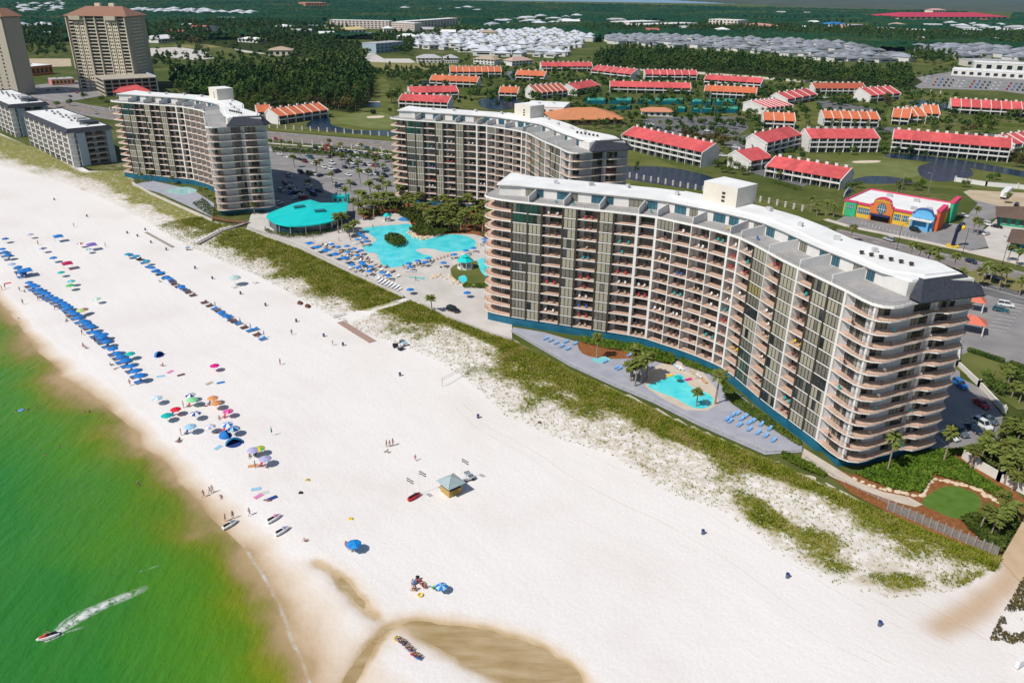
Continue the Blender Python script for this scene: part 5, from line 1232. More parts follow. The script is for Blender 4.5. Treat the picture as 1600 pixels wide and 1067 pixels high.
for q in _cand[285:]:
 L, W, h = ESTATES[q[1]][6:9]; c, s = math.cos(q[4]), math.sin(q[4])
 def w_(x, y, z): return (q[2] + (x * c - y * s) * q[5], q[3] + (x * s + y * c) * q[5], z * q[5])
 mb.box(q[2], q[3], h * q[5] / 2, L * q[5], W * q[5], h * q[5], q[4], 0)
 e = [w_(-L / 2 - .7, -W / 2 - .7, h), w_(L / 2 + .7, -W / 2 - .7, h), w_(L / 2 + .7, W / 2 + .7, h), w_(-L / 2 - .7, W / 2 + .7, h)]; k = W / 2
 r0, r1 = w_(-L / 2 + k, 0, h + 3.8), w_(L / 2 - k, 0, h + 3.8); mi = 1 if ESTATES[q[1]][0] == 'white' else 2
 mb.quad(e[0], e[1], r1, r0, mi); mb.face((e[1], e[2], r1), mi); mb.quad(e[2], e[3], r0, r1, mi); mb.face((e[3], e[0], r0), mi)
tag(mb.build('far_houses', [housew, roofs['white'], roofs['grey']]), 'many small pale houses far off in the woods and estates', 'houses', kind='stuff')
for p in _pro: drop(p[0])
# TREES, PALMS, SHRUBS, GRASS
def leafmat(name, stops, sc=0.25, objvar=0.25):
 f = NT(name)
 c = f.ramp(f.noise(sc, 4), stops)
 oi = f.n('ShaderNodeObjectInfo'); hs = f.n('ShaderNodeHueSaturation')
 f.l(f.mapr(oi.outputs['Random'], 0, 1, 1 - objvar, 1 + objvar, False), hs.inputs['Value']); f.l(f.mapr(oi.outputs['Random'], 0, 1, 0.485, 0.515, False), hs.inputs['Hue'])
 f.l(c, hs.inputs['Color']); f.l(hs.outputs[0], f.b.inputs['Base Color'])
 f.b.inputs['Roughness'].default_value = 0.75; f.b.inputs['Specular IOR Level'].default_value = 0.12
 return f.m
pine_m = leafmat('pine_foliage', [(0.3, (0.024, 0.054, 0.014)), (0.5, (0.046, 0.088, 0.018)), (0.7, (0.08, 0.125, 0.026))], 0.3)
oak_m = leafmat('broadleaf_foliage', [(0.3, (0.036, 0.070, 0.012)), (0.5, (0.070, 0.112, 0.018)), (0.7, (0.115, 0.15, 0.03))], 0.3)
dry_m = leafmat('dry_brown_foliage', [(0.3, (0.055, 0.045, 0.016)), (0.5, (0.10, 0.080, 0.026)), (0.7, (0.14, 0.115, 0.035))], 0.3)
wood_m = leafmat('woodland_foliage', [(0.28, (0.022, 0.050, 0.014)), (0.45, (0.044, 0.082, 0.018)), (0.6, (0.080, 0.115, 0.022)), (0.75, (0.13, 0.135, 0.042))], 0.035, 0)
palm_m = leafmat('palm_fronds', [(0.3, (0.07, 0.095, 0.016)), (0.55, (0.135, 0.155, 0.032)), (0.75, (0.20, 0.195, 0.055))], 0.9)
shrub_m = leafmat('shrub_leaves', [(0.3, (0.05, 0.092, 0.008)), (0.5, (0.09, 0.145, 0.012)), (0.7, (0.135, 0.19, 0.025))], 0.6, 0.15)
bark = mat('tree_bark', (0.16, 0.115, 0.08), 0.95, var=0.3, scale=2.0)
palmbark = mat('palm_bark', (0.30, 0.24, 0.18), 0.95, var=0.25, scale=3.0)
def leafcloud(C, Rr, n, size, seed, flat=1.0):
 """n leaf cards on the surface and inside of a set of clumps; C centres, Rr radii"""
 g = np.random.default_rng(seed); k = g.integers(0, len(C), n)
 d = g.normal(size=(n, 3)); d /= np.linalg.norm(d, axis=1)[:, None]
 r = Rr[k] * (0.55 + 0.5 * g.random(n))
 P = C[k] + d * r[:, None] * np.array([1, 1, flat])
 nr = d + g.normal(size=(n, 3)) * 0.55 + np.array([0, 0, 0.35]); nr /= np.linalg.norm(nr, axis=1)[:, None]
 u = np.cross(nr, g.normal(size=(n, 3))); u /= np.linalg.norm(u, axis=1)[:, None]; v = np.cross(nr, u)
 s = (size * (0.6 + 0.8 * g.random(n)))[:, None]
 V = np.stack([P - u * s * 0.6, P + v * s * 0.35 , P + u * s * 0.7, P - v * s * 0.4], 1)
 return V.reshape(-1, 3)
def quads(n): return np.arange(n * 4).reshape(-1, 4)
def crown_arrays(kind, seed, n, size):
 g = np.random.default_rng(seed)
 if kind == 'pine':
  H = 13.0; m = 16
  z = 5.5 + g.random(m) ** 0.8 * 7.0; a = g.random(m) * 6.28; rr = (1 - (z - 5.0) / 10.5) * 3.0 * np.sqrt(g.random(m))
  C = np.stack([rr * np.cos(a), rr * np.sin(a), z], 1); Rr = 1.0 + 0.8 * g.random(m)
 elif kind == 'bush':
  H = 3.0; m = 7; a = g.random(m) * 6.28; rr = 1.2 * np.sqrt(g.random(m))
  C = np.stack([rr * np.cos(a), rr * np.sin(a), 0.8 + 1.2 * g.random(m)], 1); Rr = 0.6 + 0.5 * g.random(m)
 else:
  H = 10.0; m = 15; a = g.random(m) * 6.28; rr = 3.2 * np.sqrt(g.random(m)); z = 4.2 + 4.4 * g.random(m) * (1 - rr / 5)
  C = np.stack([rr * np.cos(a), rr * np.sin(a), z], 1); Rr = 1.1 + 1.1 * g.random(m)
 return leafcloud(C, Rr, n, size, seed + 9), C, H
def make_tree(name, kind, seed, m, n=420, size=0.75):
 t = thing(name, 'tree', 'tree')
 V, C, H = crown_arrays(kind, seed, n, size)
 o = link('crown', npmesh('crown', V, quads(n), m), t)
 mb = MB(); top = {'pine': 11.5, 'bush': 1.5}.get(kind, 6.5); r = {'pine': 0.22, 'bush': 0.08}.get(kind, 0.3)
 mb.tube((0, 0, -0.3), (0.15, 0.1, top * 0.55), r, r * 0.7, 6); mb.tube((0.15, 0.1, top * 0.55), (0, 0.1, top), r * 0.7, r * 0.25, 6)
 for c in C[:5]: mb.tube((0.12, 0.08, top * 0.5), tuple(c), r * 0.4, r * 0.12, 4, caps=False)
 mb.build('trunk', bark, t)
 return t
TREEP = {'pine': [make_tree('pine_tree', 'pine', s, pine_m) for s in (1, 2, 3)],
  'oak': [make_tree('broadleaf_tree', 'oak', s, oak_m) for s in (4, 5, 6)],
  'dry': [make_tree('brown_tree', 'oak', s, dry_m) for s in (7, 8)]}
def make_palm(seed, h=6.0):
 g = random.Random(seed); t = thing('palm_tree', 'palm', 'palm tree')
 mb = MB(); bx, by = g.uniform(-.4, .4), g.uniform(-.4, .4); p = (0, 0, -0.2)
 for k in range(4):
  u = (k + 1) / 4; q = (bx * u * u, by * u * u, h * u); mb.tube(p, q, 0.24 - 0.03 * k, 0.21 - 0.03 * k, 7, caps=False); p = q
 mb.build('trunk', palmbark, t)
 mb = MB()
 for k in range(44):
  a = g.uniform(0, 6.283); el = g.uniform(-0.75, 1.25); L = g.uniform(1.6, 2.5); w = g.uniform(0.65, 1.0)
  d = Vector((math.cos(a), math.sin(a), 0)); s = Vector((-d.y, d.x, 0)); o = Vector(p); pts = []
  for j in range(4):
   u = j / 3; pts.append(o + d * (L * u * math.cos(el * (1 - 0.3 * u))) + Vector((0, 0, L * u * math.sin(el) * (1 - 0.25 * u) - 0.55 * L * u * u * (0.6 if el > 0 else 0.3))))
  ww = [0.05, w * 0.55, w, 0.25 * w]; nz = Vector((0, 0, 0.18))
  for j in range(3):
   for sg in (-1, 1):
    mb.quad(pts[j], pts[j + 1], pts[j + 1] + s * sg * ww[j + 1] * 0.5 - nz * ww[j + 1], pts[j] + s * sg * ww[j] * 0.5 - nz * ww[j])
 mb.build('crown', palm_m, t)
 return t
PALMP = [make_palm(s, h) for s, h in ((1, 6.0), (2, 7.0), (3, 5.0), (4, 6.4))]
NP_ = [0]
def palm(p, sc=1.0, label='', group='palms', z=0.03, px=True, hz=1.0):
 NP_[0] += 1; x, y = at(*p) if px else p
 h = 0.85 + 0.3 * ((NP_[0] * 37) % 11) / 10
 return dup(PALMP[NP_[0] % 4], (x, y, z), NP_[0] * 2.4, label, group, (sc, sc, sc * h * hz))
# --- palms: hand-placed at the foot of each trunk
for p in [(1532, 722), (1545, 730), (1558, 738), (1572, 742), (1585, 752), (1550, 718), (1566, 728), (1600, 760), (1538, 712), (1590, 742)]: palm(p, 0.82, 'palm in the dense right edge thicket beside the parked cars', 'palms of the right edge thicket')
for i, p in enumerate([(482, 300), (503, 248), (519, 252), (546, 262), (561, 270), (563, 287), (566, 243), (580, 250), (591, 255), (602, 252), (535, 265), (500, 262), (470, 245), (485, 290), (520, 290), (548, 300), (587, 270), (575, 282), (495, 275), (440, 235), (455, 238), (425, 236), (600, 275), (598, 292), (540, 318), (552, 330), (515, 238), (532, 240), (612, 262), (460, 262)]):
 palm(p, 1.0, 'palm standing between the cars of the hotel car park', 'palms of the hotel car park')
g_ = random.Random(11)
poolp = [(529, 365), (546, 371), (535, 362), (553, 366), (572, 330), (585, 322), (600, 318), (612, 322), (625, 316), (640, 318), (655, 322), (668, 318), (680, 330), (692, 326), (705, 332), (718, 326), (730, 334), (745, 330), (757, 340), (662, 345), (672, 352), (684, 346), (694, 356), (706, 350), (720, 358), (735, 350), (748, 356), (760, 362), (676, 362), (666, 338), (610, 334), (596, 334), (584, 340), (640, 332), (652, 340), (700, 342), (712, 342), (742, 344), (566, 325), (560, 336), (630, 330), (688, 338), (725, 346), (757, 352), (580, 312), (592, 306), (604, 308), (560, 315), (668, 356), (690, 362), (702, 364), (716, 364), (728, 362), (742, 362), (754, 366), (764, 352), (764, 336), (650, 326), (638, 326), (622, 328), (576, 338), (568, 344), (590, 328), (600, 326), (696, 346), (708, 338), (680, 348)]
for p in poolp:
 palm(p, 1.15 + 0.3 * g_.random(), 'palm in the thick grove around the lagoon pool', 'palms around the lagoon pool', hz=0.72)
palm((675, 488), 0.9, 'lone palm on the drive between the dune grass and the parked dark car', 'lone palms')
palm((932, 560), 0.9, 'small palm standing in the hot tub island below the front tower', 'lone palms')
for p in [(985, 596), (992, 604), (1002, 600), (1010, 592), (998, 590), (988, 588)]: palm(p, 1.1, 'palm in the dense clump left of the turquoise beach pool', 'palm clump at the beach pool')
palm((1088, 635), 0.8, 'smaller palm at the near edge of the turquoise beach pool', 'lone palms')
palm((1117, 632), 1.15, 'taller palm at the right tip of the turquoise beach pool', 'lone palms')
palm((1386, 738), 0.85, 'tall thin palm in front of the end balconies of the front tower', 'lone palms', hz=1.75)
palm((1474, 722), 0.85, 'palm on the mulch between the white car and the hedge', 'lone palms', hz=1.5)
for p in [(1515, 735), (1568, 758), (1580, 768), (1575, 745), (1592, 750)]: palm(p, 0.82, 'palm behind the white garden wall at the right', 'palms behind the garden wall')
for p in [(1530, 830), (1547, 840), (1558, 838), (1566, 828), (1556, 818), (1578, 815)]: palm(p, 0.8, 'palm in the cluster at the corner of the garden by the sand track', 'palms at the garden corner')
for p in [(1560, 700), (1572, 712), (1585, 700), (1596, 715), (1580, 725), (1600, 690), (1610, 705), (1590, 735), (1605, 730), (1570, 690), (1565, 610), (1580, 622), (1592, 630), (1575, 600), (1600, 615)]: palm(p, 0.8, 'palm in the dense right edge thicket beside the parked cars', 'palms of the right edge thicket')
for p in [(1300, 372), (1328, 378), (1420, 408), (1433, 412), (1448, 414), (1457, 420), (1464, 425), (1488, 430), (1502, 440), (1526, 448), (1534, 440), (1545, 446), (1552, 438), (1560, 452), (1570, 444), (1600, 450), (1592, 462)]: palm(p, 1.0, 'palm on the strip between the road and the front tower', 'palms along the main road')
for p in [(1522, 345), (1519, 364), (1526, 368), (1570, 318), (1266, 332), (1276, 337), (1290, 338), (1302, 340), (1574, 408), (1587, 416)]: palm(p, 0.95, 'palm around the souvenir shop lots', 'palms around the souvenir shop')
for p in [(1205, 262), (1215, 282), (1262, 196), (1300, 200), (1310, 202), (1334, 201), (1355, 202), (1372, 203), (1225, 190), (1238, 188), (1190, 182), (1184, 195), (1178, 205), (1120, 222), (1170, 174), (1160, 190), (1095, 180), (1110, 186), (960, 198), (975, 200), (935, 200), (990, 192), (1030, 205), (1045, 205), (910, 202), (885, 198), (1250, 160), (1312, 158), (1330, 158), (1500, 186), (1530, 188), (1555, 190), (1440, 200), (1140, 262), (1128, 245), (945, 162), (968, 158), (1005, 158), (1040, 158), (1085, 160), (1130, 150), (830, 140), (840, 135), (1400, 306)]:
 palm(p, 0.9, 'small palm in the gardens of the red roofed estate', 'palms of the red roofed estate')
for p in [(372, 330), (384, 334), (398, 336), (340, 318), (325, 312), (316, 308), (222, 285), (236, 282), (248, 280), (270, 288)]: palm(p, 0.75, 'low palm at the foot of the far curved tower', 'palms at the far curved tower')
for p in [(350, 328), (520, 200), (85, 170), (95, 172), (112, 168)]: pass
# --- trees: every near tree a thing, the rest of the woods one mass
CAND = []
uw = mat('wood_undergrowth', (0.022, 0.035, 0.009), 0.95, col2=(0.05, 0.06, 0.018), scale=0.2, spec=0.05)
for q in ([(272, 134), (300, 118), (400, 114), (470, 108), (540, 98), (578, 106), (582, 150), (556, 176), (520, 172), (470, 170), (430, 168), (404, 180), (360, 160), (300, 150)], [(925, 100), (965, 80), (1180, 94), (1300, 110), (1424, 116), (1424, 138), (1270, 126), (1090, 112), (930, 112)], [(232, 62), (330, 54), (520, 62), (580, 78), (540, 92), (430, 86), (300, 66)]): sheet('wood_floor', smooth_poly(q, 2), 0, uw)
def zone(poly, spacing, kinds, lab, grp, sc=(0.8, 1.2), seed=1, px=True, dens=1.0, nz=None):
 P = ats(poly) if px else poly; xs, ys = [p[0] for p in P], [p[1] for p in P]
 g = np.random.default_rng(seed)
 X, Y = np.meshgrid(np.arange(min(xs), max(xs), spacing), np.arange(min(ys), max(ys), spacing))
 X = X + g.uniform(-.45, .45, X.shape) * spacing; Y = Y + g.uniform(-.45, .45, X.shape) * spacing
 k = inpoly(P, X, Y) & (g.random(X.shape) < dens)
 if nz: k &= fbm(X, Y, nz, seed) > 0.46
 for x, y in zip(X[k], Y[k]): CAND.append((math.hypot(x, y), x, y, kinds[int(g.integers(len(kinds)))], g.uniform(*sc), lab, grp, g.uniform(0, 6.28)))
def spot(p, kind, sc, lab, grp='single trees of the golf estate'):
 x, y = at(*p); CAND.append((1.0, x, y, kind, sc, lab, grp, p[0] * 1.7))
MIX = ['pine', 'pine', 'oak', 'oak', 'dry']
zone([(272, 134), (300, 120), (400, 116), (470, 110), (540, 100), (578, 108), (580, 150), (572, 160), (556, 178), (524, 172), (505, 170), (470, 172), (430, 170), (404, 182), (360, 160), (300, 150), (278, 148)], 7.2, MIX, 'tree in the dense wood behind the left pond and green', 'trees of the wood behind the left green', (0.85, 1.45), 2)
zone([(270, 100), (300, 88), (400, 92), (500, 94), (540, 100), (470, 104), (390, 108), (300, 106)], 15, ['oak', 'oak', 'pine', 'dry'], 'tree in the scrub along the sandy track', 'trees along the sandy track', (0.5, 0.95), 3, dens=0.75)
zone([(925, 100), (940, 88), (965, 82), (1080, 88), (1180, 96), (1300, 112), (1420, 116), (1424, 138), (1380, 136), (1270, 126), (1190, 118), (1090, 112), (1000, 106), (930, 112)], 9.5, ['pine', 'oak', 'pine', 'oak'], 'tree in the dark belt between the red and the grey estates', 'trees of the dark belt', (0.8, 1.25), 4)
for p, k, s in [((640, 160), 'oak', 1.25), ((612, 162), 'oak', 1.35), ((622, 158), 'oak', 1.3), ((650, 130), 'oak', 1.35), ((632, 132), 'oak', 1.2), ((745, 150), 'oak', 1.3), ((765, 154), 'oak', 1.2), ((735, 156), 'oak', 1.1), ((778, 150), 'oak', 1.1)]: spot(p, k, s, 'big rounded tree beside the back ponds of the golf course', 'big rounded trees by the golf ponds')
for p in [(858, 138), (866, 134), (875, 144), (890, 140), (812, 142), (822, 146), (832, 140), (842, 150), (846, 142), (940, 128), (884, 152), (896, 155)]: spot(p, 'oak', 1.0, 'tree between the short red rows left of the tennis courts', 'trees left of the tennis courts')
for p in [(900, 195), (945, 198), (965, 205), (1020, 210), (1045, 208), (1010, 214), (1100, 195), (1120, 196), (1140, 196), (1110, 200), (1130, 200), (1160, 200), (1168, 190), (1180, 182), (985, 205), (930, 202)]: spot(p, 'oak', 0.62, 'small tree around the clubhouse car park', 'trees around the clubhouse')
for p in [(1085, 222), (1100, 226), (1115, 224), (1130, 228), (1072, 220)]: spot(p, 'dry', 0.95, 'brown crowned tree in the row behind the long pond row', 'brown trees behind the pond row')
for p in [(1282, 272), (1505, 210), (1520, 208), (1384, 160), (1388, 166), (1580, 250), (1596, 256), (1588, 262), (1300, 272)]: spot(p, 'dry', 0.8, 'brown tree beside a red roofed row', 'brown trees by the red rows')
for p in [(1150, 266), (1140, 272), (1128, 270), (1160, 274), (1118, 262), (1232, 244), (1240, 232), (1250, 240), (1376, 232), (1382, 225), (1250, 214), (1380, 205), (1376, 215), (1545, 205), (1420, 205), (1460, 205), (1500, 215), (1540, 215), (1220, 200), (1176, 212), (1262, 220), (1380, 240), (1300, 165), (1320, 166), (1330, 164), (1352, 172), (1280, 172)]: spot(p, 'oak', 0.6, 'low round tree in the gardens of the red roofed estate', 'low trees of the estate gardens')
for p in [(1325, 300), (1340, 294), (1432, 298), (1440, 294), (1508, 293), (1545, 285), (1556, 282), (1416, 290), (1404, 296)]: spot(p, 'oak', 0.55, 'bushy tree behind the souvenir shop', 'bushy trees behind the shop')
for p in [(1540, 600), (1552, 612), (1562, 618), (1570, 590), (1585, 595), (1595, 600)]: spot(p, 'oak', 0.5, 'leafy tree on the lawn behind the white garden wall', 'trees on the right lawn')
for p in [(60, 172), (90, 168), (110, 166), (132, 156), (160, 160), (215, 160), (190, 158), (170, 166), (275, 152), (285, 158)]: spot(p, 'oak', 0.7, 'tree along the road below the tan towers', 'trees below the tan towers')
for p in [(305, 70), (312, 72), (300, 73)]: spot(p, 'dry', 1.7, 'rusty brown tree in the water park', 'rusty trees in the water park')
zone([(30, 74), (100, 74), (105, 90), (40, 92)], 17, MIX, 'tree between the tan towers', 'trees between the tan towers', (0.8, 1.3), 6, dens=0.8)
zone([(222, 95), (270, 88), (275, 112), (262, 110), (226, 108)], 16, MIX, 'tree beside the parking garage', 'trees beside the garage', (0.7, 1.2), 7)
zone([(430, 84), (520, 72), (560, 70), (585, 78), (580, 95), (540, 92), (450, 90)], 15, MIX, 'tree in the mid woods below the yellow roofed store', 'trees of the mid woods', (0.8, 1.3), 8)
zone([(560, 112), (625, 112), (700, 108), (705, 116), (660, 122), (625, 130), (590, 122)], 9, ['oak', 'oak', 'pine'], 'tree in the hedge line along the meadow', 'trees along the meadow', (0.5, 0.85), 9)
zone([(640, 92), (720, 96), (790, 98), (900, 98), (930, 90), (915, 100), (845, 110), (790, 108), (700, 104)], 20, ['oak', 'pine'], 'tree scattered along the front of the white estate', 'trees before the white estate', (0.5, 0.9), 10, dens=0.6)
zone([(1420, 122), (1490, 104), (1500, 112), (1440, 126)], 14, ['dry', 'oak'], 'tree left of the car showroom', 'trees left of the showroom', (0.5, 0.9), 12)
WOODS = [[(-40, 62), (100, 62), (100, 72), (-40, 74)], [(232, 62), (330, 56), (350, 60), (430, 66), (520, 62), (520, 76), (430, 74), (350, 64), (300, 66), (232, 70)], [(-40, 48), (100, 48), (240, 40), (400, 38), (560, 50), (520, 62), (420, 64), (340, 52), (240, 62), (-40, 64)],
  [(580, 62), (650, 58), (720, 50), (760, 50), (700, 58), (650, 66), (640, 90), (590, 78)], [(925, 55), (1040, 50), (1200, 56), (1330, 62), (1440, 74), (1500, 68), (1640, 76), (1640, 56), (1500, 56), (1200, 44), (1000, 46), (900, 46)], [(1415, 88), (1440, 84), (1500, 98), (1470, 104), (1420, 98)]]
for i, w in enumerate(WOODS): zone(w, 13, MIX, 'tree', 'far woods', (0.9, 1.4), 20 + i)
for i, (w, sp, dn, s0, s1) in enumerate((([(640, 125), (700, 112), (800, 108), (990, 104), (1300, 134), (1420, 142), (1640, 180), (1640, 208), (1470, 205), (1380, 196), (1250, 198), (1170, 200), (1150, 212), (1090, 224), (960, 205), (800, 165), (640, 160)], 11, 0.62, 0.4, 0.85),
 ([(1090, 218), (1180, 202), (1300, 205), (1400, 208), (1640, 225), (1640, 262), (1400, 244), (1260, 244), (1160, 276), (1100, 270)], 10, 0.55, 0.35, 0.7), ([(650, 60), (770, 52), (925, 58), (870, 94), (650, 82)], 26, 0.55, 0.5, 0.8), ([(940, 60), (1250, 66), (1415, 90), (1340, 100), (1080, 78), (960, 72)], 27, 0.6, 0.5, 0.8), ([(1432, 74), (1640, 84), (1640, 102), (1480, 94)], 26, 0.5, 0.5, 0.8), ([(280, 112), (400, 116), (400, 120), (290, 130)], 14, 0.5, 0.5, 0.8),
 ([(400, 186), (500, 170), (620, 170), (640, 176), (620, 190), (520, 182), (440, 196)], 16, 0.3, 0.4, 0.8), ([(40, 60), (105, 55), (105, 90), (40, 80)], 22, 0.6, 0.7, 1.1), ([(230, 50), (520, 40), (540, 90), (240, 110)], 30, 0.5, 0.6, 1.1), ([(960, 268), (1120, 278), (1250, 322), (1290, 335), (1180, 318), (1040, 288)], 14, 0.22, 0.3, 0.55))):
 zone(w, sp, MIX if i > 6 else ['oak', 'oak', 'bush', 'bush', 'dry'], 'tree', 'far woods', (s0 * 1.1, s1 * 1.15), 70 + i, dens=dn)
HP = np.array(HOUSEPTS)
CAND.sort(key=lambda c: c[0])
BA = np.array(BLD)
def blocked(x, y):
 if bool(((HP[:, 0] - x) ** 2 + (HP[:, 1] - y) ** 2 < (HP[:, 2] * 0.75) ** 2).any()): return True
 c, s = np.cos(BA[:, 2]), np.sin(BA[:, 2]); u = (x - BA[:, 0]) * c + (y - BA[:, 1]) * s; v = -(x - BA[:, 0]) * s + (y - BA[:, 1]) * c
 return bool(((u > -2.5) & (u < BA[:, 3] + 2.5) & (v > -3.5) & (v < BA[:, 4] + 2)).any())
big, REST = [], []
for c in CAND:
 if blocked(c[1], c[2]): continue
 if len(big) < 298 and c[6] != 'far woods': big.append(c)
 else: REST.append(c)
used = set()
for n, (d, x, y, k, sc, lab, grp, rz) in enumerate(big):
 dup(TREEP[k][n % len(TREEP[k])], (x, y, 0), rz, lab, grp, (sc, sc, sc * (0.9 + 0.2 * ((n * 7) % 5) / 5)))
for k in TREEP:
 for o in TREEP[k]: drop(o)
for o in PALMP: drop(o)
cr = {k: [crown_arrays('oak' if k == 'dry' else k, s, 110, 1.5 if k != 'bush' else 1.0)[0] * (1.6 if k == 'bush' else 1) for s in (31, 32, 33)] for k in ('pine', 'oak', 'dry', 'bush')}
Vs = []
for n, (d, x, y, k, sc, lab, grp, rz) in enumerate(REST):
 c, s = math.cos(rz), math.sin(rz); V = cr[k][n % 3] * sc
 Vs.append(np.stack([V[:, 0] * c - V[:, 1] * s + x, V[:, 0] * s + V[:, 1] * c + y, V[:, 2]], 1))
if Vs:
 V = np.concatenate(Vs)
 tag(link('woodland', npmesh('woodland', V, quads(len(V) // 4), wood_m)), 'continuous mixed woods spreading behind the red roofed estate', 'woods', kind='stuff')
nc = 520
ang = np.linspace(R(-41), R(41), nc); rr = 1500 * np.exp(np.arange(0, 225) * 0.0055)
A_, R_ = np.meshgrid(ang, rr)
X, Y = np.sin(A_) * R_, np.cos(A_) * R_
Zc = 4.5 + 6.5 * fbm(X, Y, 60, 41, 3) + RNG.uniform(-2.5, 2.5, X.shape) * np.clip(R_ / 2200, 0.6, 2)
clear = np.zeros(X.shape, bool)
for hx, hy, hr in HOUSEPTS:
 if hx * hx + hy * hy > 1300 ** 2: clear |= (X - hx) ** 2 + (Y - hy) ** 2 < (hr + 14) ** 2
for poly in ([(505, 34), (720, 34), (725, 52), (700, 58), (560, 58), (510, 52)], [(975, 36), (1040, 34), (1100, 36), (1200, 38), (1205, 52), (1090, 50), (975, 48)], [(1290, 36), (1356, 36), (1360, 50), (1295, 50)], [(1395, 22), (1580, 22), (1582, 34), (1400, 36)], [(470, 6), (515, 6), (515, 14), (475, 15)], [(1150, 30), (1330, 28), (1390, 31), (1390, 34), (1200, 34)]):
 clear |= inpoly(ats(poly), X, Y)
Zc = np.where(clear, -3.0, Zc)
lim = np.interp(A_, [R(-41), R(-10), R(-6), R(0), R(6), R(16), R(20), R(41)], [5100, 5000, 4750, 4350, 4300, 4250, 4250, 4300])
Zc = np.where(R_ > lim, -4.0, Zc)
fc = NT('far_forest_canopy')
q1 = fc.ramp(fc.noise(0.004, 5), [(0.3, (0.008, 0.048, 0.028)), (0.5, (0.016, 0.068, 0.032)), (0.6, (0.040, 0.080, 0.028)), (0.72, (0.085, 0.085, 0.042))])
q2 = fc.mix(fc.mapr(fc.noise(0.06, 4), 0.35, 0.65, 0, 0.6), q1, (0.010, 0.030, 0.012))
fc.l(q2, fc.b.inputs['Base Color']); fc.b.inputs['Roughness'].default_value = 0.95; fc.b.inputs['Specular IOR Level'].default_value = 0.05
me = npmesh('far_forest', np.stack([X, Y, Zc], -1), gridfaces(len(rr), nc), fc.m)
tag(link('far_forest', me), 'endless flat dark pine forest reaching to the bay', 'forest', kind='stuff')
baym = water_mat('bay_water', (0.16, 0.28, 0.42), (0.20, 0.33, 0.48), 0.3, 0.0, 0.01)
sheet('bay', [(-9000, 4200), (9000, 4200), (16000, 24000), (-16000, 24000)], -0.6, baym, px=False)
bpy.data.objects['bay'].location.z = -0.9
ang = np.linspace(R(5), R(45), 160); rr = np.linspace(4700, 11000, 40); A_, R_ = np.meshgrid(ang, rr); X, Y = np.sin(A_) * R_, np.cos(A_) * R_
edge_ = np.interp(A_, [R(5), R(9), R(14), R(18), R(45)], [9000, 7000, 5600, 4900, 4800])
Zl = np.where(R_ > edge_, 8 + 10 * fbm(X, Y, 700, 9, 3), -6)
tag(link('far_shore_land', npmesh('far_shore_land', np.stack([X, Y, Zl], -1), gridfaces(40, 160), mat('far_land', (0.06, 0.075, 0.055), 0.95, var=0.2, scale=0.002))), kind='structure')
# --- shrubs, hedges and ground cover
def cover(name, poly, h, n, size, m, label=None, cat=None, kind='stuff', z0=0.05, seed=3, nz=None):
 P = ats(poly) if poly and abs(poly[0][0]) < 3000 else poly; xs, ys = [p[0] for p in P], [p[1] for p in P]
 g = np.random.default_rng(seed); X, Y = g.uniform(min(xs), max(xs), n * 4), g.uniform(min(ys), max(ys), n * 4)
 k = inpoly(P, X, Y)
 if nz: k &= fbm(X, Y, nz, seed) > 0.47
 X, Y = X[k][:n], Y[k][:n]; m_ = len(X)
 Zt = h * (0.55 + 0.6 * fbm(X, Y, 1.6, seed + 1, 2)) * g.uniform(0.55, 1.0, m_)
 C = np.stack([X, Y, Zt + z0], 1)
 V = leafcloud(C, np.full(m_, 0.08), m_, size, seed)
 V = V.reshape(-1, 4, 3); V = V - V.mean(1, keepdims=True) + C[:, None, :]
 o = link(name, npmesh(name, V.reshape(-1, 3), quads(m_), m))
 return tag(o, label, cat, None, kind)
cover('shrub_cover', [(1335, 742), (1372, 730), (1420, 714), (1446, 712), (1460, 724), (1455, 750), (1440, 772), (1400, 768), (1365, 756)], 1.0, 5000, 0.42, shrub_m, 'mounded green shrubs in front of the end of the front tower', 'shrubs')
cover('shrub_cover', [(1440, 714), (1470, 706), (1500, 722), (1540, 752), (1580, 775), (1578, 786), (1545, 772), (1500, 754), (1465, 746), (1450, 736)], 0.9, 4500, 0.42, shrub_m, 'green shrub bank between the garden lawn and the white wall', 'shrubs', seed=5)
cover('shrub_cover', [(1498, 812), (1530, 806), (1560, 800), (1585, 800), (1592, 815), (1562, 868), (1520, 838)], 1.4, 4500, 0.5, oak_m, 'dark tangled undergrowth below the corner palms', 'undergrowth', seed=6)
cover('shrub_cover', [(1462, 704), (1500, 702), (1560, 690), (1570, 700), (1520, 712), (1480, 712)], 0.8, 1800, 0.4, shrub_m, 'low planting between the parked cars and the garden wall', 'shrubs', seed=61)
cover('shrub_cover', [(1556, 690), (1572, 660), (1620, 650), (1640, 760), (1600, 760), (1570, 720)], 1.8, 5000, 0.55, oak_m, 'dark thicket under the right edge palms', 'undergrowth', seed=7)
cover('shrub_cover', [(1526, 722), (1560, 742), (1640, 782), (1640, 730), (1570, 696), (1535, 704)], 2.0, 4500, 0.55, oak_m, 'dark thicket behind the long white garden wall', 'undergrowth', seed=77)
cover('shrub_cover', [(906, 527), (950, 534), (1000, 540), (1012, 546), (1008, 554), (960, 549), (910, 538)], 1.0, 2600, 0.35, shrub_m, 'green hedge planting along the blue plinth above the hot tub', 'shrubs', seed=8)
cover('shrub_cover', [(1012, 546), (1050, 556), (1056, 564), (1050, 572), (1030, 568), (1010, 560)], 1.2, 2200, 0.4, shrub_m, 'round green bushes below the blue plinth beside the path', 'shrubs', seed=9)
cover('shrub_cover', [(1062, 560), (1110, 576), (1120, 584), (1110, 588), (1066, 572)], 1.0, 1500, 0.35, shrub_m, 'trimmed hedge along the plinth behind the beach pool', 'shrubs', seed=10)
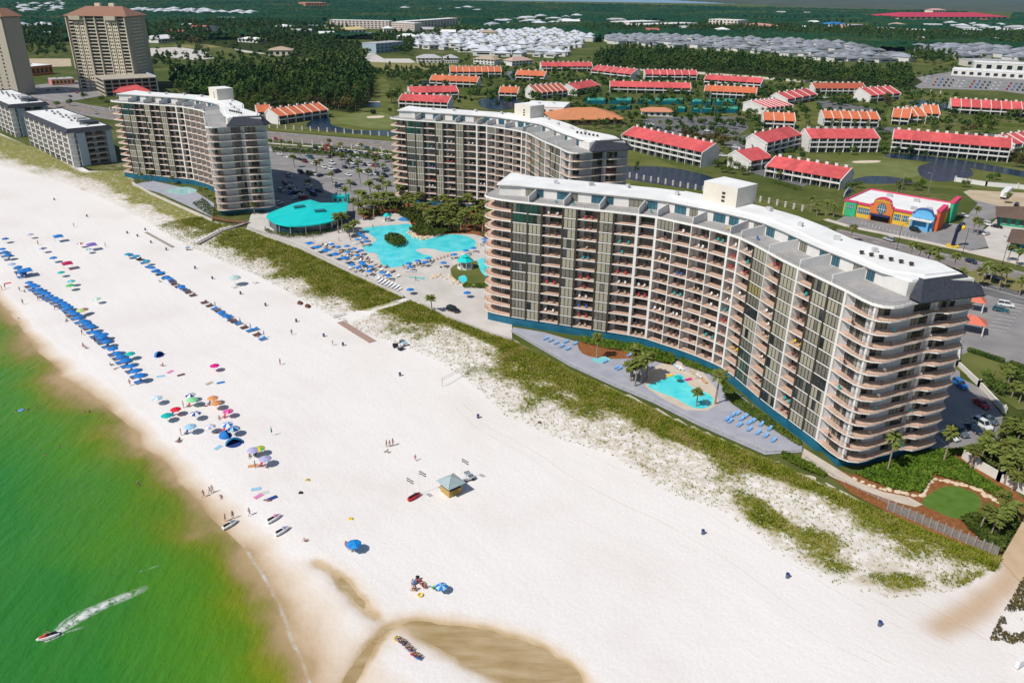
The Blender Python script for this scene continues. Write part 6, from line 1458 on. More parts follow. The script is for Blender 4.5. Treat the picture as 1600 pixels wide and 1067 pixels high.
cover('shrub_cover', [(1130, 596), (1160, 626), (1200, 652), (1254, 694), (1248, 699), (1190, 662), (1160, 644), (1140, 630), (1128, 612)], 0.7, 3600, 0.35, shrub_m, 'green planting between the curved plinth and the beach pool', 'shrubs', seed=11)
cover('shrub_cover', [(1222, 707), (1262, 724), (1292, 742), (1286, 747), (1250, 733), (1218, 715)], 0.9, 1500, 0.35, shrub_m, 'dark clipped bushes along the rail at the end of the grey deck', 'shrubs', seed=12)
cover('shrub_cover', smooth_poly([(560, 328), (600, 318), (660, 308), (740, 314), (766, 328), (766, 372), (740, 366), (690, 366), (656, 368), (640, 352), (636, 346), (610, 334), (575, 342)], 2), 2.2, 9000, 0.8, oak_m, 'lush green planting under the palms around the lagoon pool', 'shrubs', seed=13, nz=9)
isl = cover('shrub_cover', smooth_poly([(601, 374), (612, 369), (625, 372), (635, 380), (630, 387), (615, 387), (604, 381)], 3), 2.0, 1500, 0.6, oak_m, 'round green planted island in the middle of the lagoon pool', 'shrubs', seed=14)
cover('shrub_cover', smooth_poly([(640, 362), (655, 356), (690, 356), (702, 364), (684, 371), (660, 370), (645, 366)], 3), 2.2, 2200, 0.6, oak_m, 'dark green planted bank with rocks at the back of the lagoon pool', 'shrubs', seed=15)
cover('shrub_cover', [(414, 358), (424, 363), (450, 367), (490, 365), (520, 357), (522, 362), (492, 372), (448, 374), (414, 365)], 1.3, 2200, 0.35, oak_m, 'grey green hedge around the front of the teal pavilion', 'shrubs', seed=16)
cover('shrub_cover', [(300, 320), (330, 340), (412, 335), (414, 330), (340, 332), (318, 312)], 1.0, 1500, 0.5, oak_m, 'shrubs at the foot of the far curved tower', 'shrubs', seed=17)
cover('shrub_cover', [(722, 446), (764, 446), (764, 452), (724, 451)], 1.0, 900, 0.4, shrub_m, 'green bushes below the slide pools', 'shrubs', seed=18)
cover('shrub_cover', [(425, 232), (610, 248), (612, 252), (425, 238)], 1.6, 2500, 0.8, oak_m, 'hedge between the main road and the hotel car park', 'hedge', seed=19)
cover('shrub_cover', [(1545, 1000), (1560, 970), (1600, 900), (1660, 880), (1660, 1010), (1580, 1010)], 0.6, 4200, 0.3, dry_m, 'brown green dune scrub at the lower right edge', 'scrub', seed=22, nz=2.2)
for i, (a, b) in enumerate((((1496, 205), (1600, 214)), ((1204, 248), (1262, 262)))):
 pass
sheet('sand_track', [(1563, 874), (1590, 828), (1612, 788), (1660, 740), (1720, 790), (1660, 870), (1600, 915)], 0, mat('track_sand', (0.48, 0.34, 0.21), 0.95, col2=(0.55, 0.41, 0.27), scale=0.4))
def hedge(label, line, w, h, n, seed):
 """clipped hedge: its own thing"""
 P = [Vector(p) for p in ats(line)]; g = np.random.default_rng(seed); C = []
 seg = list(zip(P, P[1:])); Ls = [(b - a).length for a, b in seg]; tot = sum(Ls)
 for (a, b), L in zip(seg, Ls):
  k = int(n * L / tot); t = g.random(k); d = (b - a).normalized(); nn = np.array([-d.y, d.x])
  f = g.integers(0, 3, k); off = np.where(f == 0, -w / 2, np.where(f == 1, w / 2, g.uniform(-w / 2, w / 2, k))); z = np.where(f == 2, h, g.uniform(0.1, h, k))
  C.append(np.stack([a.x + (b.x - a.x) * t + nn[0] * off, a.y + (b.y - a.y) * t + nn[1] * off, z], 1))
 C = np.concatenate(C); m_ = len(C); V = leafcloud(C, np.full(m_, 0.05), m_, 0.35, seed).reshape(-1, 4, 3); V = V - V.mean(1, keepdims=True) + C[:, None, :]
 return tag(link('hedge', npmesh('hedge', V.reshape(-1, 3), quads(m_), oak_m)), label, 'hedge')
hedge('long clipped dark hedge between the right lawn and the car park', [(1512, 549), (1568, 568)], 1.4, 1.2, 1500, 1)
hedge('short clipped hedge at the right edge of the lawn', [(1576, 570), (1612, 582)], 1.4, 1.2, 900, 2)
hedge('dark hedge on the traffic island by the coral entrance canopy', [(1518, 500), (1538, 507)], 1.4, 1.0, 600, 3)
hedge('long dark hedge below the red row at the right edge', [(1486, 190), (1600, 200)], 2.5, 2.2, 1500, 4)
hedge('dark hedge along the lane right of the long twelve bay row', [(1530, 206), (1565, 212)], 4, 2.4, 900, 5)
hedge('dark hedge along the edge of the lower car park of the red row', [(1204, 285), (1250, 298)], 3, 1.6, 900, 6)
# --- dune grass
Sg, Dg = RNG.uniform(-60, 330, 260000), RNG.uniform(0, 1, 260000)
a_, b_ = f_d1(Sg) - 5, f_d2(Sg) + 0.2; Dg = a_ + (b_ - a_) * Dg
Xg, Yg = Sg * BU[0] + Dg * BN[0], Sg * BU[1] + Dg * BN[1]
vf = np.clip((vegfield(Sg, Dg, Xg, Yg) + (fbm(Xg, Yg, 9, 3, 4) - 0.5) * 1.05 - 0.30) * 2.4, 0, 1)
k = RNG.random(len(Sg)) < vf * 0.42 * np.clip(1.25 - Sg / 400, 0.3, 1) + 0.05 * (vegfield(Sg, Dg, Xg, Yg) > 0.0)
for w in WALKS + [TRACK]: k &= ~inpoly(ats(w), Xg, Yg)
Xg, Yg, vf = Xg[k], Yg[k], vf[k]
ii = np.clip(np.searchsorted(ss, Xg * BU[0] + Yg * BU[1]), 0, len(ss) - 1)
dd_ = Xg * BN[0] + Yg * BN[1] - shore_s[ii, 0]
jj = np.clip(((dd_ - 40) / 1.1).astype(int) + 58, 0, len(ee) - 1)
Zg = Z_[ii, jj]
nb = 5; m_ = len(Xg)
th = RNG.uniform(0, 6.28, (m_, nb)); ln = RNG.uniform(0.25, 0.75, (m_, nb)) * (0.55 + 0.6 * vf[:, None]); lean = RNG.uniform(0.15, 0.9, (m_, nb)); wd = RNG.uniform(0.05, 0.14, (m_, nb))
B0 = np.stack([Xg, Yg, Zg - 0.03], 1)[:, None, :] + np.stack([np.cos(th) * 0.12, np.sin(th) * 0.12, 0 * th], -1)
tipv = np.stack([np.cos(th) * np.sin(lean) * ln, np.sin(th) * np.sin(lean) * ln, np.cos(lean) * ln], -1)
sid = np.stack([-np.sin(th), np.cos(th), 0 * th], -1) * wd[..., None]
V = np.stack([B0 - sid, B0 + sid, B0 + tipv], 2).reshape(-1, 3)
gm2 = NT('dune_grass')
gc = gm2.ramp(gm2.noise(0.22, 5), [(0.28, (0.115, 0.15, 0.010)), (0.45, (0.19, 0.215, 0.02)), (0.6, (0.27, 0.255, 0.05)), (0.75, (0.34, 0.265, 0.11))])
gm2.l(gc, gm2.b.inputs['Base Color']); gm2.b.inputs['Roughness'].default_value = 0.8; gm2.b.inputs['Specular IOR Level'].default_value = 0.1
tag(link('dune_grass', npmesh('dune_grass', V, np.arange(len(V)).reshape(-1, 3), gm2.m)), 'patchy green and straw coloured grass covering the dunes', 'grass', kind='stuff')
# BEACH THINGS, PEOPLE, POOL FURNITURE
def cm(name, c, rough=0.7, **k): return mat(name, c, rough, var=0.07, scale=1.5, **k)
BLUE = cm('blue_canvas', (0.012, 0.17, 0.52)); NAVY = cm('navy_canvas', (0.02, 0.05, 0.22)); TEALC = cm('teal_canvas', (0.0, 0.40, 0.38)); REDC = cm('red_canvas', (0.62, 0.015, 0.035))
PINK = cm('pink_canvas', (0.66, 0.22, 0.42)); MAG = cm('magenta_canvas', (0.60, 0.01, 0.22)); ORANGE = cm('orange_canvas', (0.62, 0.27, 0.10)); LAV = cm('lavender_canvas', (0.40, 0.38, 0.58)); LGREEN = cm('light_green_canvas', (0.22, 0.62, 0.30)); GREENC = cm('green_canvas', (0.10, 0.45, 0.14))
LBLUE = cm('pale_blue_canvas', (0.30, 0.52, 0.68)); WHITEC = cm('white_canvas', (0.74, 0.75, 0.77)); PURP = cm('purple_canvas', (0.20, 0.12, 0.45)); CRIM = cm('crimson_canvas', (0.45, 0.01, 0.10)); YEL = cm('yellow_plastic', (0.72, 0.50, 0.03)); BROWNF = cm('brown_mesh_fabric', (0.13, 0.065, 0.055)); PBLUE = cm('pale_blue_vinyl', (0.14, 0.34, 0.66)); WHP = cm('white_plastic', (0.76, 0.76, 0.75), 0.45); BLK = cm('black_plastic', (0.02, 0.02, 0.025), 0.5); TANF = cm('tan_fabric', (0.48, 0.38, 0.28)); TEALP = cm('teal_plastic', (0.0, 0.38, 0.40), 0.5); REDP = cm('red_plastic', (0.55, 0.02, 0.03), 0.5); WOODB = mat('weathered_boards', (0.27, 0.235, 0.21), 0.9, col2=(0.37, 0.33, 0.30), scale=2.5); WOODY = mat('yellow_timber', (0.46, 0.29, 0.10), 0.8, var=0.15, scale=2.0); MET = mat('light_metal', (0.55, 0.56, 0.58), 0.35, metal=0.6, var=0.05)
def umbrella_proto(r=1.35, h=2.15, square=False):
 t = thing('beach_umbrella', 'u', 'umbrella'); n = 4 if square else 8
 mb = MB(); mb.tube((0, 0, -0.3), (0, 0, h + 0.12), 0.03, n=6); mb.build('pole', MET, t)
 mb = MB(); off = math.pi / 4 if square else 0
 def ring(rr, z): return [(rr * math.cos(2 * math.pi * k / n + off), rr * math.sin(2 * math.pi * k / n + off), z) for k in range(n)]
 hs = 0.55 if not square else 0.5
 R0, R1, R2 = ring(r, h - hs), ring(r * 0.62, h - hs * 0.42), (0, 0, h)
 for k in range(n):
  a, b, c, d = R0[k], R0[(k + 1) % n], R1[(k + 1) % n], R1[k]
  m1 = ((a[0] + b[0]) / 2 * 0.97, (a[1] + b[1]) / 2 * 0.97, a[2] + 0.10)
  mi = k % 2
  mb.face((a, m1, b, c, d), mi); mb.face((d, c, R2), mi)
  mb.face([(p[0] * .99, p[1] * .99, p[2] - 0.03) for p in (d, c, b, m1, a)], mi); mb.face([(R2[0], R2[1], R2[2] - 0.03), (c[0], c[1], c[2] - .03), (d[0], d[1], d[2] - .03)], mi)
 mb.build('canopy', [BLUE, BLUE], t)
 return t
UMB = umbrella_proto(); UMBS = umbrella_proto(1.9, 2.5, True)
def umb(p, label, group=None, m=BLUE, m2=None, sc=1.0, pool=False, sq=False, h=2.15):
 x, y = at(p[0], p[1], 2.0); z = 0.1 if pool else gz(x, y)
 x, y = at(p[0], p[1], 2.0 + z)
 return dup(UMBS if sq else UMB, (x, y, z), (p[0] * 0.37) % 1.5 if not sq else 0.75, label, group, sc, {'canopy': {0: m, 1: m2 or m}})
def closed_proto():
 t = thing('closed_umbrella', 'u', 'umbrella')
 mb = MB(); mb.tube((0, 0, -0.3), (0, 0, 2.5), 0.03, n=6); mb.build('pole', MET, t)
 mb = MB(); mb.lathe([(0.05, 0.9), (0.17, 1.1), (0.13, 1.7), (0.03, 2.4)], 8); mb.build('furled_canopy', BLUE, t); return t
CUMB = closed_proto()
def lounger_proto():
 t = thing('sun_lounger', 'l', 'sun lounger')
 mb = MB()
 for s in (-0.31, 0.31): mb.box(0, s, 0.30, 1.95, 0.05, 0.06, 0, 0)
 for x in (-0.85, 0.75):
  for s in (-0.31, 0.31): mb.box(x, s, 0.14, 0.06, 0.05, 0.30, 0, 0)
 mb.build('frame', WHP, t)
 mb = MB(); mb.box(-0.35, 0, 0.36, 1.25, 0.62, 0.08, 0, 0)
 mb.hexa([(0.27, -0.31, 0.32), (0.95, -0.31, 0.72), (0.95, 0.31, 0.72), (0.27, 0.31, 0.32), (0.24, -0.31, 0.40), (0.91, -0.31, 0.80), (0.91, 0.31, 0.80), (0.24, 0.31, 0.40)])
 mb.build('cushion', BLUE, t); return t
LNG = lounger_proto()
INL = math.atan2(BN[1], BN[0])
def lounger(xy_, rz, label, group, m=BLUE, frame=None, z=None):
 x, y = xy_; z = gz(x, y) if z is None else z
 mm = {'cushion': {0: m}}
 if frame: mm['frame'] = {0: frame}
 return dup(LNG, (x, y, z), rz, label, group, None, mm)
def chair_proto():
 t = thing('beach_chair', 'c', 'beach chair')
 mb = MB(); mb.box(0, 0, 0.28, 0.52, 0.55, 0.06); mb.hexa([(0.24, -0.27, 0.28), (0.32, -0.27, 0.28), (0.32, 0.27, 0.28), (0.24, 0.27, 0.28), (0.5, -0.27, 0.85), (0.56, -0.27, 0.85), (0.56, 0.27, 0.85), (0.5, 0.27, 0.85)]); mb.build('seat', BLUE, t)
 mb = MB()
 for s in (-0.29, 0.29):
  mb.box(0, s, 0.5, 0.55, 0.05, 0.04); mb.tube((-0.25, s, 0), (-0.25, s, 0.5), 0.018, n=4); mb.tube((0.3, s, 0), (0.25, s, 0.5), 0.018, n=4)
 mb.build('frame', MET, t); return t
CHR = chair_proto()
def bchair(xy_, rz, label, group, m): return dup(CHR, (*xy_, gz(*xy_)), rz, label, group, None, {'seat': {0: m}})
# --- people
skin1, skin2, skin3 = cm('fair_skin', (0.50, 0.29, 0.20)), cm('tanned_skin', (0.36, 0.18, 0.11)), cm('dark_skin', (0.16, 0.08, 0.05))
hairm = cm('brown_hair', (0.05, 0.03, 0.02)); hairb = cm('blond_hair', (0.42, 0.30, 0.14))
SWIM = [cm('black_swimwear', (0.02, 0.02, 0.025)), cm('red_swimwear', (0.50, 0.03, 0.05)), cm('blue_swimwear', (0.03, 0.10, 0.40)), cm('white_shirt', (0.70, 0.70, 0.70)), cm('pink_swimwear', (0.62, 0.15, 0.30)), cm('navy_swimwear', (0.02, 0.03, 0.10)), cm('green_swimwear', (0.05, 0.25, 0.12))]
SWN = ['black', 'red', 'blue', 'white', 'pink', 'navy', 'green']
def person_proto(pose):
 """one continuous skinned figure, built from a jointed skeleton"""
 if pose == 'stand': J = dict(pel=(0, 0, .93), wst=(0, 0, 1.1), chs=(0, .01, 1.32), nck=(0, .01, 1.48), chn=(0, -.03, 1.56), hd=(0, -.02, 1.66), hl=(.10, 0, .90), kl=(.12, -.03, .50), al=(.13, .02, .09), tl=(.14, -.15, .03), hr=(-.10, 0, .90), kr=(-.13, .04, .50), ar=(-.15, .10, .09), tr=(-.16, -.06, .03), sl=(.19, .01, 1.42), el=(.25, .03, 1.14), wl=(.24, -.08, .90), fl=(.235, -.12, .80), sr=(-.19, .01, 1.42), er=(-.26, .02, 1.14), wr=(-.25, -.06, .90), fr=(-.245, -.10, .80))
 elif pose == 'walk': J = dict(pel=(0, 0, .91), wst=(0, -.01, 1.08), chs=(0, -.02, 1.30), nck=(0, -.03, 1.46), chn=(0, -.07, 1.54), hd=(0, -.06, 1.64), hl=(.10, 0, .88), kl=(.11, -.20, .52), al=(.11, -.28, .10), tl=(.11, -.45, .05), hr=(-.10, 0, .88), kr=(-.11, .10, .50), ar=(-.11, .36, .16), tr=(-.11, .30, .03), sl=(.19, -.02, 1.40), el=(.24, .16, 1.15), wl=(.22, .12, .90), fl=(.21, .10, .80), sr=(-.19, -.02, 1.40), er=(-.24, -.12, 1.14), wr=(-.2, -.28, .96), fr=(-.19, -.34, .88))
 elif pose == 'sit': J = dict(pel=(0, .1, .14), wst=(0, .16, .30), chs=(0, .20, .52), nck=(0, .18, .68), chn=(0, .14, .76), hd=(0, .14, .86), hl=(.10, .06, .13), kl=(.14, -.34, .42), al=(.13, -.62, .08), tl=(.13, -.76, .05), hr=(-.10, .06, .13), kr=(-.15, -.38, .38), ar=(-.14, -.70, .08), tr=(-.14, -.84, .05), sl=(.19, .2, .62), el=(.27, .34, .36), wl=(.25, .42, .10), fl=(.26, .40, .03), sr=(-.19, .2, .62), er=(-.25, -.02, .44), wr=(-.2, -.22, .40), fr=(-.18, -.30, .38))
 elif pose == 'lie': J = dict(pel=(0, 0, .13), wst=(0, .17, .13), chs=(0, .39, .14), nck=(0, .56, .15), chn=(0, .64, .18), hd=(0, .73, .16), hl=(.10, -.04, .12), kl=(.13, -.44, .15), al=(.13, -.84, .08), tl=(.15, -.93, .12), hr=(-.10, -.04, .12), kr=(-.16, -.42, .28), ar=(-.15, -.74, .08), tr=(-.16, -.86, .05), sl=(.19, .48, .13), el=(.32, .25, .08), wl=(.30, .0, .06), fl=(.29, -.1, .05), sr=(-.19, .48, .13), er=(-.36, .62, .08), wr=(-.22, .82, .07), fr=(-.14, .88, .07))
 else: J = dict(pel=(0, 0, -.55), wst=(0, 0, -.38), chs=(0, 0, -.16), nck=(0, 0, .0), chn=(0, -.03, .07), hd=(0, -.02, .17), hl=(.1, 0, -.58), kl=(.12, -.1, -.95), al=(.12, 0, -1.3), tl=(.12, -.1, -1.36), hr=(-.1, 0, -.58), kr=(-.12, -.1, -.95), ar=(-.12, 0, -1.3), tr=(-.12, -.1, -1.36), sl=(.19, 0, -.06), el=(.42, -.1, -.02), wl=(.50, -.32, .02), fl=(.5, -.42, .02), sr=(-.19, 0, -.06), er=(-.42, -.1, -.02), wr=(-.5, -.32, .02), fr=(-.5, -.42, .02))
 E_ = 'pel-wst wst-chs chs-nck nck-chn chn-hd pel-hl hl-kl kl-al al-tl pel-hr hr-kr kr-ar ar-tr chs-sl sl-el el-wl wl-fl chs-sr sr-er er-wr wr-fr'.split()
 rad = dict(pel=.145, wst=.12, chs=.145, nck=.055, chn=.075, hd=.098, h=.095, k=.062, a=.040, t=.035, s=.06, e=.042, w=.030, f=.026)
 ks = list(J); me = bpy.data.meshes.new('person'); me.from_pydata([J[k] for k in ks], [tuple(ks.index(q) for q in e.split('-')) for e in E_], [])
 o = bpy.data.objects.new('person', me); COL.objects.link(o)
 sm = o.modifiers.new('s', 'SKIN'); lay = me.skin_vertices[0] if me.skin_vertices else None
 if lay is None:
  import bmesh
  bm = bmesh.new(); bm.from_mesh(me); bm.verts.layers.skin.verify(); bm.to_mesh(me); bm.free(); lay = me.skin_vertices[0]
 for i, k in enumerate(ks):
  r = rad.get(k, rad.get(k[0], .05)); lay.data[i].radius = (r, r * (0.8 if k in ('pel', 'wst', 'chs') else 1)); lay.data[i].use_root = (k == 'pel')
 o.modifiers.new('u', 'SUBSURF').levels = 1
 dg = bpy.context.evaluated_depsgraph_get(); ev = bpy.data.meshes.new_from_object(o.evaluated_get(dg))
 bpy.data.objects.remove(o); ev.name = 'person'
 ev.materials.clear()
 for m in (skin1, SWIM[0]): ev.materials.append(m)
 up = Vector(J['nck']) - Vector(J['pel']); L = up.length; up /= L; p0 = Vector(J['pel'])
 kn = (Vector(J['kl']) + Vector(J['kr'])) / 2; leg = (kn - p0).normalized()
 for f in ev.polygons:
  c = f.center; a = (Vector(c) - p0).dot(up) / L; b = (Vector(c) - p0).dot(leg); side = abs((Vector(c) - p0).dot(Vector((1, 0, 0))))
  f.material_index = 1 if ((-0.12 < a < 0.22 and side < 0.2 and b < 0.22) or (0.55 < a < 0.80 and side < 0.15)) else 0
  f.use_smooth = True
 o = link('person', ev)
 hd = Vector(J['hd']); mb = MB(); mb.lathe([(0.0, .125), (.075, .10), (.108, .03), (.104, -.04), (.06, -.09)], 8)
 ax = (Vector(J['hd']) - Vector(J['chn'])).normalized(); M = Vector((0, 0, 1)).rotation_difference(ax).to_matrix()
 mb.v = [tuple(hd + M @ Vector((v[0], v[1] + 0.02, v[2]))) for v in mb.v]
 mb.build('hair', hairm, o, True)
 return o
PPL = {k: person_proto(k) for k in ('stand', 'walk', 'sit', 'lie', 'swim')}
NPP = [0]
def person(p, pose, label, rz=None, sw=None, sk=None, z=None, px=True, group=None, blond=False):
 NPP[0] += 1; x, y = at(*p) if px else p
 z = (SEA + 0.14 if pose == 'swim' else gz(x, y)) if z is None else z
 if px and pose == 'swim': x, y = at(*p, SEA)
 sw = NPP[0] % 7 if sw is None else sw; sk = [skin1, skin2, skin1, skin2, skin3][NPP[0] % 5] if sk is None else sk
 o = dup(PPL[pose], (x, y, z), NPP[0] * 2.1 if rz is None else rz, label, group, 1.0 + 0.05 * ((NPP[0] * 13) % 5 - 2) / 2, {'person': {0: sk, 1: SWIM[sw]}, 'hair': {0: hairb if blond or NPP[0] % 4 == 0 else hairm}})
 o['category'] = 'person'; return o
# --- long front row of blue umbrellas with paired loungers
ROW1 = [(45, 440), (50, 444), (56, 447), (60, 451), (66, 455), (72, 458), (77, 461), (84, 465), (91, 469), (98, 472), (103, 476), (107, 480), (111, 485), (117, 489), (123, 495), (130, 500), (136, 504), (142, 509.5), (148, 517), (154, 521), (159, 526), (162, 521), (166, 532), (176, 544), (183, 550), (188, 556), (196, 562), (204, 570), (211, 578), (218, 586), (3, 388), (7, 393), (12, 398), (38, 421), (33, 425), (28, 417)]
for i, p in enumerate(ROW1):
 o = umb(p, 'round blue umbrella in the long front row near the water', 'blue umbrellas of the front row', sc=1.0 + 0.06 * (i % 3))
 b = Vector(o.location[:2])
 for k in (-0.42, 0.42):
  q = b + Vector(BU) * k - Vector(BN) * 0.55
  lounger(q, INL, 'blue cushioned lounger under the front row of umbrellas', 'loungers of the front row', BLUE if (i + int(k > 0)) % 4 else BROWNF)
 if i % 3 == 0:
  q = b - Vector(BN) * 0.9 + Vector(BU) * 0.42
  person(q, 'lie', 'person lying on a lounger in the front umbrella row', INL - R(90), z=gz(*q) + 0.36, px=False, group='people on the front row loungers')
 if i % 4 == 1:
  q = b - Vector(BN) * 2.6; person(q, ['stand', 'sit', 'walk'][i % 3], 'person on the sand between the front row and the water', px=False, group='people before the front row')
# --- second row, higher on the beach
for i, p in enumerate([(199.6, 396), (213, 399), (229, 406.5), (237, 417), (244, 421), (251, 425), (262, 433), (283, 446), (345.6, 486), (353, 492)]):
 umb(p, 'blue umbrella in the second row up the beach', 'blue umbrellas of the second row', m=BLUE if i > 2 else cm('sea_blue_canvas', (0.01, 0.26, 0.45)))
for p in [(337, 482), (376, 507), (392, 516), (413, 528)]:
 x, y = at(*p); dup(CUMB, (x, y, gz(x, y)), 0, 'furled blue umbrella standing in the second row', 'furled umbrellas of the second row')
for i, (p, m, lab) in enumerate([((272, 445), 0, 0), ((294, 458), 0, 0), ((301, 462.6), 0, 0), ((319, 474), 0, 0), ((327, 479), 0, 0), ((341, 487.5), 0, 0), ((365, 503.6), 0, 0), ((381, 513), 0, 0), ((278, 449), 0, 0), ((285, 452), 1, 0), ((335, 484), 1, 0), ((347, 492), 1, 0), ((358, 497), 1, 0), ((372, 507), 1, 0), ((390, 518), 1, 0), ((398, 516), 1, 0), ((410, 531), 1, 0), ((401, 524), 0, 0), ((267, 439), 1, 0), ((257, 436), 1, 0), ((248, 430), 0, 0), ((241, 425), 1, 0), ((231, 418), 1, 0), ((224, 412), 1, 0), ((217, 406), 0, 0), ((204, 400), 1, 0)]):
 b = Vector(at(*p))
 for k in (-0.36, 0.36):
  q = b + Vector(BU) * k; lounger(q, INL, ('blue' if m else 'brown mesh') + ' lounger in the second row up the beach', ('blue' if m else 'brown') + ' loungers of the second row', BLUE if m else BROWNF, None if m else BROWNF)
for p in [(250, 441), (403, 527), (257, 428), (232, 411), (374, 506)]: person(p, 'sit', 'person sitting among the second row of loungers', group='people in the second row')
# --- single coloured umbrellas
US = [((274, 637), REDC, None, 'plain bright red umbrella left of the light green one'), ((260, 647), TEALC, None, 'teal umbrella just below the bright red umbrella'), ((300, 623), LGREEN, None, 'light green umbrella right above the red one'), ((297, 615), NAVY, WHITEC, 'blue and white umbrella behind the light green one'),
 ((332, 620), ORANGE, None, 'upper of the two overlapping orange umbrellas'), ((337, 628), ORANGE, None, 'lower of the two overlapping orange umbrellas'), ((356, 640), PINK, MAG, 'pink umbrella with a magenta panel below the orange pair'), ((305, 644), WHITEC, NAVY, 'white umbrella with dark stripes between red and lavender ones'),
 ((297, 665), LBLUE, None, 'pale blue umbrella with a lying person at its foot'), ((328, 664), LAV, WHITEC, 'greyish lavender umbrella beside the cluster of blue tents'), ((355, 661), BLUE, WHITEC, 'blue and white striped umbrella above the blue tents'), ((364, 668), LBLUE, NAVY, 'turquoise umbrella with a navy panel by the tents'),
 ((405, 698), YEL, GREENC, 'yellow and green striped umbrella with a dark shadow'), ((395, 701), LAV, None, 'lavender umbrella next to the yellow green one'), ((414, 715), LAV, LAV, 'round lavender umbrella alone below the yellow green one'), ((335, 569), MAG, None, 'magenta umbrella alone on the empty upper sand'), ((203, 551), TEALC, None, 'teal umbrella behind the lower end of the blue row'),
 ((553, 848), BLUE, cm('bright_blue_canvas', (0.01, 0.28, 0.66)), 'bright blue umbrella over chairs near the creek head'), ((151, 465), LGREEN, WHITEC, 'green and white umbrella alone above the blue row'), ((131, 482), REDC, TEALC, 'red and teal umbrella touching the blue row'), ((126, 484), LGREEN, YEL, 'rainbow coloured umbrella beside the red and teal one'),
 ((95, 424), TEALC, None, 'green umbrella below the crimson canopy'), ((111, 438), TEALC, LBLUE, 'teal and pale umbrella above the small green one'), ((109, 445), GREENC, None, 'small green umbrella left of a long shadow'), ((47, 365), LAV, None, 'lavender umbrella at the upper left of the crowd'), ((67, 387), LAV, NAVY, 'dark lavender umbrella in the upper left crowd'), ((18, 412), LAV, LBLUE, 'pale lavender umbrella left of the big blue tent'), ((125, 379), WHITEC, CRIM, 'white and red umbrella near the purple canopy'), ((8, 372), BLUE, NAVY, 'blue umbrella at the left edge above the row'), ((83, 402), BLUE, None, 'blue umbrella left of the crimson canopy'), ((137, 388), TEALC, WHITEC, 'small teal umbrella below the purple canopy'),
 ((245, 620), LBLUE, WHITEC, 'pale striped umbrella over a dark seat near the waterline')]
for i, (p, m, m2, lab) in enumerate(US):
 o = umb(p, lab, None, m, m2, 0.95 + 0.1 * (i % 3) / 2); b = Vector(o.location[:2])
 if i % 2 == 0 and p[1] > 480:
  q = b - Vector(BN) * 1.0 + Vector(BU) * 0.5; bchair(q, INL + 0.3, 'low beach chair under a coloured umbrella', 'beach chairs under coloured umbrellas', [NAVY, TEALC, REDC, BLUE][i % 4])
  person(q + Vector((-0.9, -0.5)), ['sit', 'lie', 'stand'][i % 3], 'person beside a coloured umbrella in the middle of the beach', px=False, group='people beside coloured umbrellas')
def canopy_tent(p, label, m, s=1.5, rz=0.7):
 x, y = at(p[0], p[1], 2.2); z = gz(x, y); t = thing('canopy_tent', label, 'canopy', (x, y, z), rz)
 mb = MB()
 for a in (-1, 1):
  for b in (-1, 1): mb.tube((a * s, b * s, -0.2), (a * s, b * s, 2.1), 0.035, n=5)
 mb.build('legs', MET, t)
 mb = MB(); e = [(-s - .1, -s - .1, 2.0), (s + .1, -s - .1, 2.0), (s + .1, s + .1, 2.0), (-s - .1, s + .1, 2.0)]; q = [(a * 0.96, b * 0.96, 2.25) for a, b, c in e]
 for k in range(4): mb.quad(e[k], e[(k + 1) % 4], q[(k + 1) % 4], q[k]); mb.face((q[k], q[(k + 1) % 4], (0, 0, 2.85)))
 mb.quad(*[(a, b, 2.02) for a, b, c in e[::-1]]); mb.build('canopy', m, t)
canopy_tent((91, 369), 'square bright blue canopy alone at the upper beach', BLUE); canopy_tent((143, 382), 'square purple canopy with dark chairs in its shade', PURP); canopy_tent((105, 411), 'square crimson canopy in the upper left crowd', CRIM); canopy_tent((39, 422), 'large square blue canopy at the start of the blue row', BLUE, 1.9)
def dome_tent(p, label, m, r=1.5, rz=0.0):
 x, y = at(*p); t = thing('beach_tent', label, 'beach tent', (x, y, gz(x, y)), rz)
 mb = MB(); n, k = 12, 6
 P = [[(r * math.cos(math.pi * 1.25 * i / n - 0.4) * math.cos(j / k * 1.5708), r * math.sin(math.pi * 1.25 * i / n - 0.4) * math.cos(j / k * 1.5708), 1.25 * math.sin(j / k * 1.5708)) for i in range(n + 1)] for j in range(k + 1)]
 for j in range(k):
  for i in range(n):
   f = (P[j][i], P[j][i + 1], P[j + 1][i + 1], P[j + 1][i]); mb.quad(*f); mb.quad(*[(a * .97, b * .97, c * .97) for a, b, c in f[::-1]])
 mb.build('shell', m, t)
 mb = MB(); mb.prism([(r * 0.9 * math.cos(a), r * 0.9 * math.sin(a)) for a in np.linspace(0, 6.0, 12)], 0.0, 0.05); mb.build('floor_sheet', NAVY, t)
dome_tent((366, 693), 'large domed dark blue beach tent at the lower end of the tent cluster', cm('deep_blue_nylon', (0.01, 0.16, 0.34)), 1.9, 0.4); dome_tent((353, 681), 'blue open beach tent left of the large domed one', BLUE, 1.5, 2.0); dome_tent((249, 556), 'small blue half open beach tent above the empty sand', BLUE, 1.3, 1.0)
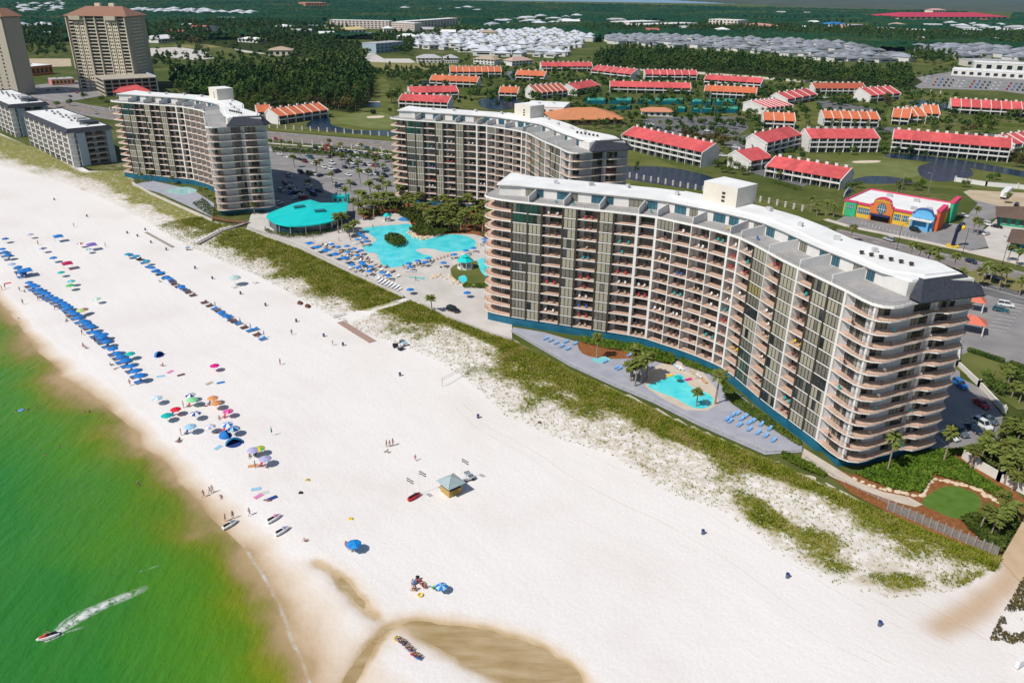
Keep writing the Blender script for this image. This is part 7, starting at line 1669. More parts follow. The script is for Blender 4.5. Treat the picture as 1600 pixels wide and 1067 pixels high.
# --- groups of chairs and sunbathers near the creek
for i, (p, m) in enumerate([((622, 1000), LAV), ((628, 1004), BLK), ((633, 1008), NAVY), ((638, 1013), BROWNF), ((642, 1017), PURP), ((646, 1023), REDC), ((651, 1026), NAVY), ((655, 1029), BLUE)]):
 b = Vector(at(*p)); bchair(b, INL + math.pi + 0.5, 'beach chair in the line of sunbathers between the two creek arms', 'chairs between the creek arms', m)
 person(b + Vector((0.0, -0.05)), 'sit', 'sunbather in the line of chairs between the two creek arms', INL + 1.2 + 0.5, z=gz(*b) + 0.22, px=False, group='sunbathers between the creek arms')
for i, (p, m) in enumerate([((645, 913), BLUE), ((652, 908), BLK), ((660, 914), REDC), ((664, 918), REDC), ((648, 922), ORANGE), ((677, 919), GREENC), ((683, 922), NAVY)]):
 b = Vector(at(*p)); bchair(b, 0.4 + i, 'beach chair in the party above the creek mouth', 'chairs above the creek mouth', m)
 if i < 5: person(b, 'sit', 'person sitting in the party above the creek mouth', i * 1.3, z=gz(*b) + 0.2, px=False, group='people above the creek mouth')
umb((690, 911), 'tilted light blue umbrella at the right of the party above the creek', None, LBLUE, BLUE, 0.8)
for p, lab in (((657, 930), 'yellow swim ring on the sand below the party'), ((620, 998), 'yellow float by the line of sunbathers')):
 x, y = at(*p); mb = MB(); n = 14
 for k in range(n):
  a, b = 2 * math.pi * k / n, 2 * math.pi * (k + 1) / n
  for j in range(6):
   c, d = 2 * math.pi * j / 6, 2 * math.pi * (j + 1) / 6
   f = lambda u, v: ((0.4 + 0.13 * math.cos(v)) * math.cos(u), (0.4 + 0.13 * math.cos(v)) * math.sin(u), 0.13 + 0.13 * math.sin(v))
   mb.quad(f(a, c), f(b, c), f(b, d), f(a, d))
 o = mb.build('swim_ring', YEL, None, True); o.location = (x, y, gz(x, y)); tag(o, lab, 'swim ring')
for i, p in enumerate([(541, 853), (546, 858), (549, 861)]):
 b = Vector(at(*p)); bchair(b, 0.5 + i, 'striped chair by the bright blue umbrella', 'chairs by the bright blue umbrella', [PINK, LAV, WHITEC][i]); person(b, 'sit', 'person seated by the bright blue umbrella', 0.3 + i, z=gz(*b) + 0.2, px=False, group='people by the bright blue umbrella')
# --- scattered people
for p, pose, lab in [((438, 570), 'stand', 'person standing alone on the upper sand below the brown boats'), ((456, 523), 'stand', 'person standing between two dark bins on the upper sand'), ((520, 540), 'walk', 'person in white walking beside a dark bin'), ((604, 698), 'stand', 'left one of three people standing together in the middle of the beach'), ((609, 698), 'stand', 'middle one of three people standing together in the middle of the beach'), ((614, 696), 'stand', 'right one of three people standing together in the middle of the beach'), ((605, 707), 'sit', 'person crouching below three standing people'), ((649, 720), 'walk', 'person in a white shirt walking above the flags'), ((390, 804), 'walk', 'person walking between the jet skis'), ((352, 812), 'stand', 'left person standing behind the beached jet ski in the shallows'), ((364, 808), 'stand', 'right person standing behind the beached jet ski in the shallows'), ((318, 774), 'walk', 'person wading at the waterline left of another'), ((328, 769), 'walk', 'couple member walking at the waterline'), ((332, 768), 'stand', 'other member of the couple at the waterline'), ((477, 846), 'sit', 'small person in red sitting above the creek'), ((278, 690), 'sit', 'person sitting at the waterline below the pale blue umbrella'), ((281, 688), 'sit', 'second person sitting at the waterline below the pale blue umbrella'), ((182, 576), 'lie', 'person lying on the sand by the lower end of the blue row'), ((254, 572), 'sit', 'person sitting below the small blue half open tent'), ((345, 775), 'lie', 'person lying near the waterline in blue'), ((416, 731), 'sit', 'person sitting below the lone lavender umbrella'), ((418, 782), 'lie', 'small figure lying on a towel above the jet skis'), ((31, 455), 'walk', 'person walking left of the blue row'), ((3, 452), 'stand', 'left of two people at the waterline at the left edge'), ((8, 450), 'stand', 'right of two people at the waterline at the left edge'), ((36, 475), 'walk', 'person running along the waterline at the left'), ((116, 355), 'stand', 'tiny person standing on the empty upper sand'), ((165, 386), 'stand', 'person standing right of the purple canopy'), ((130, 541), 'sit', 'person sitting on the wet sand below the row'), ((135, 545), 'sit', 'second person on the wet sand below the row'), ((60, 383), 'stand', 'person standing in the upper left crowd')]:
 person(p, pose, lab)
for p, lab in [((30, 641), 'swimmer holding a blue float at the left'), ((24, 644), 'swimmer at the left side of the blue float'), ((44, 640), 'swimmer at the right side of the blue float'), ((58, 637), 'swimmer alone right of the group with the float'), ((130, 645), 'swimmer nearest the shallows in a pair'), ((140, 643), 'farther swimmer of the pair near the shallows'), ((94, 699), 'upper of two lone swimmers in the green water'), ((70, 711), 'lower of two lone swimmers in the green water'), ((215, 754), 'swimmer holding a child in the green shallows'), ((218, 758), 'child held by a swimmer in the green shallows'), ((29, 498), 'swimmer in the dark water near the top left')]:
 person(p, 'swim', lab)
x, y = at(33, 641, SEA); mb = MB(); mb.lathe([(0.0, 0.0), (0.6, 0.0), (0.7, 0.12), (0.55, 0.22), (0.0, 0.12)], 12); o = mb.build('pool_float', PBLUE, None, True); o.location = (x, y, SEA - .05); tag(o, 'round blue float between the swimmers at the left', 'float')
# --- towels
for i, (p, m, lab) in enumerate([((400, 764), LBLUE, 'pale blue sheet spread above the jet skis'), ((412, 770), cm('faded_green_cloth', (0.55, 0.60, 0.55)), 'faded greenish mat beside the pale blue sheet'), ((426, 778), NAVY, 'dark blue towel right of the faded mat'), ((404, 775), PINK, 'pale pink towel below the pale blue sheet'), ((266, 581), PINK, 'pink towel below the small blue half open tent'), ((251, 588), LBLUE, 'pale blue towel near the pink towel'), ((345, 598), BLUE, 'blue towel below the magenta umbrella'), ((283, 586), BROWNF, 'two dark mats right of the pink towel'), ((327, 599), TANF, 'small tan bag on the sand left of the blue towel'), ((341, 699), LBLUE, 'striped towels left of the large domed tent'), ((395, 728), ORANGE, 'orange towel below the yellow green umbrella'), ((12, 442), REDC, 'red towel at the left edge')]):
 x, y = at(*p); mb = MB(); mb.box(0, 0, 0.04, 1.9, 1.0, 0.05); o = mb.build('beach_towel', m); o.location = (x, y, gz(x, y)); o.rotation_euler.z = INL + 0.2 * (i % 5 - 2); tag(o, lab, 'towel')
x, y = at(425, 681); mb = MB(); o = dup(CUMB, (x, y, gz(x, y)), 0, 'furled green umbrella alone on the middle sand', None, None, {'furled_canopy': {0: cm('dark_green_canvas', (0.0, 0.16, 0.10))}})
# --- rubbish barrels
def barrel():
 t = thing('rubbish_barrel', 'b', 'barrel'); mb = MB(); mb.lathe([(0.0, 0), (0.30, 0), (0.30, 0.3), (0.315, 0.32), (0.30, 0.34), (0.30, 0.62), (0.315, 0.64), (0.30, 0.66), (0.30, 0.92)], 12); mb.build('drum', cm('grey_blue_drum_paint', (0.10, 0.12, 0.17)), t)
 mb = MB(); mb.lathe([(0.31, 0.92), (0.27, 0.92), (0.26, 0.75), (0.0, 0.72)], 12); mb.lathe([(0.31, 0.80), (0.325, 0.93), (0.31, 0.93)], 12); mb.build('bin_liner', NAVY, t); return t
BAR = barrel()
BL = [((1098, 834), 'grey blue barrel on the bare sand in the middle right'), ((1230, 902), 'grey blue barrel on the sand below the patchy grass'), ((1374, 977), 'grey blue barrel nearest the lower right corner'), ((747, 653), 'barrel alone on the sand above the lifeguard hut'), ((625, 587), 'barrel left of the volleyball net'), ((506, 526), 'barrel right of the standing person below the boardwalk'), ((536, 540), 'barrel beside the person in white'), ((463, 503), 'barrel on the sand below the brown boats'), ((415, 478), 'barrel left of the brown boats'), ((376, 460), 'barrel below the round kiosk umbrella')]
for p, lab in BL: x, y = at(*p); dup(BAR, (x, y, gz(x, y)), 0, lab)
for p in [(332, 436), (305, 420), (260, 391), (236, 380), (227, 360), (215, 370), (199, 365), (136, 339), (85, 313)]: x, y = at(*p); dup(BAR, (x, y, gz(x, y)), 0, 'barrel in the line along the upper beach toward the far left', 'barrels along the upper beach')
# --- lifeguard hut
def hut():
 x, y = at(705, 768); t = thing('lifeguard_hut', 'yellow timber lifeguard hut with a pale metal hipped roof', 'hut', (x, y, gz(x, y)), R(40))
 s = 1.5; mb = MB()
 for a, b in (((-s, -s), (s, -s)), ((s, -s), (s, s)), ((s, s), (-s, s)), ((-s, s), (-s, -s))): mb.wall(a, b, 0, 1.35, 0.1, 0, 0.0);
 mb.box(0, 0, 0.15, 2 * s - .2, 2 * s - .2, 0.1); mb.build('wall', WOODY, t)
 for a in (-s, s):
  for b in (-s, s): mb = MB(); mb.box(a * 0.96, b * 0.96, 1.3, 0.14, 0.14, 2.5); mb.build('post', WOODY, t)
 mb = MB(); mb.box(0, 0, 1.75, 2 * s - 0.35, 2 * s - 0.35, 1.0); mb.build('dark_interior', dark, t)
 mb = MB(); mb.box(-0.1, -s - 0.08, 0.65, 1.2, 0.06, 1.0); mb.build('door', cm('olive_door_paint', (0.26, 0.19, 0.03)), t)
 mb = MB(); o = 2.15; e = [(-o, -o, 2.45), (o, -o, 2.45), (o, o, 2.45), (-o, o, 2.45)]; top = (0, 0, 3.65)
 for k in range(4): mb.face((e[k], e[(k + 1) % 4], top))
 mb.quad(*e[::-1])
 for k in range(4): mb.tube(e[k], top, 0.05, n=4)
 mb.build('roof', mat('pale_green_metal_roof', (0.42, 0.52, 0.52), 0.4, metal=0.3, var=0.06, scale=1.0), t)
hut()
def flag(p, label, ml, rz):
 x, y = at(*p); t = thing('flag_pole', label, 'flag', (x, y, gz(x, y)), rz); mb = MB(); mb.tube((0, 0, -.3), (0, 0, 5.6), 0.04, 0.03, 6); mb.build('pole', WHP, t)
 mb = MB(); n = 6
 for dz in ((0, 0.85),):
  for k in range(n):
   f = lambda u: (u * 1.5, 0.12 * math.sin(u * 6), 0); a, b = f(k / n), f((k + 1) / n)
   for q0, q1 in ((5.5, 5.25), (5.0, 4.75)):
    s0, s1 = -0.35 * k / n, -0.35 * (k + 1) / n
    mb.quad((a[0], a[1], q1 + s0), (b[0], b[1], q1 + s1), (b[0], b[1], q0 + s1), (a[0], a[1], q0 + s0)); mb.quad((a[0], a[1] + .02, q0 + s0), (b[0], b[1] + .02, q0 + s1), (b[0], b[1] + .02, q1 + s1), (a[0], a[1] + .02, q1 + s0))
 mb.build('flag', ml, t)
gflag = cm('grey_flag_cloth', (0.09, 0.09, 0.10))
flag((637, 783), 'left flag pole with two grey pennants beside the red rescue ski', gflag, -0.35); flag((656, 772), 'right flag pole with two grey pennants beside the red rescue ski', gflag, -0.25); flag((722, 752), 'flag pole with a dark pennant behind the lifeguard hut', gflag, -0.35)
# --- jet skis
def jetski(loc, rz, label, m, trim, seatm=BLK):
 t = thing('jet_ski', label, 'jet ski', loc, rz)
 st = [(-1.5, 0.42, 0.28, 0.50), (-0.9, 0.55, 0.30, 0.58), (0.0, 0.58, 0.30, 0.62), (0.8, 0.46, 0.34, 0.66), (1.35, 0.24, 0.42, 0.64), (1.65, 0.05, 0.52, 0.60)]
 mb = MB(); rows = []
 for x, w, zb, zt in st: rows.append([(x, -w * .55, 0.05 + max(0, x - .6) * .25), (x, -w, zb), (x, -w * .9, zt), (x, w * .9, zt), (x, w, zb), (x, w * .55, 0.05 + max(0, x - .6) * .25)])
 for a, b in zip(rows, rows[1:]):
  for k in range(6): mb.quad(a[k], b[k], b[(k + 1) % 6], a[(k + 1) % 6], 0 if k in (2, 5, 4, 0) or True else 1)
 mb.face(rows[0]); mb.build('hull', m, t)
 mb = MB(); mb.hexa([(0.1, -.32, .6), (1.35, -.18, .6), (1.35, .18, .6), (0.1, .32, .6), (0.25, -.22, .98), (1.0, -.1, .82), (1.0, .1, .82), (0.25, .22, .98)]); mb.build('cowl', trim, t)
 mb = MB(); mb.hexa([(-1.25, -.24, .52), (0.1, -.24, .6), (0.1, .24, .6), (-1.25, .24, .52), (-1.2, -.17, .86), (0.0, -.17, .84), (0.0, .17, .84), (-1.2, .17, .86)]); mb.build('seat', seatm, t)
 mb = MB(); mb.tube((0.3, -.36, 1.08), (0.3, .36, 1.08), 0.025, n=5); mb.tube((0.45, 0, .9), (0.3, 0, 1.08), 0.04, n=5); mb.build('handlebar', BLK, t)
 return t
def js(p, d, lab, m, tr):
 x, y = at(*p); a = Vector(at(p[0] + d[0], p[1] + d[1])) - Vector((x, y)); return jetski((x, y, max(gz(x, y), SEA - 0.1)), math.atan2(a.y, a.x), lab, m, tr)
js((359, 819), (20, -11), 'white jet ski pulled up in the shallows with two people behind it', WHP, cm('grey_cowl', (0.35, 0.36, 0.38))); js((428, 812), (20, -11), 'upper of two jet skis parked on the sand with a pink nose', WHP, PINK); js((441, 831), (20, -11), 'lower of two jet skis parked on the sand', WHP, LAV)
js((647, 778), (22, -12), 'red rescue jet ski on a trailer between two flag poles', REDP, BLK)
x, y = at(76, 996, SEA); a = Vector(at(56, 1003, SEA)) - Vector((x, y)); rz = math.atan2(a.y, a.x)
jetski((x, y, SEA - 0.12), rz, 'jet ski speeding through the green water with a white wake', WHP, REDP)
person((x, y), 'sit', 'person riding the speeding jet ski', rz + R(90), 0, z=SEA + 0.62, px=False)
wk = [at(*p, SEA) for p in [(70, 998), (90, 987), (112, 973), (140, 956), (170, 942), (200, 930), (232, 916)]]
ribbon('wake_foam', wk, [0.8, 1.6, 2.4, 2.6, 2.4, 2.4, 2.0], SEA + 0.03, foam_mat('wake', 1.1, 0.34, 0.58), dens=[1, 1, .95, .8, .8, .6, 0.05])
ribbon('wake_foam', [at(*p, SEA) for p in [(66, 1004), (90, 994), (115, 984), (140, 976)]], 0.7, SEA + 0.028, foam_mat('wake_side', 1.2, 0.42, 0.62, 0.7), dens=[1, .8, .5, .1])
ribbon('wake_foam', [at(*p, SEA) for p in [(86, 984), (100, 970), (118, 958), (150, 944)]], 0.6, SEA + 0.028, foam_mat('wake_side2', 1.2, 0.42, 0.62, 0.6), dens=[1, .8, .5, .1])
ribbon('wake_foam', [at(*p, SEA) for p in [(216, 894), (228, 890), (240, 886), (252, 882)]], 0.6, SEA + 0.028, foam_mat('wake_old', 1.2, 0.42, 0.62, 0.4), dens=[.1, .8, .5, .1])
# --- buggy, kiosk umbrella, carts, overturned boats, net
def buggy(p, label, rz, m):
 x, y = at(*p); t = thing('beach_buggy', label, 'beach buggy', (x, y, gz(x, y)), rz)
 mb = MB(); mb.box(0, 0, 0.65, 2.6, 1.2, 0.35); mb.box(-0.9, 0, 0.95, 0.9, 1.2, 0.3); mb.hexa([(0.7, -.55, .8), (1.4, -.5, .75), (1.4, .5, .75), (0.7, .55, .8), (0.7, -.5, 1.05), (1.3, -.45, .9), (1.3, .45, .9), (.7, .5, 1.05)]); mb.build('body', m, t)
 mb = MB()
 for s in (-.55, .55): mb.tube((0.6, s, .9), (0.3, s, 1.85), .035, n=5); mb.tube((-.5, s, .9), (-.5, s, 1.85), .035, n=5)
 mb.box(-0.1, 0, 1.88, 1.2, 1.25, 0.06); mb.build('roof_frame', MET, t)
 for sx in (-.9, .95):
  for s in (-.62, .62): mb = MB(); mb.tube((sx, s - .12, .35), (sx, s + .12, .35), .35, n=12); mb.build('wheel', BLK, t)
buggy((731, 750), 'white beach buggy with a dark seat behind the lifeguard hut', 0.5, WHP)
x, y = at(617, 694);
for i, (p, lab) in enumerate((((469, 474), 'left of two overturned dark brown boats on the upper sand'), ((481, 479), 'right of two overturned dark brown boats on the upper sand'))):
 x, y = at(*p); t = thing('overturned_boat', lab, 'boat', (x, y, gz(x, y)), INL + 1.3)
 mb = MB(); rows = []
 for u in np.linspace(-1, 1, 9):
  w = 0.85 * (1 - abs(u) ** 2.4) + 0.05; rows.append([(u * 1.7, w * math.cos(v), 0.62 * (1 - 0.5 * u * u) * math.sin(v)) for v in np.linspace(0, math.pi, 8)])
 for a, b in zip(rows, rows[1:]):
  for k in range(7): mb.quad(a[k], b[k], b[k + 1], a[k + 1])
 mb.build('hull', cm('brown_hull_paint', (0.14, 0.045, 0.03)), t, True)
 mb = MB(); mb.box(0, 0, 0.60, 2.2, 0.06, 0.10); mb.build('keel', BROWNF, t)
o = umb((367, 437), 'pale grey green kiosk umbrella with things in its shade', None, cm('grey_green_canvas', (0.42, 0.55, 0.54)), None, 1.6)
def table(p, lab, m, s=1.6):
 x, y = at(*p); t = thing('beach_table', lab, 'table', (x, y, gz(x, y)), 0.5); mb = MB(); mb.box(0, 0, 0.75, s, 0.8, 0.08); mb.build('table_top', m, t)
 for a in (-1, 1):
  for b in (-1, 1): mb = MB(); mb.box(a * (s / 2 - .1), b * 0.32, 0.36, 0.06, 0.06, 0.72); mb.build('leg', MET, t)
table((365, 450), 'white table under the pale kiosk umbrella', WHP); table((398, 443), 'white frame table right of the kiosk umbrella', WHP)
def cart(p, lab, rz, m, m2):
 x, y = at(*p); t = thing('rental_cart', lab, 'cart', (x, y, gz(x, y)), rz); mb = MB(); mb.box(0, 0, .7, 1.5, .9, .7); mb.build('box', m, t)
 mb = MB(); mb.box(0, 0, 1.08, 1.6, 1.0, .07); mb.build('lid', m2, t)
 for s in (-.4, .4): mb = MB(); mb.tube((-.3, s - .06, .3), (-.3, s + .06, .3), .3, n=12); mb.build('wheel', BLK, t)
cart((632, 541), 'white and blue cart at the right of the dark gear pile', 0.6, WHP, LBLUE); cart((618, 543), 'black cart in front of the gear pile below the dunes', 0.2, BLK, BLK); cart((626, 547), 'black low cart at the near side of the gear pile', 1.0, BLK, cm('grey_lid', (0.3, 0.3, 0.32))); cart((625, 535), 'white cart at the back of the gear pile', 0.9, WHP, WHP); cart((294, 391), 'white and blue beach cart below the boardwalk', 0.3, WHP, BLUE)
def net():
 A, B = at(691, 604), at(734, 579); t = thing('volleyball_net', 'volleyball net between two posts on the empty sand', 'net', (*A, gz(*A)), 0)
 b = (B[0] - A[0], B[1] - A[1])
 for q in ((0, 0), b): mb = MB(); mb.tube((*q, -.3), (*q, 2.6), 0.06, n=6); mb.build('post', WOODB, t)
 mb = MB(); d = Vector((*b, 0))
 for z in np.linspace(1.5, 2.45, 6): mb.tube((0, 0, z), (*b, z), 0.012, n=3)
 for k in range(1, 30): mb.tube((*(d * k / 30)[:2], 1.5), (*(d * k / 30)[:2], 2.45), 0.008, n=3)
 mb.build('net', cm('net_cord', (0.25, 0.24, 0.22)), t)
net()
for p, m, lab in (((548, 811), YEL, 'yellow toy digger left on the sand above the blue umbrella'), ((470, 770), BLK, 'small black bag on the sand left of the flags'), ((481, 750), cm('mustard_cloth', (0.45, 0.36, 0.06)), 'mustard yellow bag on the sand above the black bag'), ((843, 661), BROWNF, 'piece of dark driftwood by the dune grass')):
 x, y = at(*p); mb = MB(); mb.hexa([(-.5, -.25, 0), (.5, -.3, 0), (.45, .3, 0), (-.4, .25, 0), (-.3, -.15, .35), (.35, -.2, .28), (.3, .2, .3), (-.25, .15, .38)]); o = mb.build('beach_bag' if m is not BROWNF else 'driftwood', m); o.location = (x, y, gz(x, y)); tag(o, lab, 'bag' if m is not BROWNF else 'driftwood')
x, y = at(1592, 1042); t = thing('white_board', 'white boxy stand cut by the lower right corner', 'stand', (x, y, gz(x, y)), 0.5); mb = MB(); mb.box(0, 0, .9, 1.6, .5, 1.2); mb.build('box', WHP, t); mb = MB(); mb.box(-.7, 0, .15, .1, .4, .3); mb.box(.7, 0, .15, .1, .4, .3); mb.build('feet', MET, t)
# --- pool terrace umbrellas and loungers
for i, p in enumerate([(484, 381), (496, 387), (510, 392), (524, 398), (539, 404)]): umb(p, 'large square blue umbrella in the row of five along the pool wall', 'square umbrellas along the pool wall', sq=True, pool=True, sc=1.1)
PU = [(550, 412), (560, 416), (577, 422), (597.6, 424), (607, 429), (518, 380), (528, 384), (542, 383), (553, 387), (543, 392), (564, 390), (558, 397), (559, 373), (570, 370), (560, 363), (566, 366), (572, 376), (565, 408), (567, 411), (579, 415), (639, 410), (641, 415), (653, 406), (664, 408), (669, 402), (693, 409), (710, 396), (728, 390), (740, 386), (758, 376), (757, 372)]
for i, p in enumerate(PU):
 o = umb(p, 'round blue umbrella around the lagoon pool', 'round umbrellas around the lagoon pool', pool=True, m2=BLUE if i % 3 else cm('mid_blue_canvas', (0.03, 0.24, 0.55)), sc=0.95); b = Vector(o.location[:2])
 for k in (-1.1, 1.1): lounger(b + Vector((k, -0.9 + 0.3 * (i % 3))), R(60) + i * 0.4, 'tan lounger around the lagoon pool', 'tan loungers around the lagoon pool', TANF if i % 3 else WHITEC, z=0.12)
umb((641, 451), 'blue umbrella on the drive above the dune path', None, pool=True); umb((730, 456), 'blue umbrella beside the slides below the gazebo', None, pool=True)
g_ = random.Random(5)
for k in range(46):
 u = k / 46; p = (500 + 118 * u + g_.uniform(-6, 6), 384 + 48 * u + g_.uniform(-7, 3)); lounger(at(*p), R(60) + g_.uniform(-.2, .2), 'tan lounger around the lagoon pool', 'tan loungers around the lagoon pool', [TANF, WHITEC, TANF, BROWNF][k % 4], z=0.12)
for k in range(14): p = (636 + k * 5.2, 420 - k * 1.6); lounger(at(*p), R(100), 'tan lounger around the lagoon pool', 'tan loungers around the lagoon pool', TANF, z=0.12)
for k in range(14): p = (590 + k * 2.6, 438 + k * 1.0 + (k % 2) * 3); lounger(at(*p), R(60), 'white lounger stacked near the corner of the pool wall', 'white loungers at the pool wall corner', WHITEC, z=0.12)
for k in range(26):
 p = [(590, 392), (600, 388), (640, 362), (655, 398), (664, 395), (700, 378), (720, 376), (610, 412), (618, 416), (590, 402), (624, 402), (600, 405), (686, 390), (560, 392), (604, 420), (630, 420), (540, 398), (520, 392), (505, 386), (490, 378), (530, 378), (548, 378), (583, 358), (650, 440), (480, 372), (470, 366)][k]
 inp = k < 14; person(at(*p), 'swim' if inp else ['stand', 'walk'][k % 2], 'bather in the lagoon pool' if inp else 'person on the terrace around the lagoon pool', px=False, z=0.12 if not inp else 0.02, group='bathers in the lagoon pool' if inp else 'people on the pool terrace')
# --- deck of the front tower
DA = Vector(at(1160, 655)) - Vector(at(1150, 662)); dl_ = math.atan2(DA.y, DA.x)
for p in [(852, 531), (860, 534), (868.5, 538), (877, 543), (887, 547), (884, 536), (898, 539), (945, 567), (963, 576), (967, 578), (983, 557)]: lounger(at(*p), dl_, 'pale blue lounger on the left half of the grey deck', 'pale blue loungers on the left of the grey deck', PBLUE, z=0.1)
for p in [(1152, 648), (1164, 653), (1176, 660), (1189, 665), (1135, 657), (1140, 660), (1155, 666), (1170, 673), (1184, 678), (1196, 683), (1144, 651), (1158, 657), (1170, 663), (1202, 672), (1208, 690)]: lounger(at(*p), dl_, 'pale blue lounger on the right half of the grey deck', 'pale blue loungers on the right of the grey deck', PBLUE, z=0.1)
for i, p in enumerate([(1056, 575), (1060, 577), (1065, 578), (1075, 580), (1080, 583), (1086, 586), (1092, 590), (1100, 598)]): lounger(at(*p), dl_ + 1.2, 'lounger at the back rim of the turquoise beach pool', 'loungers behind the beach pool', [LBLUE, WHITEC, WHITEC, LAV, TANF, TANF, WHITEC, ORANGE][i], z=0.14)
for p, m, lab in (((1046, 588), YEL, 'yellow lilo at the rim of the beach pool'), ((1075, 594), MAG, 'bright pink lilo at the rim of the beach pool')):
 x, y = at(*p); mb = MB(); mb.box(0, 0, .1, 1.9, .8, .18); mb.box(.75, 0, .22, .4, .75, .14); o = mb.build('air_mattress', m); o.location = (x, y, 0.13); o.rotation_euler.z = 0.4; tag(o, lab, 'air mattress')
umb((1060, 586), 'turquoise umbrella at the tip of the beach pool', None, TEALC, pool=True, sc=0.8)
for p in [(1090, 592), (1097, 596), (1040, 598), (1070, 606)]: person(at(*p), 'sit' if p[0] > 1080 else 'swim', 'person at the turquoise beach pool', px=False, z=0.14 if p[0] > 1080 else 0.0, group='people at the beach pool')
# --- balcony chairs
def balcony_chair(m, nm):
 mb = MB(); mb.box(0, 0, 0.42, 0.52, 0.52, 0.06); mb.hexa([(-.26, .2, .42), (.26, .2, .42), (.26, .27, .42), (-.26, .27, .42), (-.26, .30, .95), (.26, .30, .95), (.26, .36, .95), (-.26, .36, .95)])
 for a in (-.23, .23):
  for b in (-.23, .23): mb.box(a, b, .2, .05, .05, .42)
  mb.box(a, 0, .62, .06, .5, .05)
 o = mb.build('balcony_chair', m); tag(o, nm, 'chair'); return o
BCH = {n: balcony_chair(m, n) for n, m in (('dark brown', BROWNF), ('white', WHP), ('teal', TEALP), ('red', REDP), ('yellow', YEL), ('tan', TANF), ('blue', cm('blue_plastic', (0.02, 0.12, 0.45))))}
rb = random.Random(9); nch = 0
def chair_at(T, x, y, z, rz, col, lab, grp):
 M = Matrix.Translation(T.location) @ Matrix.Rotation(T.rotation_euler.z, 4, 'Z') @ Matrix.Diagonal((*T.scale, 1)); w = M @ Vector((x, y, z))
 return dup(BCH[col], tuple(w), rz + T.rotation_euler.z, lab, grp)
F2c = offs(FP, 1.0)
for T, pr, nm, cap in ((TW, 0.75, 'front', 250), (TM, 0.35, 'middle', 46)):
 cnt = 0
 for i in range(20):
  if BK[i] != 'B': continue
  for f in range(12):
   if cnt >= cap or rb.random() > pr: continue
   a, b = Vector(F2c[i]), Vector(F2c[i + 1]); d = b - a; rz = math.atan2(d.y, d.x)
   col = rb.choices(['dark brown', 'white', 'teal', 'red', 'yellow', 'tan', 'blue'], [40, 22, 10, 7, 3, 15, 4])[0]
   for u in ((0.3, 0.62) if rb.random() < 0.8 else (0.45,)):
    p = a + d * (u + rb.uniform(-.05, .05)); cnt += 1
    chair_at(T, p.x, p.y, PL + f * FH, rz + rb.uniform(-.6, .6), col, f'{col} chair on a recessed balcony of the {nm} tower', f'{col} balcony chairs of the {nm} tower')
for f in range(12):
 for P, n in ((EA, 3), (EB, 2)):
  for k in range(n):
   if rb.random() < 0.45:
    a = inw(P[min(1 + k * 2, len(P) - 1)], 0.9); col = rb.choice(['dark brown', 'tan', 'teal', 'dark brown', 'white'])
    chair_at(TW, a[0], a[1], PL + f * FH, 0.4 + k, col, f'{col} chair on a rounded end balcony of the front tower', f'{col} chairs on the end balconies')
Ft = offs(FP, 3.2)
for i, col, lab in ((3, 'teal', 'teal chair on the roof terrace above the second glazed bay'), (2, 'teal', 'teal chair on the roof terrace at its left part'), (7, 'teal', 'teal chair on the roof terrace by the wide white wall'), (11, 'yellow', 'yellow chair on the middle of the roof terrace'), (14, 'yellow', 'yellow chair on the roof terrace right of the kink'), (13, 'blue', 'blue chair on the roof terrace by the white divider')):
 a, b = Vector(Ft[i]), Vector(Ft[i + 1]); p = (a + b) / 2; chair_at(TW, p.x, p.y, H1 + 0.01, i, col, lab, None)
for o in BCH.values(): drop(o)
for o in (UMB, UMBS, CUMB, LNG, CHR, BAR, *PPL.values()): drop(o)
# VEHICLES, FENCES, WALLS, STREET FURNITURE
tyre = mat('tyre_rubber', (0.015, 0.015, 0.016), 0.9, var=0.2); carglass = mat('car_glass', (0.02, 0.03, 0.035), 0.05, spec=0.6, col2=(0.03, 0.045, 0.05), scale=1.0)
headm = mat('headlight_lens', (0.65, 0.66, 0.66), 0.15, var=0.05); tailm = mat('tail_light_lens', (0.35, 0.01, 0.01), 0.25, var=0.05)
def paintc(n, c): return mat(n, c, 0.3, var=0.03, scale=0.5, coat=0.5)
CARP = {'white': paintc('white_car_paint', (0.72, 0.72, 0.71)), 'black': paintc('black_car_paint', (0.012, 0.012, 0.014)), 'navy': paintc('navy_car_paint', (0.015, 0.025, 0.06)), 'silver': paintc('silver_car_paint', (0.40, 0.41, 0.43)), 'red': paintc('red_car_paint', (0.35, 0.012, 0.02)), 'blue': paintc('blue_car_paint', (0.02, 0.16, 0.50)), 'grey': paintc('grey_car_paint', (0.10, 0.13, 0.16)), 'teal': paintc('dark_teal_car_paint', (0.02, 0.10, 0.13)), 'maroon': paintc('maroon_car_paint', (0.12, 0.012, 0.02))}
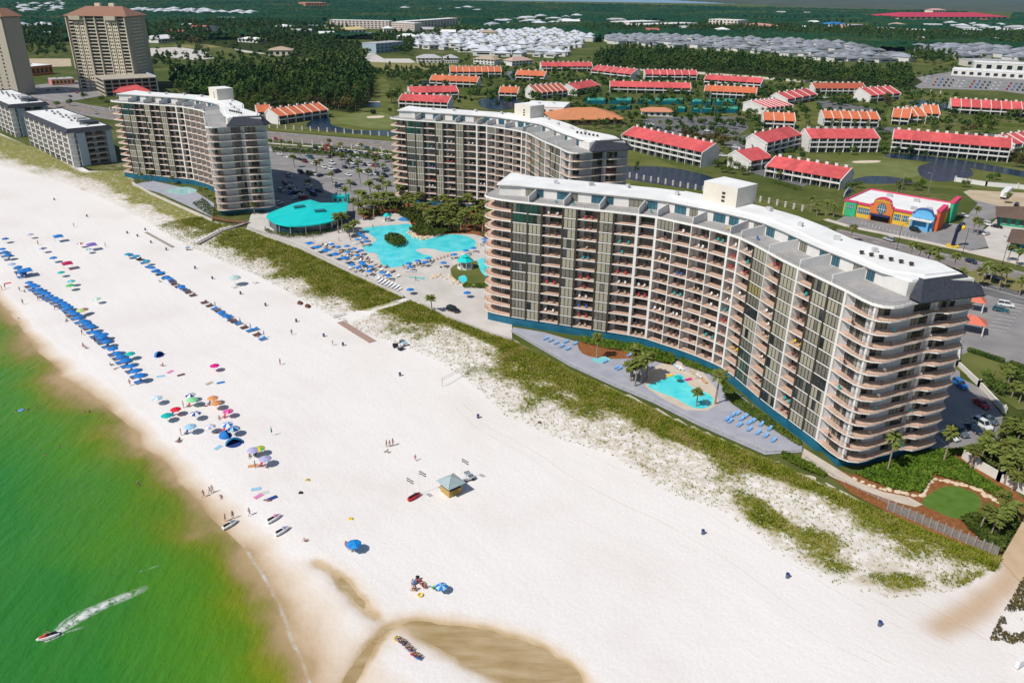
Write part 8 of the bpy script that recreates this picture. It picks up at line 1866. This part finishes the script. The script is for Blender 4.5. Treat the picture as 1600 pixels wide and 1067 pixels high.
def car_proto(kind, parts):
 hs, L, bh, rh = {'sedan': ([(-2.2, .78), (-1.5, .95), (-.95, .98), (.9, .95), (1.9, .80), (2.25, .62)], 4.5, .95, 1.42), 'suv': ([(-2.3, .95), (-2.1, 1.05), (-1.5, 1.08), (.85, 1.05), (1.9, .98), (2.3, .75)], 4.6, 1.05, 1.75), 'van': ([(-2.4, 1.0), (-2.2, 1.1), (-1.5, 1.12), (1.1, 1.1), (2.0, 1.0), (2.4, .75)], 4.8, 1.1, 1.9)}[kind]
 t = thing('parked_car', 'car', 'car'); body, glass = MB(), MB(); W = .9
 rows = []
 for x, z in hs:
  e = .82 if abs(x) > 2.1 else .97 if abs(x) > 1.6 else 1
  rows.append([(x, -W * e * .92, .28), (x, -W * e, .55), (x, -W * e * .95, z), (x, W * e * .95, z), (x, W * e, .55), (x, W * e * .92, .28)])
 for a, b in zip(rows, rows[1:]):
  for k in range(6): body.quad(a[k], b[k], b[(k + 1) % 6], a[(k + 1) % 6])
 body.face(rows[0]); body.face(rows[-1][::-1])
 x0, x1 = (-1.75, 1.05) if kind == 'sedan' else (-2.2, 1.0) if kind == 'suv' else (-2.3, 1.35)
 r0, r1 = (-1.05, .35) if kind == 'sedan' else (-1.95, .35) if kind == 'suv' else (-2.15, .7)
 bz = bh - .02
 B = [(x0, -.84, bz), (x1, -.80, bz), (x1, .80, bz), (x0, .84, bz)]; Tt = [(r0, -.66, rh - .05), (r1, -.66, rh - .05), (r1, .66, rh - .05), (r0, .66, rh - .05)]
 for k in range(4): glass.quad(B[k], B[(k + 1) % 4], Tt[(k + 1) % 4], Tt[k])
 body.hexa([(a, b, rh - .05) for a, b, c in Tt] + [(a * .96, b * .92, rh + .02) for a, b, c in Tt])
 for k, (p, q) in enumerate(zip(B, Tt)): body.tube(p, q, .055, n=4)
 for s in (-1, 1): body.tube(((x0 + x1) / 2, s * .825, bz), ((r0 + r1) / 2, s * .665, rh - .04), .05, n=4)
 wh = [(-1.35, -.82), (-1.35, .82), (1.4, -.82), (1.4, .82)]
 if parts:
  body.build('body', CARP['white'], t); glass.build('windows', carglass, t)
  for x, y in wh:
   mb = MB(); mb.tube((x, y - .1, .32), (x, y + .1, .32), .32, n=14); w = mb.build('wheel', tyre, t); mb = MB(); s = math.copysign(.105, y); mb.tube((x, y + s - .01, .32), (x, y + s + .01, .32), .19, n=10); mb.build('rim', MET, w)
  for y in (-.62, .62):
   mb = MB(); mb.box(hs[-1][0] + .0, y, .58, .08, .32, .14); mb.build('headlight', headm, t); mb = MB(); mb.box(hs[0][0] - .0, y, .72, .08, .24, .16); mb.build('tail_light', tailm, t)
 else:
  for x, y in wh: i = len(body.f); body.tube((x, y - .1, .32), (x, y + .1, .32), .32, n=8, mi=2)
  o = len(body.v); body.v += glass.v; body.f += [tuple(o + k for k in f) for f in glass.f]; body.m += [1] * len(glass.f)
  body.build('body', [CARP['white'], carglass, tyre], t)
 return t
CARS = {(k, p): car_proto(k, p) for k in ('sedan', 'suv', 'van') for p in (True, False)}
def car(p, col, kind, label, d, group=None, near=False, z=0.12, name=None):
 x, y = at(*p); a = Vector(at(p[0] + d[0], p[1] + d[1])) - Vector((x, y))
 o = dup(CARS[(kind, near)], (x, y, z), math.atan2(a.y, a.x), label, group, None, {'body': {0: CARP[col]}})
 return o
N = True
car((1499, 604), 'blue', 'suv', 'bright blue car parked alone by the white wall', (12, 9), None, N)
car((1532, 634), 'red', 'sedan', 'dark red car parked alone right of the bright blue car', (12, 8), None, N)
car((1483, 684), 'white', 'sedan', 'white coupe nearest the front tower in the row of parked cars', (20, 11), None, N)
car((1499, 678), 'grey', 'suv', 'grey blue estate car between the white coupe and the navy car', (22, 16), None, N)
car((1521, 673), 'navy', 'sedan', 'dark navy car between the grey estate car and the white van', (20, 13), None, N)
car((1534, 667), 'white', 'van', 'white van in the row of parked cars by the palms', (20, 12), None, N)
car((1544, 659), 'grey', 'sedan', 'grey car half hidden behind the white van', (20, 10), None, N)
car((1571, 479), 'white', 'van', 'white van parked by the traffic island at the upper right', (18, 3), None, N)
car((1563, 487), 'teal', 'suv', 'dark teal car parked beside the white van by the island', (18, 4), None, N)
car((708, 487), 'black', 'suv', 'black car parked on the drive left of the front tower', (12, 4), None, N)
car((1388, 377), 'silver', 'suv', 'silver car driving on the main road below the shop', (-16, -5), None, N, 0.3)
car((1429, 362), 'black', 'van', 'black van parked in front of the souvenir shop', (10, 3), None, N)
car((1481, 341), 'black', 'suv', 'dark car parked under the end wall of the shop', (6, -6), None, N)
car((1505, 339), 'white', 'sedan', 'white car parked behind the shop by its green gable', (10, 2), None, N)
car((1545, 353), 'white', 'suv', 'white car beside a black car on the forecourt', (10, 2), None, N); car((1557, 356), 'black', 'sedan', 'black car beside a white car on the forecourt', (10, 2), None, N); car((1540, 367), 'white', 'sedan', 'white car alone in the middle of the concrete forecourt', (9, -3), None, N)
car((1516, 411), 'navy', 'sedan', 'navy car driving on the main road among the palms', (14, 5), None, N, 0.3); car((1588, 322), 'black', 'suv', 'dark car on the dirt lot by the white trailer', (8, -8), None, N); car((1538, 432), 'silver', 'sedan', 'silver car under the road palms', (14, 4), None, False, 0.3); car((1552, 437), 'navy', 'sedan', 'navy car under the road palms beside the silver one', (14, 4), None, False, 0.3)
LOT = [(453, 246, 'white'), (460, 249, 'navy'), (467.5, 251, 'black'), (476.5, 254, 'maroon'), (490, 258, 'white'), (452, 237, 'black'), (485, 236, 'navy'), (485.5, 248, 'teal'), (512, 229, 'red'), (521, 236, 'silver'), (518, 245, 'maroon'), (519, 257, 'white'), (506, 263, 'white'), (517, 266, 'white'), (539, 263, 'navy'), (527.5, 270, 'navy'), (544, 275, 'white'), (576, 274, 'silver'), (484, 271, 'blue'), (491.5, 274, 'white'), (500.5, 276, 'navy'), (524.5, 290, 'white'), (532, 299, 'silver'), (529, 294.5, 'navy'), (551.5, 289, 'navy'), (482, 293, 'white'), (484, 299, 'blue'), (490, 306, 'navy'), (458, 297, 'white'), (452, 277, 'silver'), (462, 311, 'white'), (574, 234, 'teal'), (584, 235, 'teal'), (596, 236, 'white'), (425, 237, 'white'), (603, 267, 'white'), (593, 284, 'black'), (592, 296, 'white'), (437, 243, 'white'), (470, 271, 'navy'), (456, 303, 'blue'), (440, 300, 'silver'), (545, 246, 'silver'), (560, 252, 'white'), (498, 300, 'navy'), (436, 320, 'white')]
for k in range(44):
 a, b, n = [((556, 241), (606, 249), 9), ((490, 233), (560, 240), 9), ((540, 256), (600, 262), 8), ((556, 268), (604, 277), 8), ((444, 284), (480, 316), 10)][k % 5]; u = (k // 5 + .5) / 9; LOT.append((a[0] + (b[0] - a[0]) * u, a[1] + (b[1] - a[1]) * u, ['white', 'navy', 'silver', 'black', 'white', 'red', 'grey'][(k * 3) % 7]))
for i, (x, y, c) in enumerate(LOT): car((x, y), c, ['sedan', 'suv', 'sedan', 'van'][i % 4], f'{c} car parked in the hotel car park', (10, 3.2) if i % 5 else (8, -2), f'{c} cars of the hotel car park')
for i, (x, y, c) in enumerate([(1212, 268, 'white'), (1228, 274, 'silver'), (1018, 196, 'white'), (1030, 202, 'black'), (1105, 206, 'white'), (1130, 245, 'white'), (1142, 250, 'silver'), (1150, 232, 'white'), (1316, 160, 'navy'), (1322, 162, 'navy'), (1305, 155, 'silver'), (1290, 154, 'white'), (1335, 156, 'silver')]): car((x, y), c, ['sedan', 'suv'][i % 2], f'{c} car in the lanes of the red roofed estate', (8, 1), f'{c} cars of the red roofed estate')
for i in range(66):
 x, y = 1440 + (i % 22) * 8.2 + (i // 22) * 5, 123.5 + (i // 22) * 5.0 + (i % 22) * 0.5; c = ['white', 'red', 'navy', 'silver', 'black', 'white', 'blue'][(i * 5) % 7]
 car((x, y), c, ['sedan', 'suv', 'van'][i % 3], f'{c} car for sale in the showroom yard', (3, 6), f'{c} cars of the showroom yard')
for i, (x, y, c) in enumerate([(60, 140, 'white'), (75, 142, 'navy'), (90, 141, 'black'), (105, 144, 'white'), (120, 146, 'red'), (135, 150, 'silver'), (110, 152, 'navy')]): car((x, y), c, 'sedan', f'{c} car in the lot below the tan hotel', (8, 2), f'{c} cars below the tan hotel')
for i, (x, y) in enumerate([(150, 178), (230, 192), (330, 207), (430, 219), (560, 230), (1300, 372)]): car((x, y), ['silver', 'white', 'black', 'red', 'white', 'grey'][i], 'sedan', ['silver car on the road by the low blocks', 'white car on the road behind the far tower', 'black car on the road behind the far tower', 'red car on the road by the hotel fence', 'white car on the road by the hotel fence', 'grey car on the road behind the front tower roof'][i], (12, 2.4), None, False, 0.3)
for o in CARS.values(): drop(o)
def trailer():
 A, B = at(1566, 312), at(1592, 288); ang = math.atan2(B[1] - A[1], B[0] - A[0]); t = thing('box_trailer', 'long white box trailer on the dirt lot at the right edge', 'trailer', (*A, .1), ang)
 mb = MB(); mb.box(7, 0, 2.5, 14, 2.6, 2.8); mb.build('box', WHP, t)
 for x in (1.5, 2.8, 12):
  for y in (-1, 1): mb = MB(); mb.tube((x, y - .15, .5), (x, y + .15, .5), .5, n=12); mb.build('wheel', tyre, t)
trailer()
# --- fences of white pillars along the road and the golf course
def pillar_fence(label, line, step, h=2.2, hedge_=False, m=None):
 P = [Vector(p) for p in ats(line)]; t = thing('pillar_fence', label, 'fence', (*P[0], 0)); o = P[0]; acc = 0.0; pts = []
 for a, b in zip(P, P[1:]):
  L = (b - a).length; u = acc
  while u < L: pts.append(a + (b - a) * u / L); u += step
  acc = u - L
 for q in pts[:98]:
  q = q - o; mb = MB(); mb.box(q.x, q.y, h / 2, 0.7, 0.7, h); mb.box(q.x, q.y, h + .08, .9, .9, .16); mb.lathe([(.12, h + .16), (.2, h + .3), (.12, h + .44), (0, h + .48)], 8, q.x, q.y); mb.build('pillar', m or elev_m, t)
 mb = MB()
 for a, b in zip(P, P[1:]):
  a, b = a - o, b - o
  for z in (.5, 1.1, 1.7): mb.tube((*a, z * h / 2.2), (*b, z * h / 2.2), .04, n=4)
  n = int((b - a).length / 0.8)
  for k in range(n): c = a + (b - a) * k / n; mb.tube((*c, .1), (*c, 1.8 * h / 2.2), .025, n=3, caps=False)
 mb.build('rails', rail_m, t)
pillar_fence('fence of cream pillars on the grass above the road and the left pond', [(398, 198), (405, 199), (500, 206), (612, 214)], 6.4, 2.6)
pillar_fence('lower fence of cream pillars between the road and the hotel car park', [(412, 221), (500, 228), (612, 239)], 7.0, 2.4)
pillar_fence('fence of cream pillars along the pond behind the front tower', [(962, 274), (1040, 288), (1120, 303), (1200, 318), (1262, 332)], 4.3, 2.4)
pillar_fence('low cream pillar fence by the left low apartment block and the road', [(172, 172), (190, 175), (215, 180)], 4.5, 2.0)
pillar_fence('cream arcade fence under the car showroom yard', [(1424, 143), (1480, 148)], 9, 3.0)
def solid_wall(name, label, line, h, th, m, posts=0):
 P = [Vector(p) for p in ats(line)]; t = thing(name, label, 'wall', (*P[0], 0)); o = P[0]; mb = MB()
 for a, b in zip(P, P[1:]): a, b = a - o, b - o; mb.wall(a, b, 0, h, th)
 mb.build('wall', m, t)
 mb = MB()
 for a, b in zip(P, P[1:]): a, b = a - o, b - o; mb.wall(a, b, h + .002, h + .12, th + .12)
 mb.build('coping', m, t)
 if posts:
  for a, b in zip(P, P[1:]):
   n = max(1, int((b - a).length / posts))
   for k in range(n + 1): q = a + (b - a) * k / n - o; mb = MB(); mb.box(q.x, q.y, h / 2 + .15, .8, .8, h + .5); mb.lathe([(.12, h + .4), (.28, h + .65), (.2, h + .9), (0, h + .95)], 10, q.x, q.y); mb.build('pillar', m, t)
 return t
ww = mat('garden_wall_white', (0.66, 0.62, 0.57), 0.85, var=0.05, scale=0.6)
solid_wall('garden_wall', 'white wall with ball topped pillars along the right car park', [(1498, 545), (1496, 572), (1530, 604), (1568, 645)], 1.3, .4, ww, 7)
solid_wall('garden_wall', 'short white wall block at the head of the shrub bank', [(1503, 716), (1518, 727)], 2.0, .4, ww)
solid_wall('garden_wall', 'long white garden wall behind the palms at the lower right', [(1524, 731), (1560, 752), (1640, 792)], 2.0, .35, ww, 9)
solid_wall('golf_wall', 'white stepped wall behind the souvenir shop by the golf pond', [(1492, 284), (1540, 291), (1640, 300)], 2.2, .4, wallw, 14)
solid_wall('estate_wall', 'long low cream wall along the foot of the pine belt', [(960, 109), (1090, 116), (1190, 124), (1290, 132)], 2.2, .5, elev_m)
solid_wall('terrace_wall', 'pale retaining wall of the pool terrace above the dune grass', [(386, 360), (470, 391), (560, 434), (630, 466)], 1.0, .3, paleconc)
solid_wall('terrace_wall', 'pale retaining wall of the drive left of the front tower', [(652, 472), (700, 497), (770, 524), (800, 533)], .9, .3, paleconc)
solid_wall('terrace_wall', 'pale retaining wall of the deck below the far tower', [(207, 288), (235, 304), (332, 347)], 1.1, .3, paleconc)
def rail_fence(label, line, m, h=1.1, step=2.0, px=True):
 P = [Vector(p) for p in (ats(line) if px else line)]; t = thing('handrail', label, 'handrail', (*P[0], .1)); o = P[0]; mb = MB()
 for a, b in zip(P, P[1:]):
  a, b = a - o, b - o
  for z in (.45, .8, h): mb.tube((*a, z), (*b, z), .03, n=4)
 mb.build('rails', m, t); mb = MB()
 for a, b in zip(P, P[1:]):
  a, b = a - o, b - o; n = max(1, int((b - a).length / step))
  for k in range(n): c = a + (b - a) * k / n; mb.box(c.x, c.y, h / 2, .08, .08, h)
 mb.build('posts', m, t)
whr = mat('weathered_white_timber', (0.55, 0.53, 0.50), 0.8, var=0.1)
rail_fence('weathered handrail along the seaward edge of the grey deck', [(803, 521), (890, 572), (960, 603), (1020, 628), (1090, 663), (1195, 708), (1252, 706)], whr)
rail_fence('pale handrail along the path at the end of the front tower', [(1256, 716), (1300, 745), (1340, 766), (1388, 790)], whr)
rail_fence('handrail on the pool terrace wall', [(388, 358), (470, 389), (560, 432), (628, 463)], rail_m)
def deck_walk(label, line, w, m, z=0.5, rails=True):
 P = [Vector(p) for p in ats(line, z)]; t = thing('boardwalk', label, 'boardwalk', (*P[0], 0)); o = P[0]; mb = MB()
 for a, b in zip(P, P[1:]): mb.wall(a - o, b - o, z, z + .1, w)
 mb.build('deck', m, t)
 mb = MB()
 for a, b in zip(P, P[1:]):
  a, b = a - o, b - o; d = (b - a).normalized(); n = Vector((-d.y, d.x)) * w / 2; k = max(1, int((b - a).length / 2))
  for s in (-1, 1):
   if rails: mb.tube((*(a + n * s), z + 1), (*(b + n * s), z + 1), .04, n=4)
   for i in range(k + 1): c = a + (b - a) * i / k + n * s; mb.box(c.x, c.y, (z + (1 if rails else 0)) / 2, .1, .1, z + (1 if rails else 0) + .3)
 mb.build('posts', m, t)
deck_walk('wooden boardwalk crossing the dune grass at the far left', [(308, 381), (345, 361), (388, 347)], 1.8, WOODB)
deck_walk('thin boardwalk along the lower edge of the far dunes', [(228, 363), (255, 378), (270, 386)], 1.2, WOODB, .12, False)
deck_walk('brown sand ramp mat laid on the beach below the dune path', [(532, 503), (556, 518), (582, 534)], 2.2, mat('brown_ramp_mat', (0.36, 0.24, 0.20), 0.9, var=0.1, scale=2), .1, False)
deck_walk('short pale landing at the foot of the dune path', [(520, 496), (540, 490)], 1.5, whr, .12, False)
deck_walk('dark timber walkway rising along the wall below the far tower', [(330, 340), (360, 346), (385, 348)], 1.6, mat('red_brown_boards', (0.24, 0.10, 0.06), 0.9, var=0.15, scale=2), .6)
FB = mat('grey_fence_boards', (0.19, 0.165, 0.15), 0.9, col2=(0.29, 0.26, 0.235), scale=2.5)
def board_fence():
 A, B = at(1386, 797), at(1558, 870); n = 15; t = thing('board_fence', 'grey weathered board fence at the foot of the garden lawn', 'fence', (*A, 0)); d = Vector((B[0] - A[0], B[1] - A[1])); g = random.Random(2)
 u = d.normalized(); ang = math.atan2(u.y, u.x)
 for k in range(n):
  mb = MB(); a, b = d * (k / n), d * ((k + 1) / n); L = (b - a).length; m_ = int(L / .16); zt = 2.1 + g.uniform(-.12, .12)
  for j in range(m_): c = a + u * (j + .5) * L / m_; mb.box(c.x, c.y, zt / 2 - .1 + g.uniform(-.03, .03), L / m_ - .02, .04, zt + .2, ang + g.uniform(-.03, .03))
  mb.build('panel', FB, t); mb = MB(); mb.box(a.x - u.y * -.08, a.y - u.x * .08, 1.2, .22, .2, 2.6, ang); mb.build('post', WOODB, t)
board_fence()
# --- rocks: edging of the garden path, falls by the pool
def rocks(line, n, s, lab, grp, z=.05, seed=1, spread=.4):
 g = random.Random(seed); P = [Vector(p) for p in ats(line)]; Ls = [(b - a).length for a, b in zip(P, P[1:])]; tot = sum(Ls)
 for k in range(n):
  u = (k + .5) / n * tot; i = 0
  while i < len(Ls) - 1 and u > Ls[i]: u -= Ls[i]; i += 1
  q = P[i] + (P[i + 1] - P[i]) * u / Ls[i] + Vector((g.uniform(-spread, spread), g.uniform(-spread, spread))); r = s * g.uniform(.7, 1.3); mb = MB()
  rings = [[(r * e * math.cos(t_) * g.uniform(.8, 1.2), r * e * math.sin(t_) * g.uniform(.8, 1.2), zz * r * g.uniform(.9, 1.1)) for t_ in np.linspace(0, 2 * math.pi, 8)[:-1]] for e, zz in ((1, -.1), (1.05, .3), (.75, .65))]
  for a, b in zip(rings, rings[1:]):
   for j in range(7): mb.quad(a[j], a[(j + 1) % 7], b[(j + 1) % 7], b[j])
  mb.face(rings[-1]); o = mb.build('rock', rockm); o.location = (q.x, q.y, z); o.rotation_euler.z = g.uniform(0, 6); tag(o, lab, 'rock', grp)
rockm = mat('cream_limestone', (0.55, 0.43, 0.28), 0.9, col2=(0.66, 0.56, 0.42), scale=1.5)
rocks([(1448, 755), (1462, 750), (1495, 757), (1525, 765), (1545, 778), (1562, 786)], 26, .5, 'cream edging stone around the garden lawn', 'edging stones of the garden lawn')
rocks([(1330, 748), (1370, 762), (1410, 772), (1440, 776), (1450, 764), (1450, 755)], 26, .45, 'cream edging stone along the shrub bed', 'edging stones of the shrub bed', seed=2)
rocks([(640, 364), (648, 370), (660, 374), (676, 372)], 20, .8, 'cream boulder on the planted bank of the lagoon pool', 'boulders of the lagoon bank', seed=3, spread=1.5)
rocks([(678, 434), (690, 430), (705, 436), (716, 446), (740, 450), (760, 446)], 30, .7, 'cream boulder around the slide pools below the gazebo', 'boulders around the slide pools', seed=4, spread=1.6)
# --- signs, lamps, entrance canopies
def lamp(p, label, h=9.0, m=None, arm=0.0, group=None):
 x, y = at(*p); t = thing('street_lamp', label, 'street lamp', (x, y, 0), arm, group); mb = MB(); mb.tube((0, 0, 0), (0, 0, h), .11, .07, 8); mb.tube((0, 0, 0), (0, 0, .6), .2, n=8); mb.build('pole', m or bronze, t)
 mb = MB(); mb.tube((0, 0, h), (1.6, 0, h + .25), .05, n=6); mb.build('arm', m or bronze, t); mb = MB(); mb.box(1.9, 0, h + .25, .9, .35, .16); mb.build('lamp_head', m or bronze, t)
lamp((1401, 390), 'dark street lamp rising in front of the shop car park', 10); lamp((1504, 396), 'dark street lamp by the shop forecourt', 9, arm=1); lamp((1566, 413), 'dark street lamp by the brown roofed shop', 10, arm=2); lamp((1408, 300), 'pale lamp pole behind the souvenir shop', 9, MET, 1); lamp((1450, 300), 'pale lamp pole by the golf pond', 9, MET, 2); lamp((1542, 705), 'dark thin lamp post on the right lawn', 8)
for p in [(1305, 27), (1312, 27), (1385, 30), (1394, 30), (1595, 34)]:
 lamp(p, 'tall floodlight mast beside the far crimson roofed school', 34, MET, 0, 'floodlight masts by the school')
def hip_canopy(p, label, m, s=4.0, h=3.4):
 x, y = at(*p); t = thing('entrance_canopy', label, 'canopy', (x, y, .1), -.5); mb = MB(); e = [(-s, -s * .7, h), (s, -s * .7, h), (s, s * .7, h), (-s, s * .7, h)]; r0, r1 = (-s * .3, 0, h + 1.8), (s * .3, 0, h + 1.8)
 mb.quad(e[0], e[1], r1, r0); mb.face((e[1], e[2], r1)); mb.quad(e[2], e[3], r0, r1); mb.face((e[3], e[0], r0)); mb.quad(*e[::-1]); mb.build('roof', m, t)
 for a in (-1, 1):
  for b in (-1, 1): mb = MB(); mb.box(a * s * .85, b * s * .6, h / 2, .3, .3, h); mb.build('post', wallw, t)
coral = mat('coral_canvas_roof', (0.62, 0.16, 0.10), 0.7, var=0.06)
hip_canopy((1516, 484), 'upper coral coloured entrance canopy behind the front tower', coral, 3.6); hip_canopy((1512, 518), 'lower coral coloured entrance canopy behind the front tower', coral, 4.2)
def road_sign():
 x, y = at(1488, 386); t = thing('roadside_sign', 'tall dark roadside sign with a yellow figure on a yellow base', 'sign', (x, y, .1), .2)
 mb = MB(); mb.lathe([(0, .6), (2.6, .6), (2.6, 0)][::-1], 8); mb.build('base', yellows, t)
 mb = MB(); mb.tube((0, 0, .5), (.3, 0, 6), .75, .6, 8); mb.tube((.3, 0, 6), (1.2, 0, 8.2), .75, 1.1, 8); mb.tube((1.2, 0, 8.2), (2.6, 0, 9.4), 1.0, .8, 8); mb.build('column', mat('ink_blue_paint', (0.012, 0.016, 0.05), .5, var=.1), t)
 mb = MB(); mb.lathe([(0, 7.0), (.7, 7.3), (.9, 8.0), (.5, 8.8), (0, 9.0)], 8, 1.9, -.9); mb.build('figure', YEL, t)
road_sign()
def billboard():
 x, y = at(1322, 318); t = thing('billboard', 'rounded white billboard with blue marks left of the souvenir shop', 'billboard', (x, y, 0), .85)
 mb = MB()
 for a in (-2, 2): mb.tube((a, .2, 0), (a, .2, 6), .18, n=8)
 mb.build('posts', bronze, t); mb = MB(); P = smooth_poly([(-4.5, 3.4), (-4.6, 5.6), (-2.2, 7.2), (0.5, 7.6), (3, 7.0), (4.6, 5.4), (4.4, 3.6), (0, 3.2)], 3)
 mb.face([(a, -.12, b) for a, b in P]); mb.face([(a, .12, b) for a, b in P[::-1]])
 for a, b in zip(P, P[1:] + P[:1]): mb.quad((*((a[0], .12)), a[1]), ((b[0]), .12, b[1]), (b[0], -.12, b[1]), (a[0], -.12, a[1]))
 mb.build('board', cm('pale_board_paint', (0.50, 0.56, 0.64)), t)
 mb = MB(); g = random.Random(4)
 for k in range(7): mb.box(-3 + k, -.16, 5.3 + g.uniform(-.3, .5), .55, .06, 1.4 + g.random(), 0)
 mb.build('marks', cm('ink_blue_marks', (0.02, 0.05, 0.16)), t)
billboard()
# --- tennis courts with their wind screens
court = mat('court_green', (0.03, 0.30, 0.22), .85, var=.08, scale=.2); screen = mat('court_windscreen', (0.0, 0.13, 0.17), .8, var=.1, scale=.3)
for k, (x0, x1, y0, y1) in enumerate([(914, 946, 153, 163), (952, 986, 153, 163), (996, 1030, 154, 164), (1032, 1066, 154, 164), (1078, 1110, 155, 165), (1116, 1148, 155, 165), (952, 984, 165, 172), (1054, 1070, 167, 176), (1080, 1112, 167, 177), (1118, 1152, 167, 177)]):
 P = ats([(x0, y1), (x1, y1), (x1 + 1, y0), (x0 + 1, y0)]); cx, cy = np.mean([p[0] for p in P]), np.mean([p[1] for p in P]); t = thing('tennis_court', 'green tennis court behind teal wind screens', 'tennis court', (cx, cy, .1), 0, 'tennis courts of the club'); Q = [(a - cx, b - cy) for a, b in P]
 mb = MB(); mb.prism(Q, 0, .06); mb.build('surface', court, t); mb = MB(); mb.wall(Q[0], Q[1], 0, 3.0, .15); mb.wall(Q[1], Q[2], 0, 2.6, .12); mb.wall(Q[3], Q[0], 0, 2.6, .12); mb.build('wind_screen', screen, t)
 mb = MB(); a, b = Vector(Q[0]), Vector(Q[1]); c, d = Vector(Q[3]), Vector(Q[2])
 for u in (.15, .85): p, q = a + (b - a) * u, c + (d - c) * u; mb.wall(p + (q - p) * .15, p + (q - p) * .85, .062, .075, .2)
 for v in (.15, .5, .85): mb.wall(a + (c - a) * v + (b - a) * .15, a + (c - a) * v + (b - a) * .85, .062, .075, .2)
 mb.build('court_lines', whites, t)
# --- parking bay lines
def bays(p0, p1, n, d, L, z=.3):
 A, B = Vector(at(*p0)), Vector(at(*p1)); dv = Vector(at(p0[0] + d[0], p0[1] + d[1])) - A; dv = dv.normalized() * L; mb = MB()
 for k in range(n + 1): a = A + (B - A) * k / n; mb.wall(a, a + dv, z - .02, z, .14)
 o = mb.build('parking_lines', whites); o['kind'] = 'structure'
bays((1542, 515), (1578, 470), 9, (12, 2), 5); bays((1476, 694), (1560, 660), 9, (-14, -10), 5); bays((1346, 352), (1432, 376), 15, (4, -12), 5); bays((445, 246), (505, 262), 14, (10, 3), 5); bays((478, 270), (530, 280), 12, (10, 3), 5); bays((505, 262), (560, 270), 12, (10, 2), 5)
# --- haze
hz = bpy.data.materials.new('haze'); hz.use_nodes = True; hz.node_tree.nodes.clear()
pv = hz.node_tree.nodes.new('ShaderNodeVolumePrincipled'); ho = hz.node_tree.nodes.new('ShaderNodeOutputMaterial'); hz.node_tree.links.new(pv.outputs[0], ho.inputs['Volume'])
pv.inputs['Color'].default_value = (0.38, 0.72, 1.0, 1); pv.inputs['Density'].default_value = 2.4e-5; pv.inputs['Anisotropy'].default_value = 0.2
mb = MB(); mb.box(0, 11500, 68, 36000, 26000, 146); o = mb.build('haze', hz); o['kind'] = 'stuff'; tag(o, 'thin bluish haze over the far forest', 'haze')
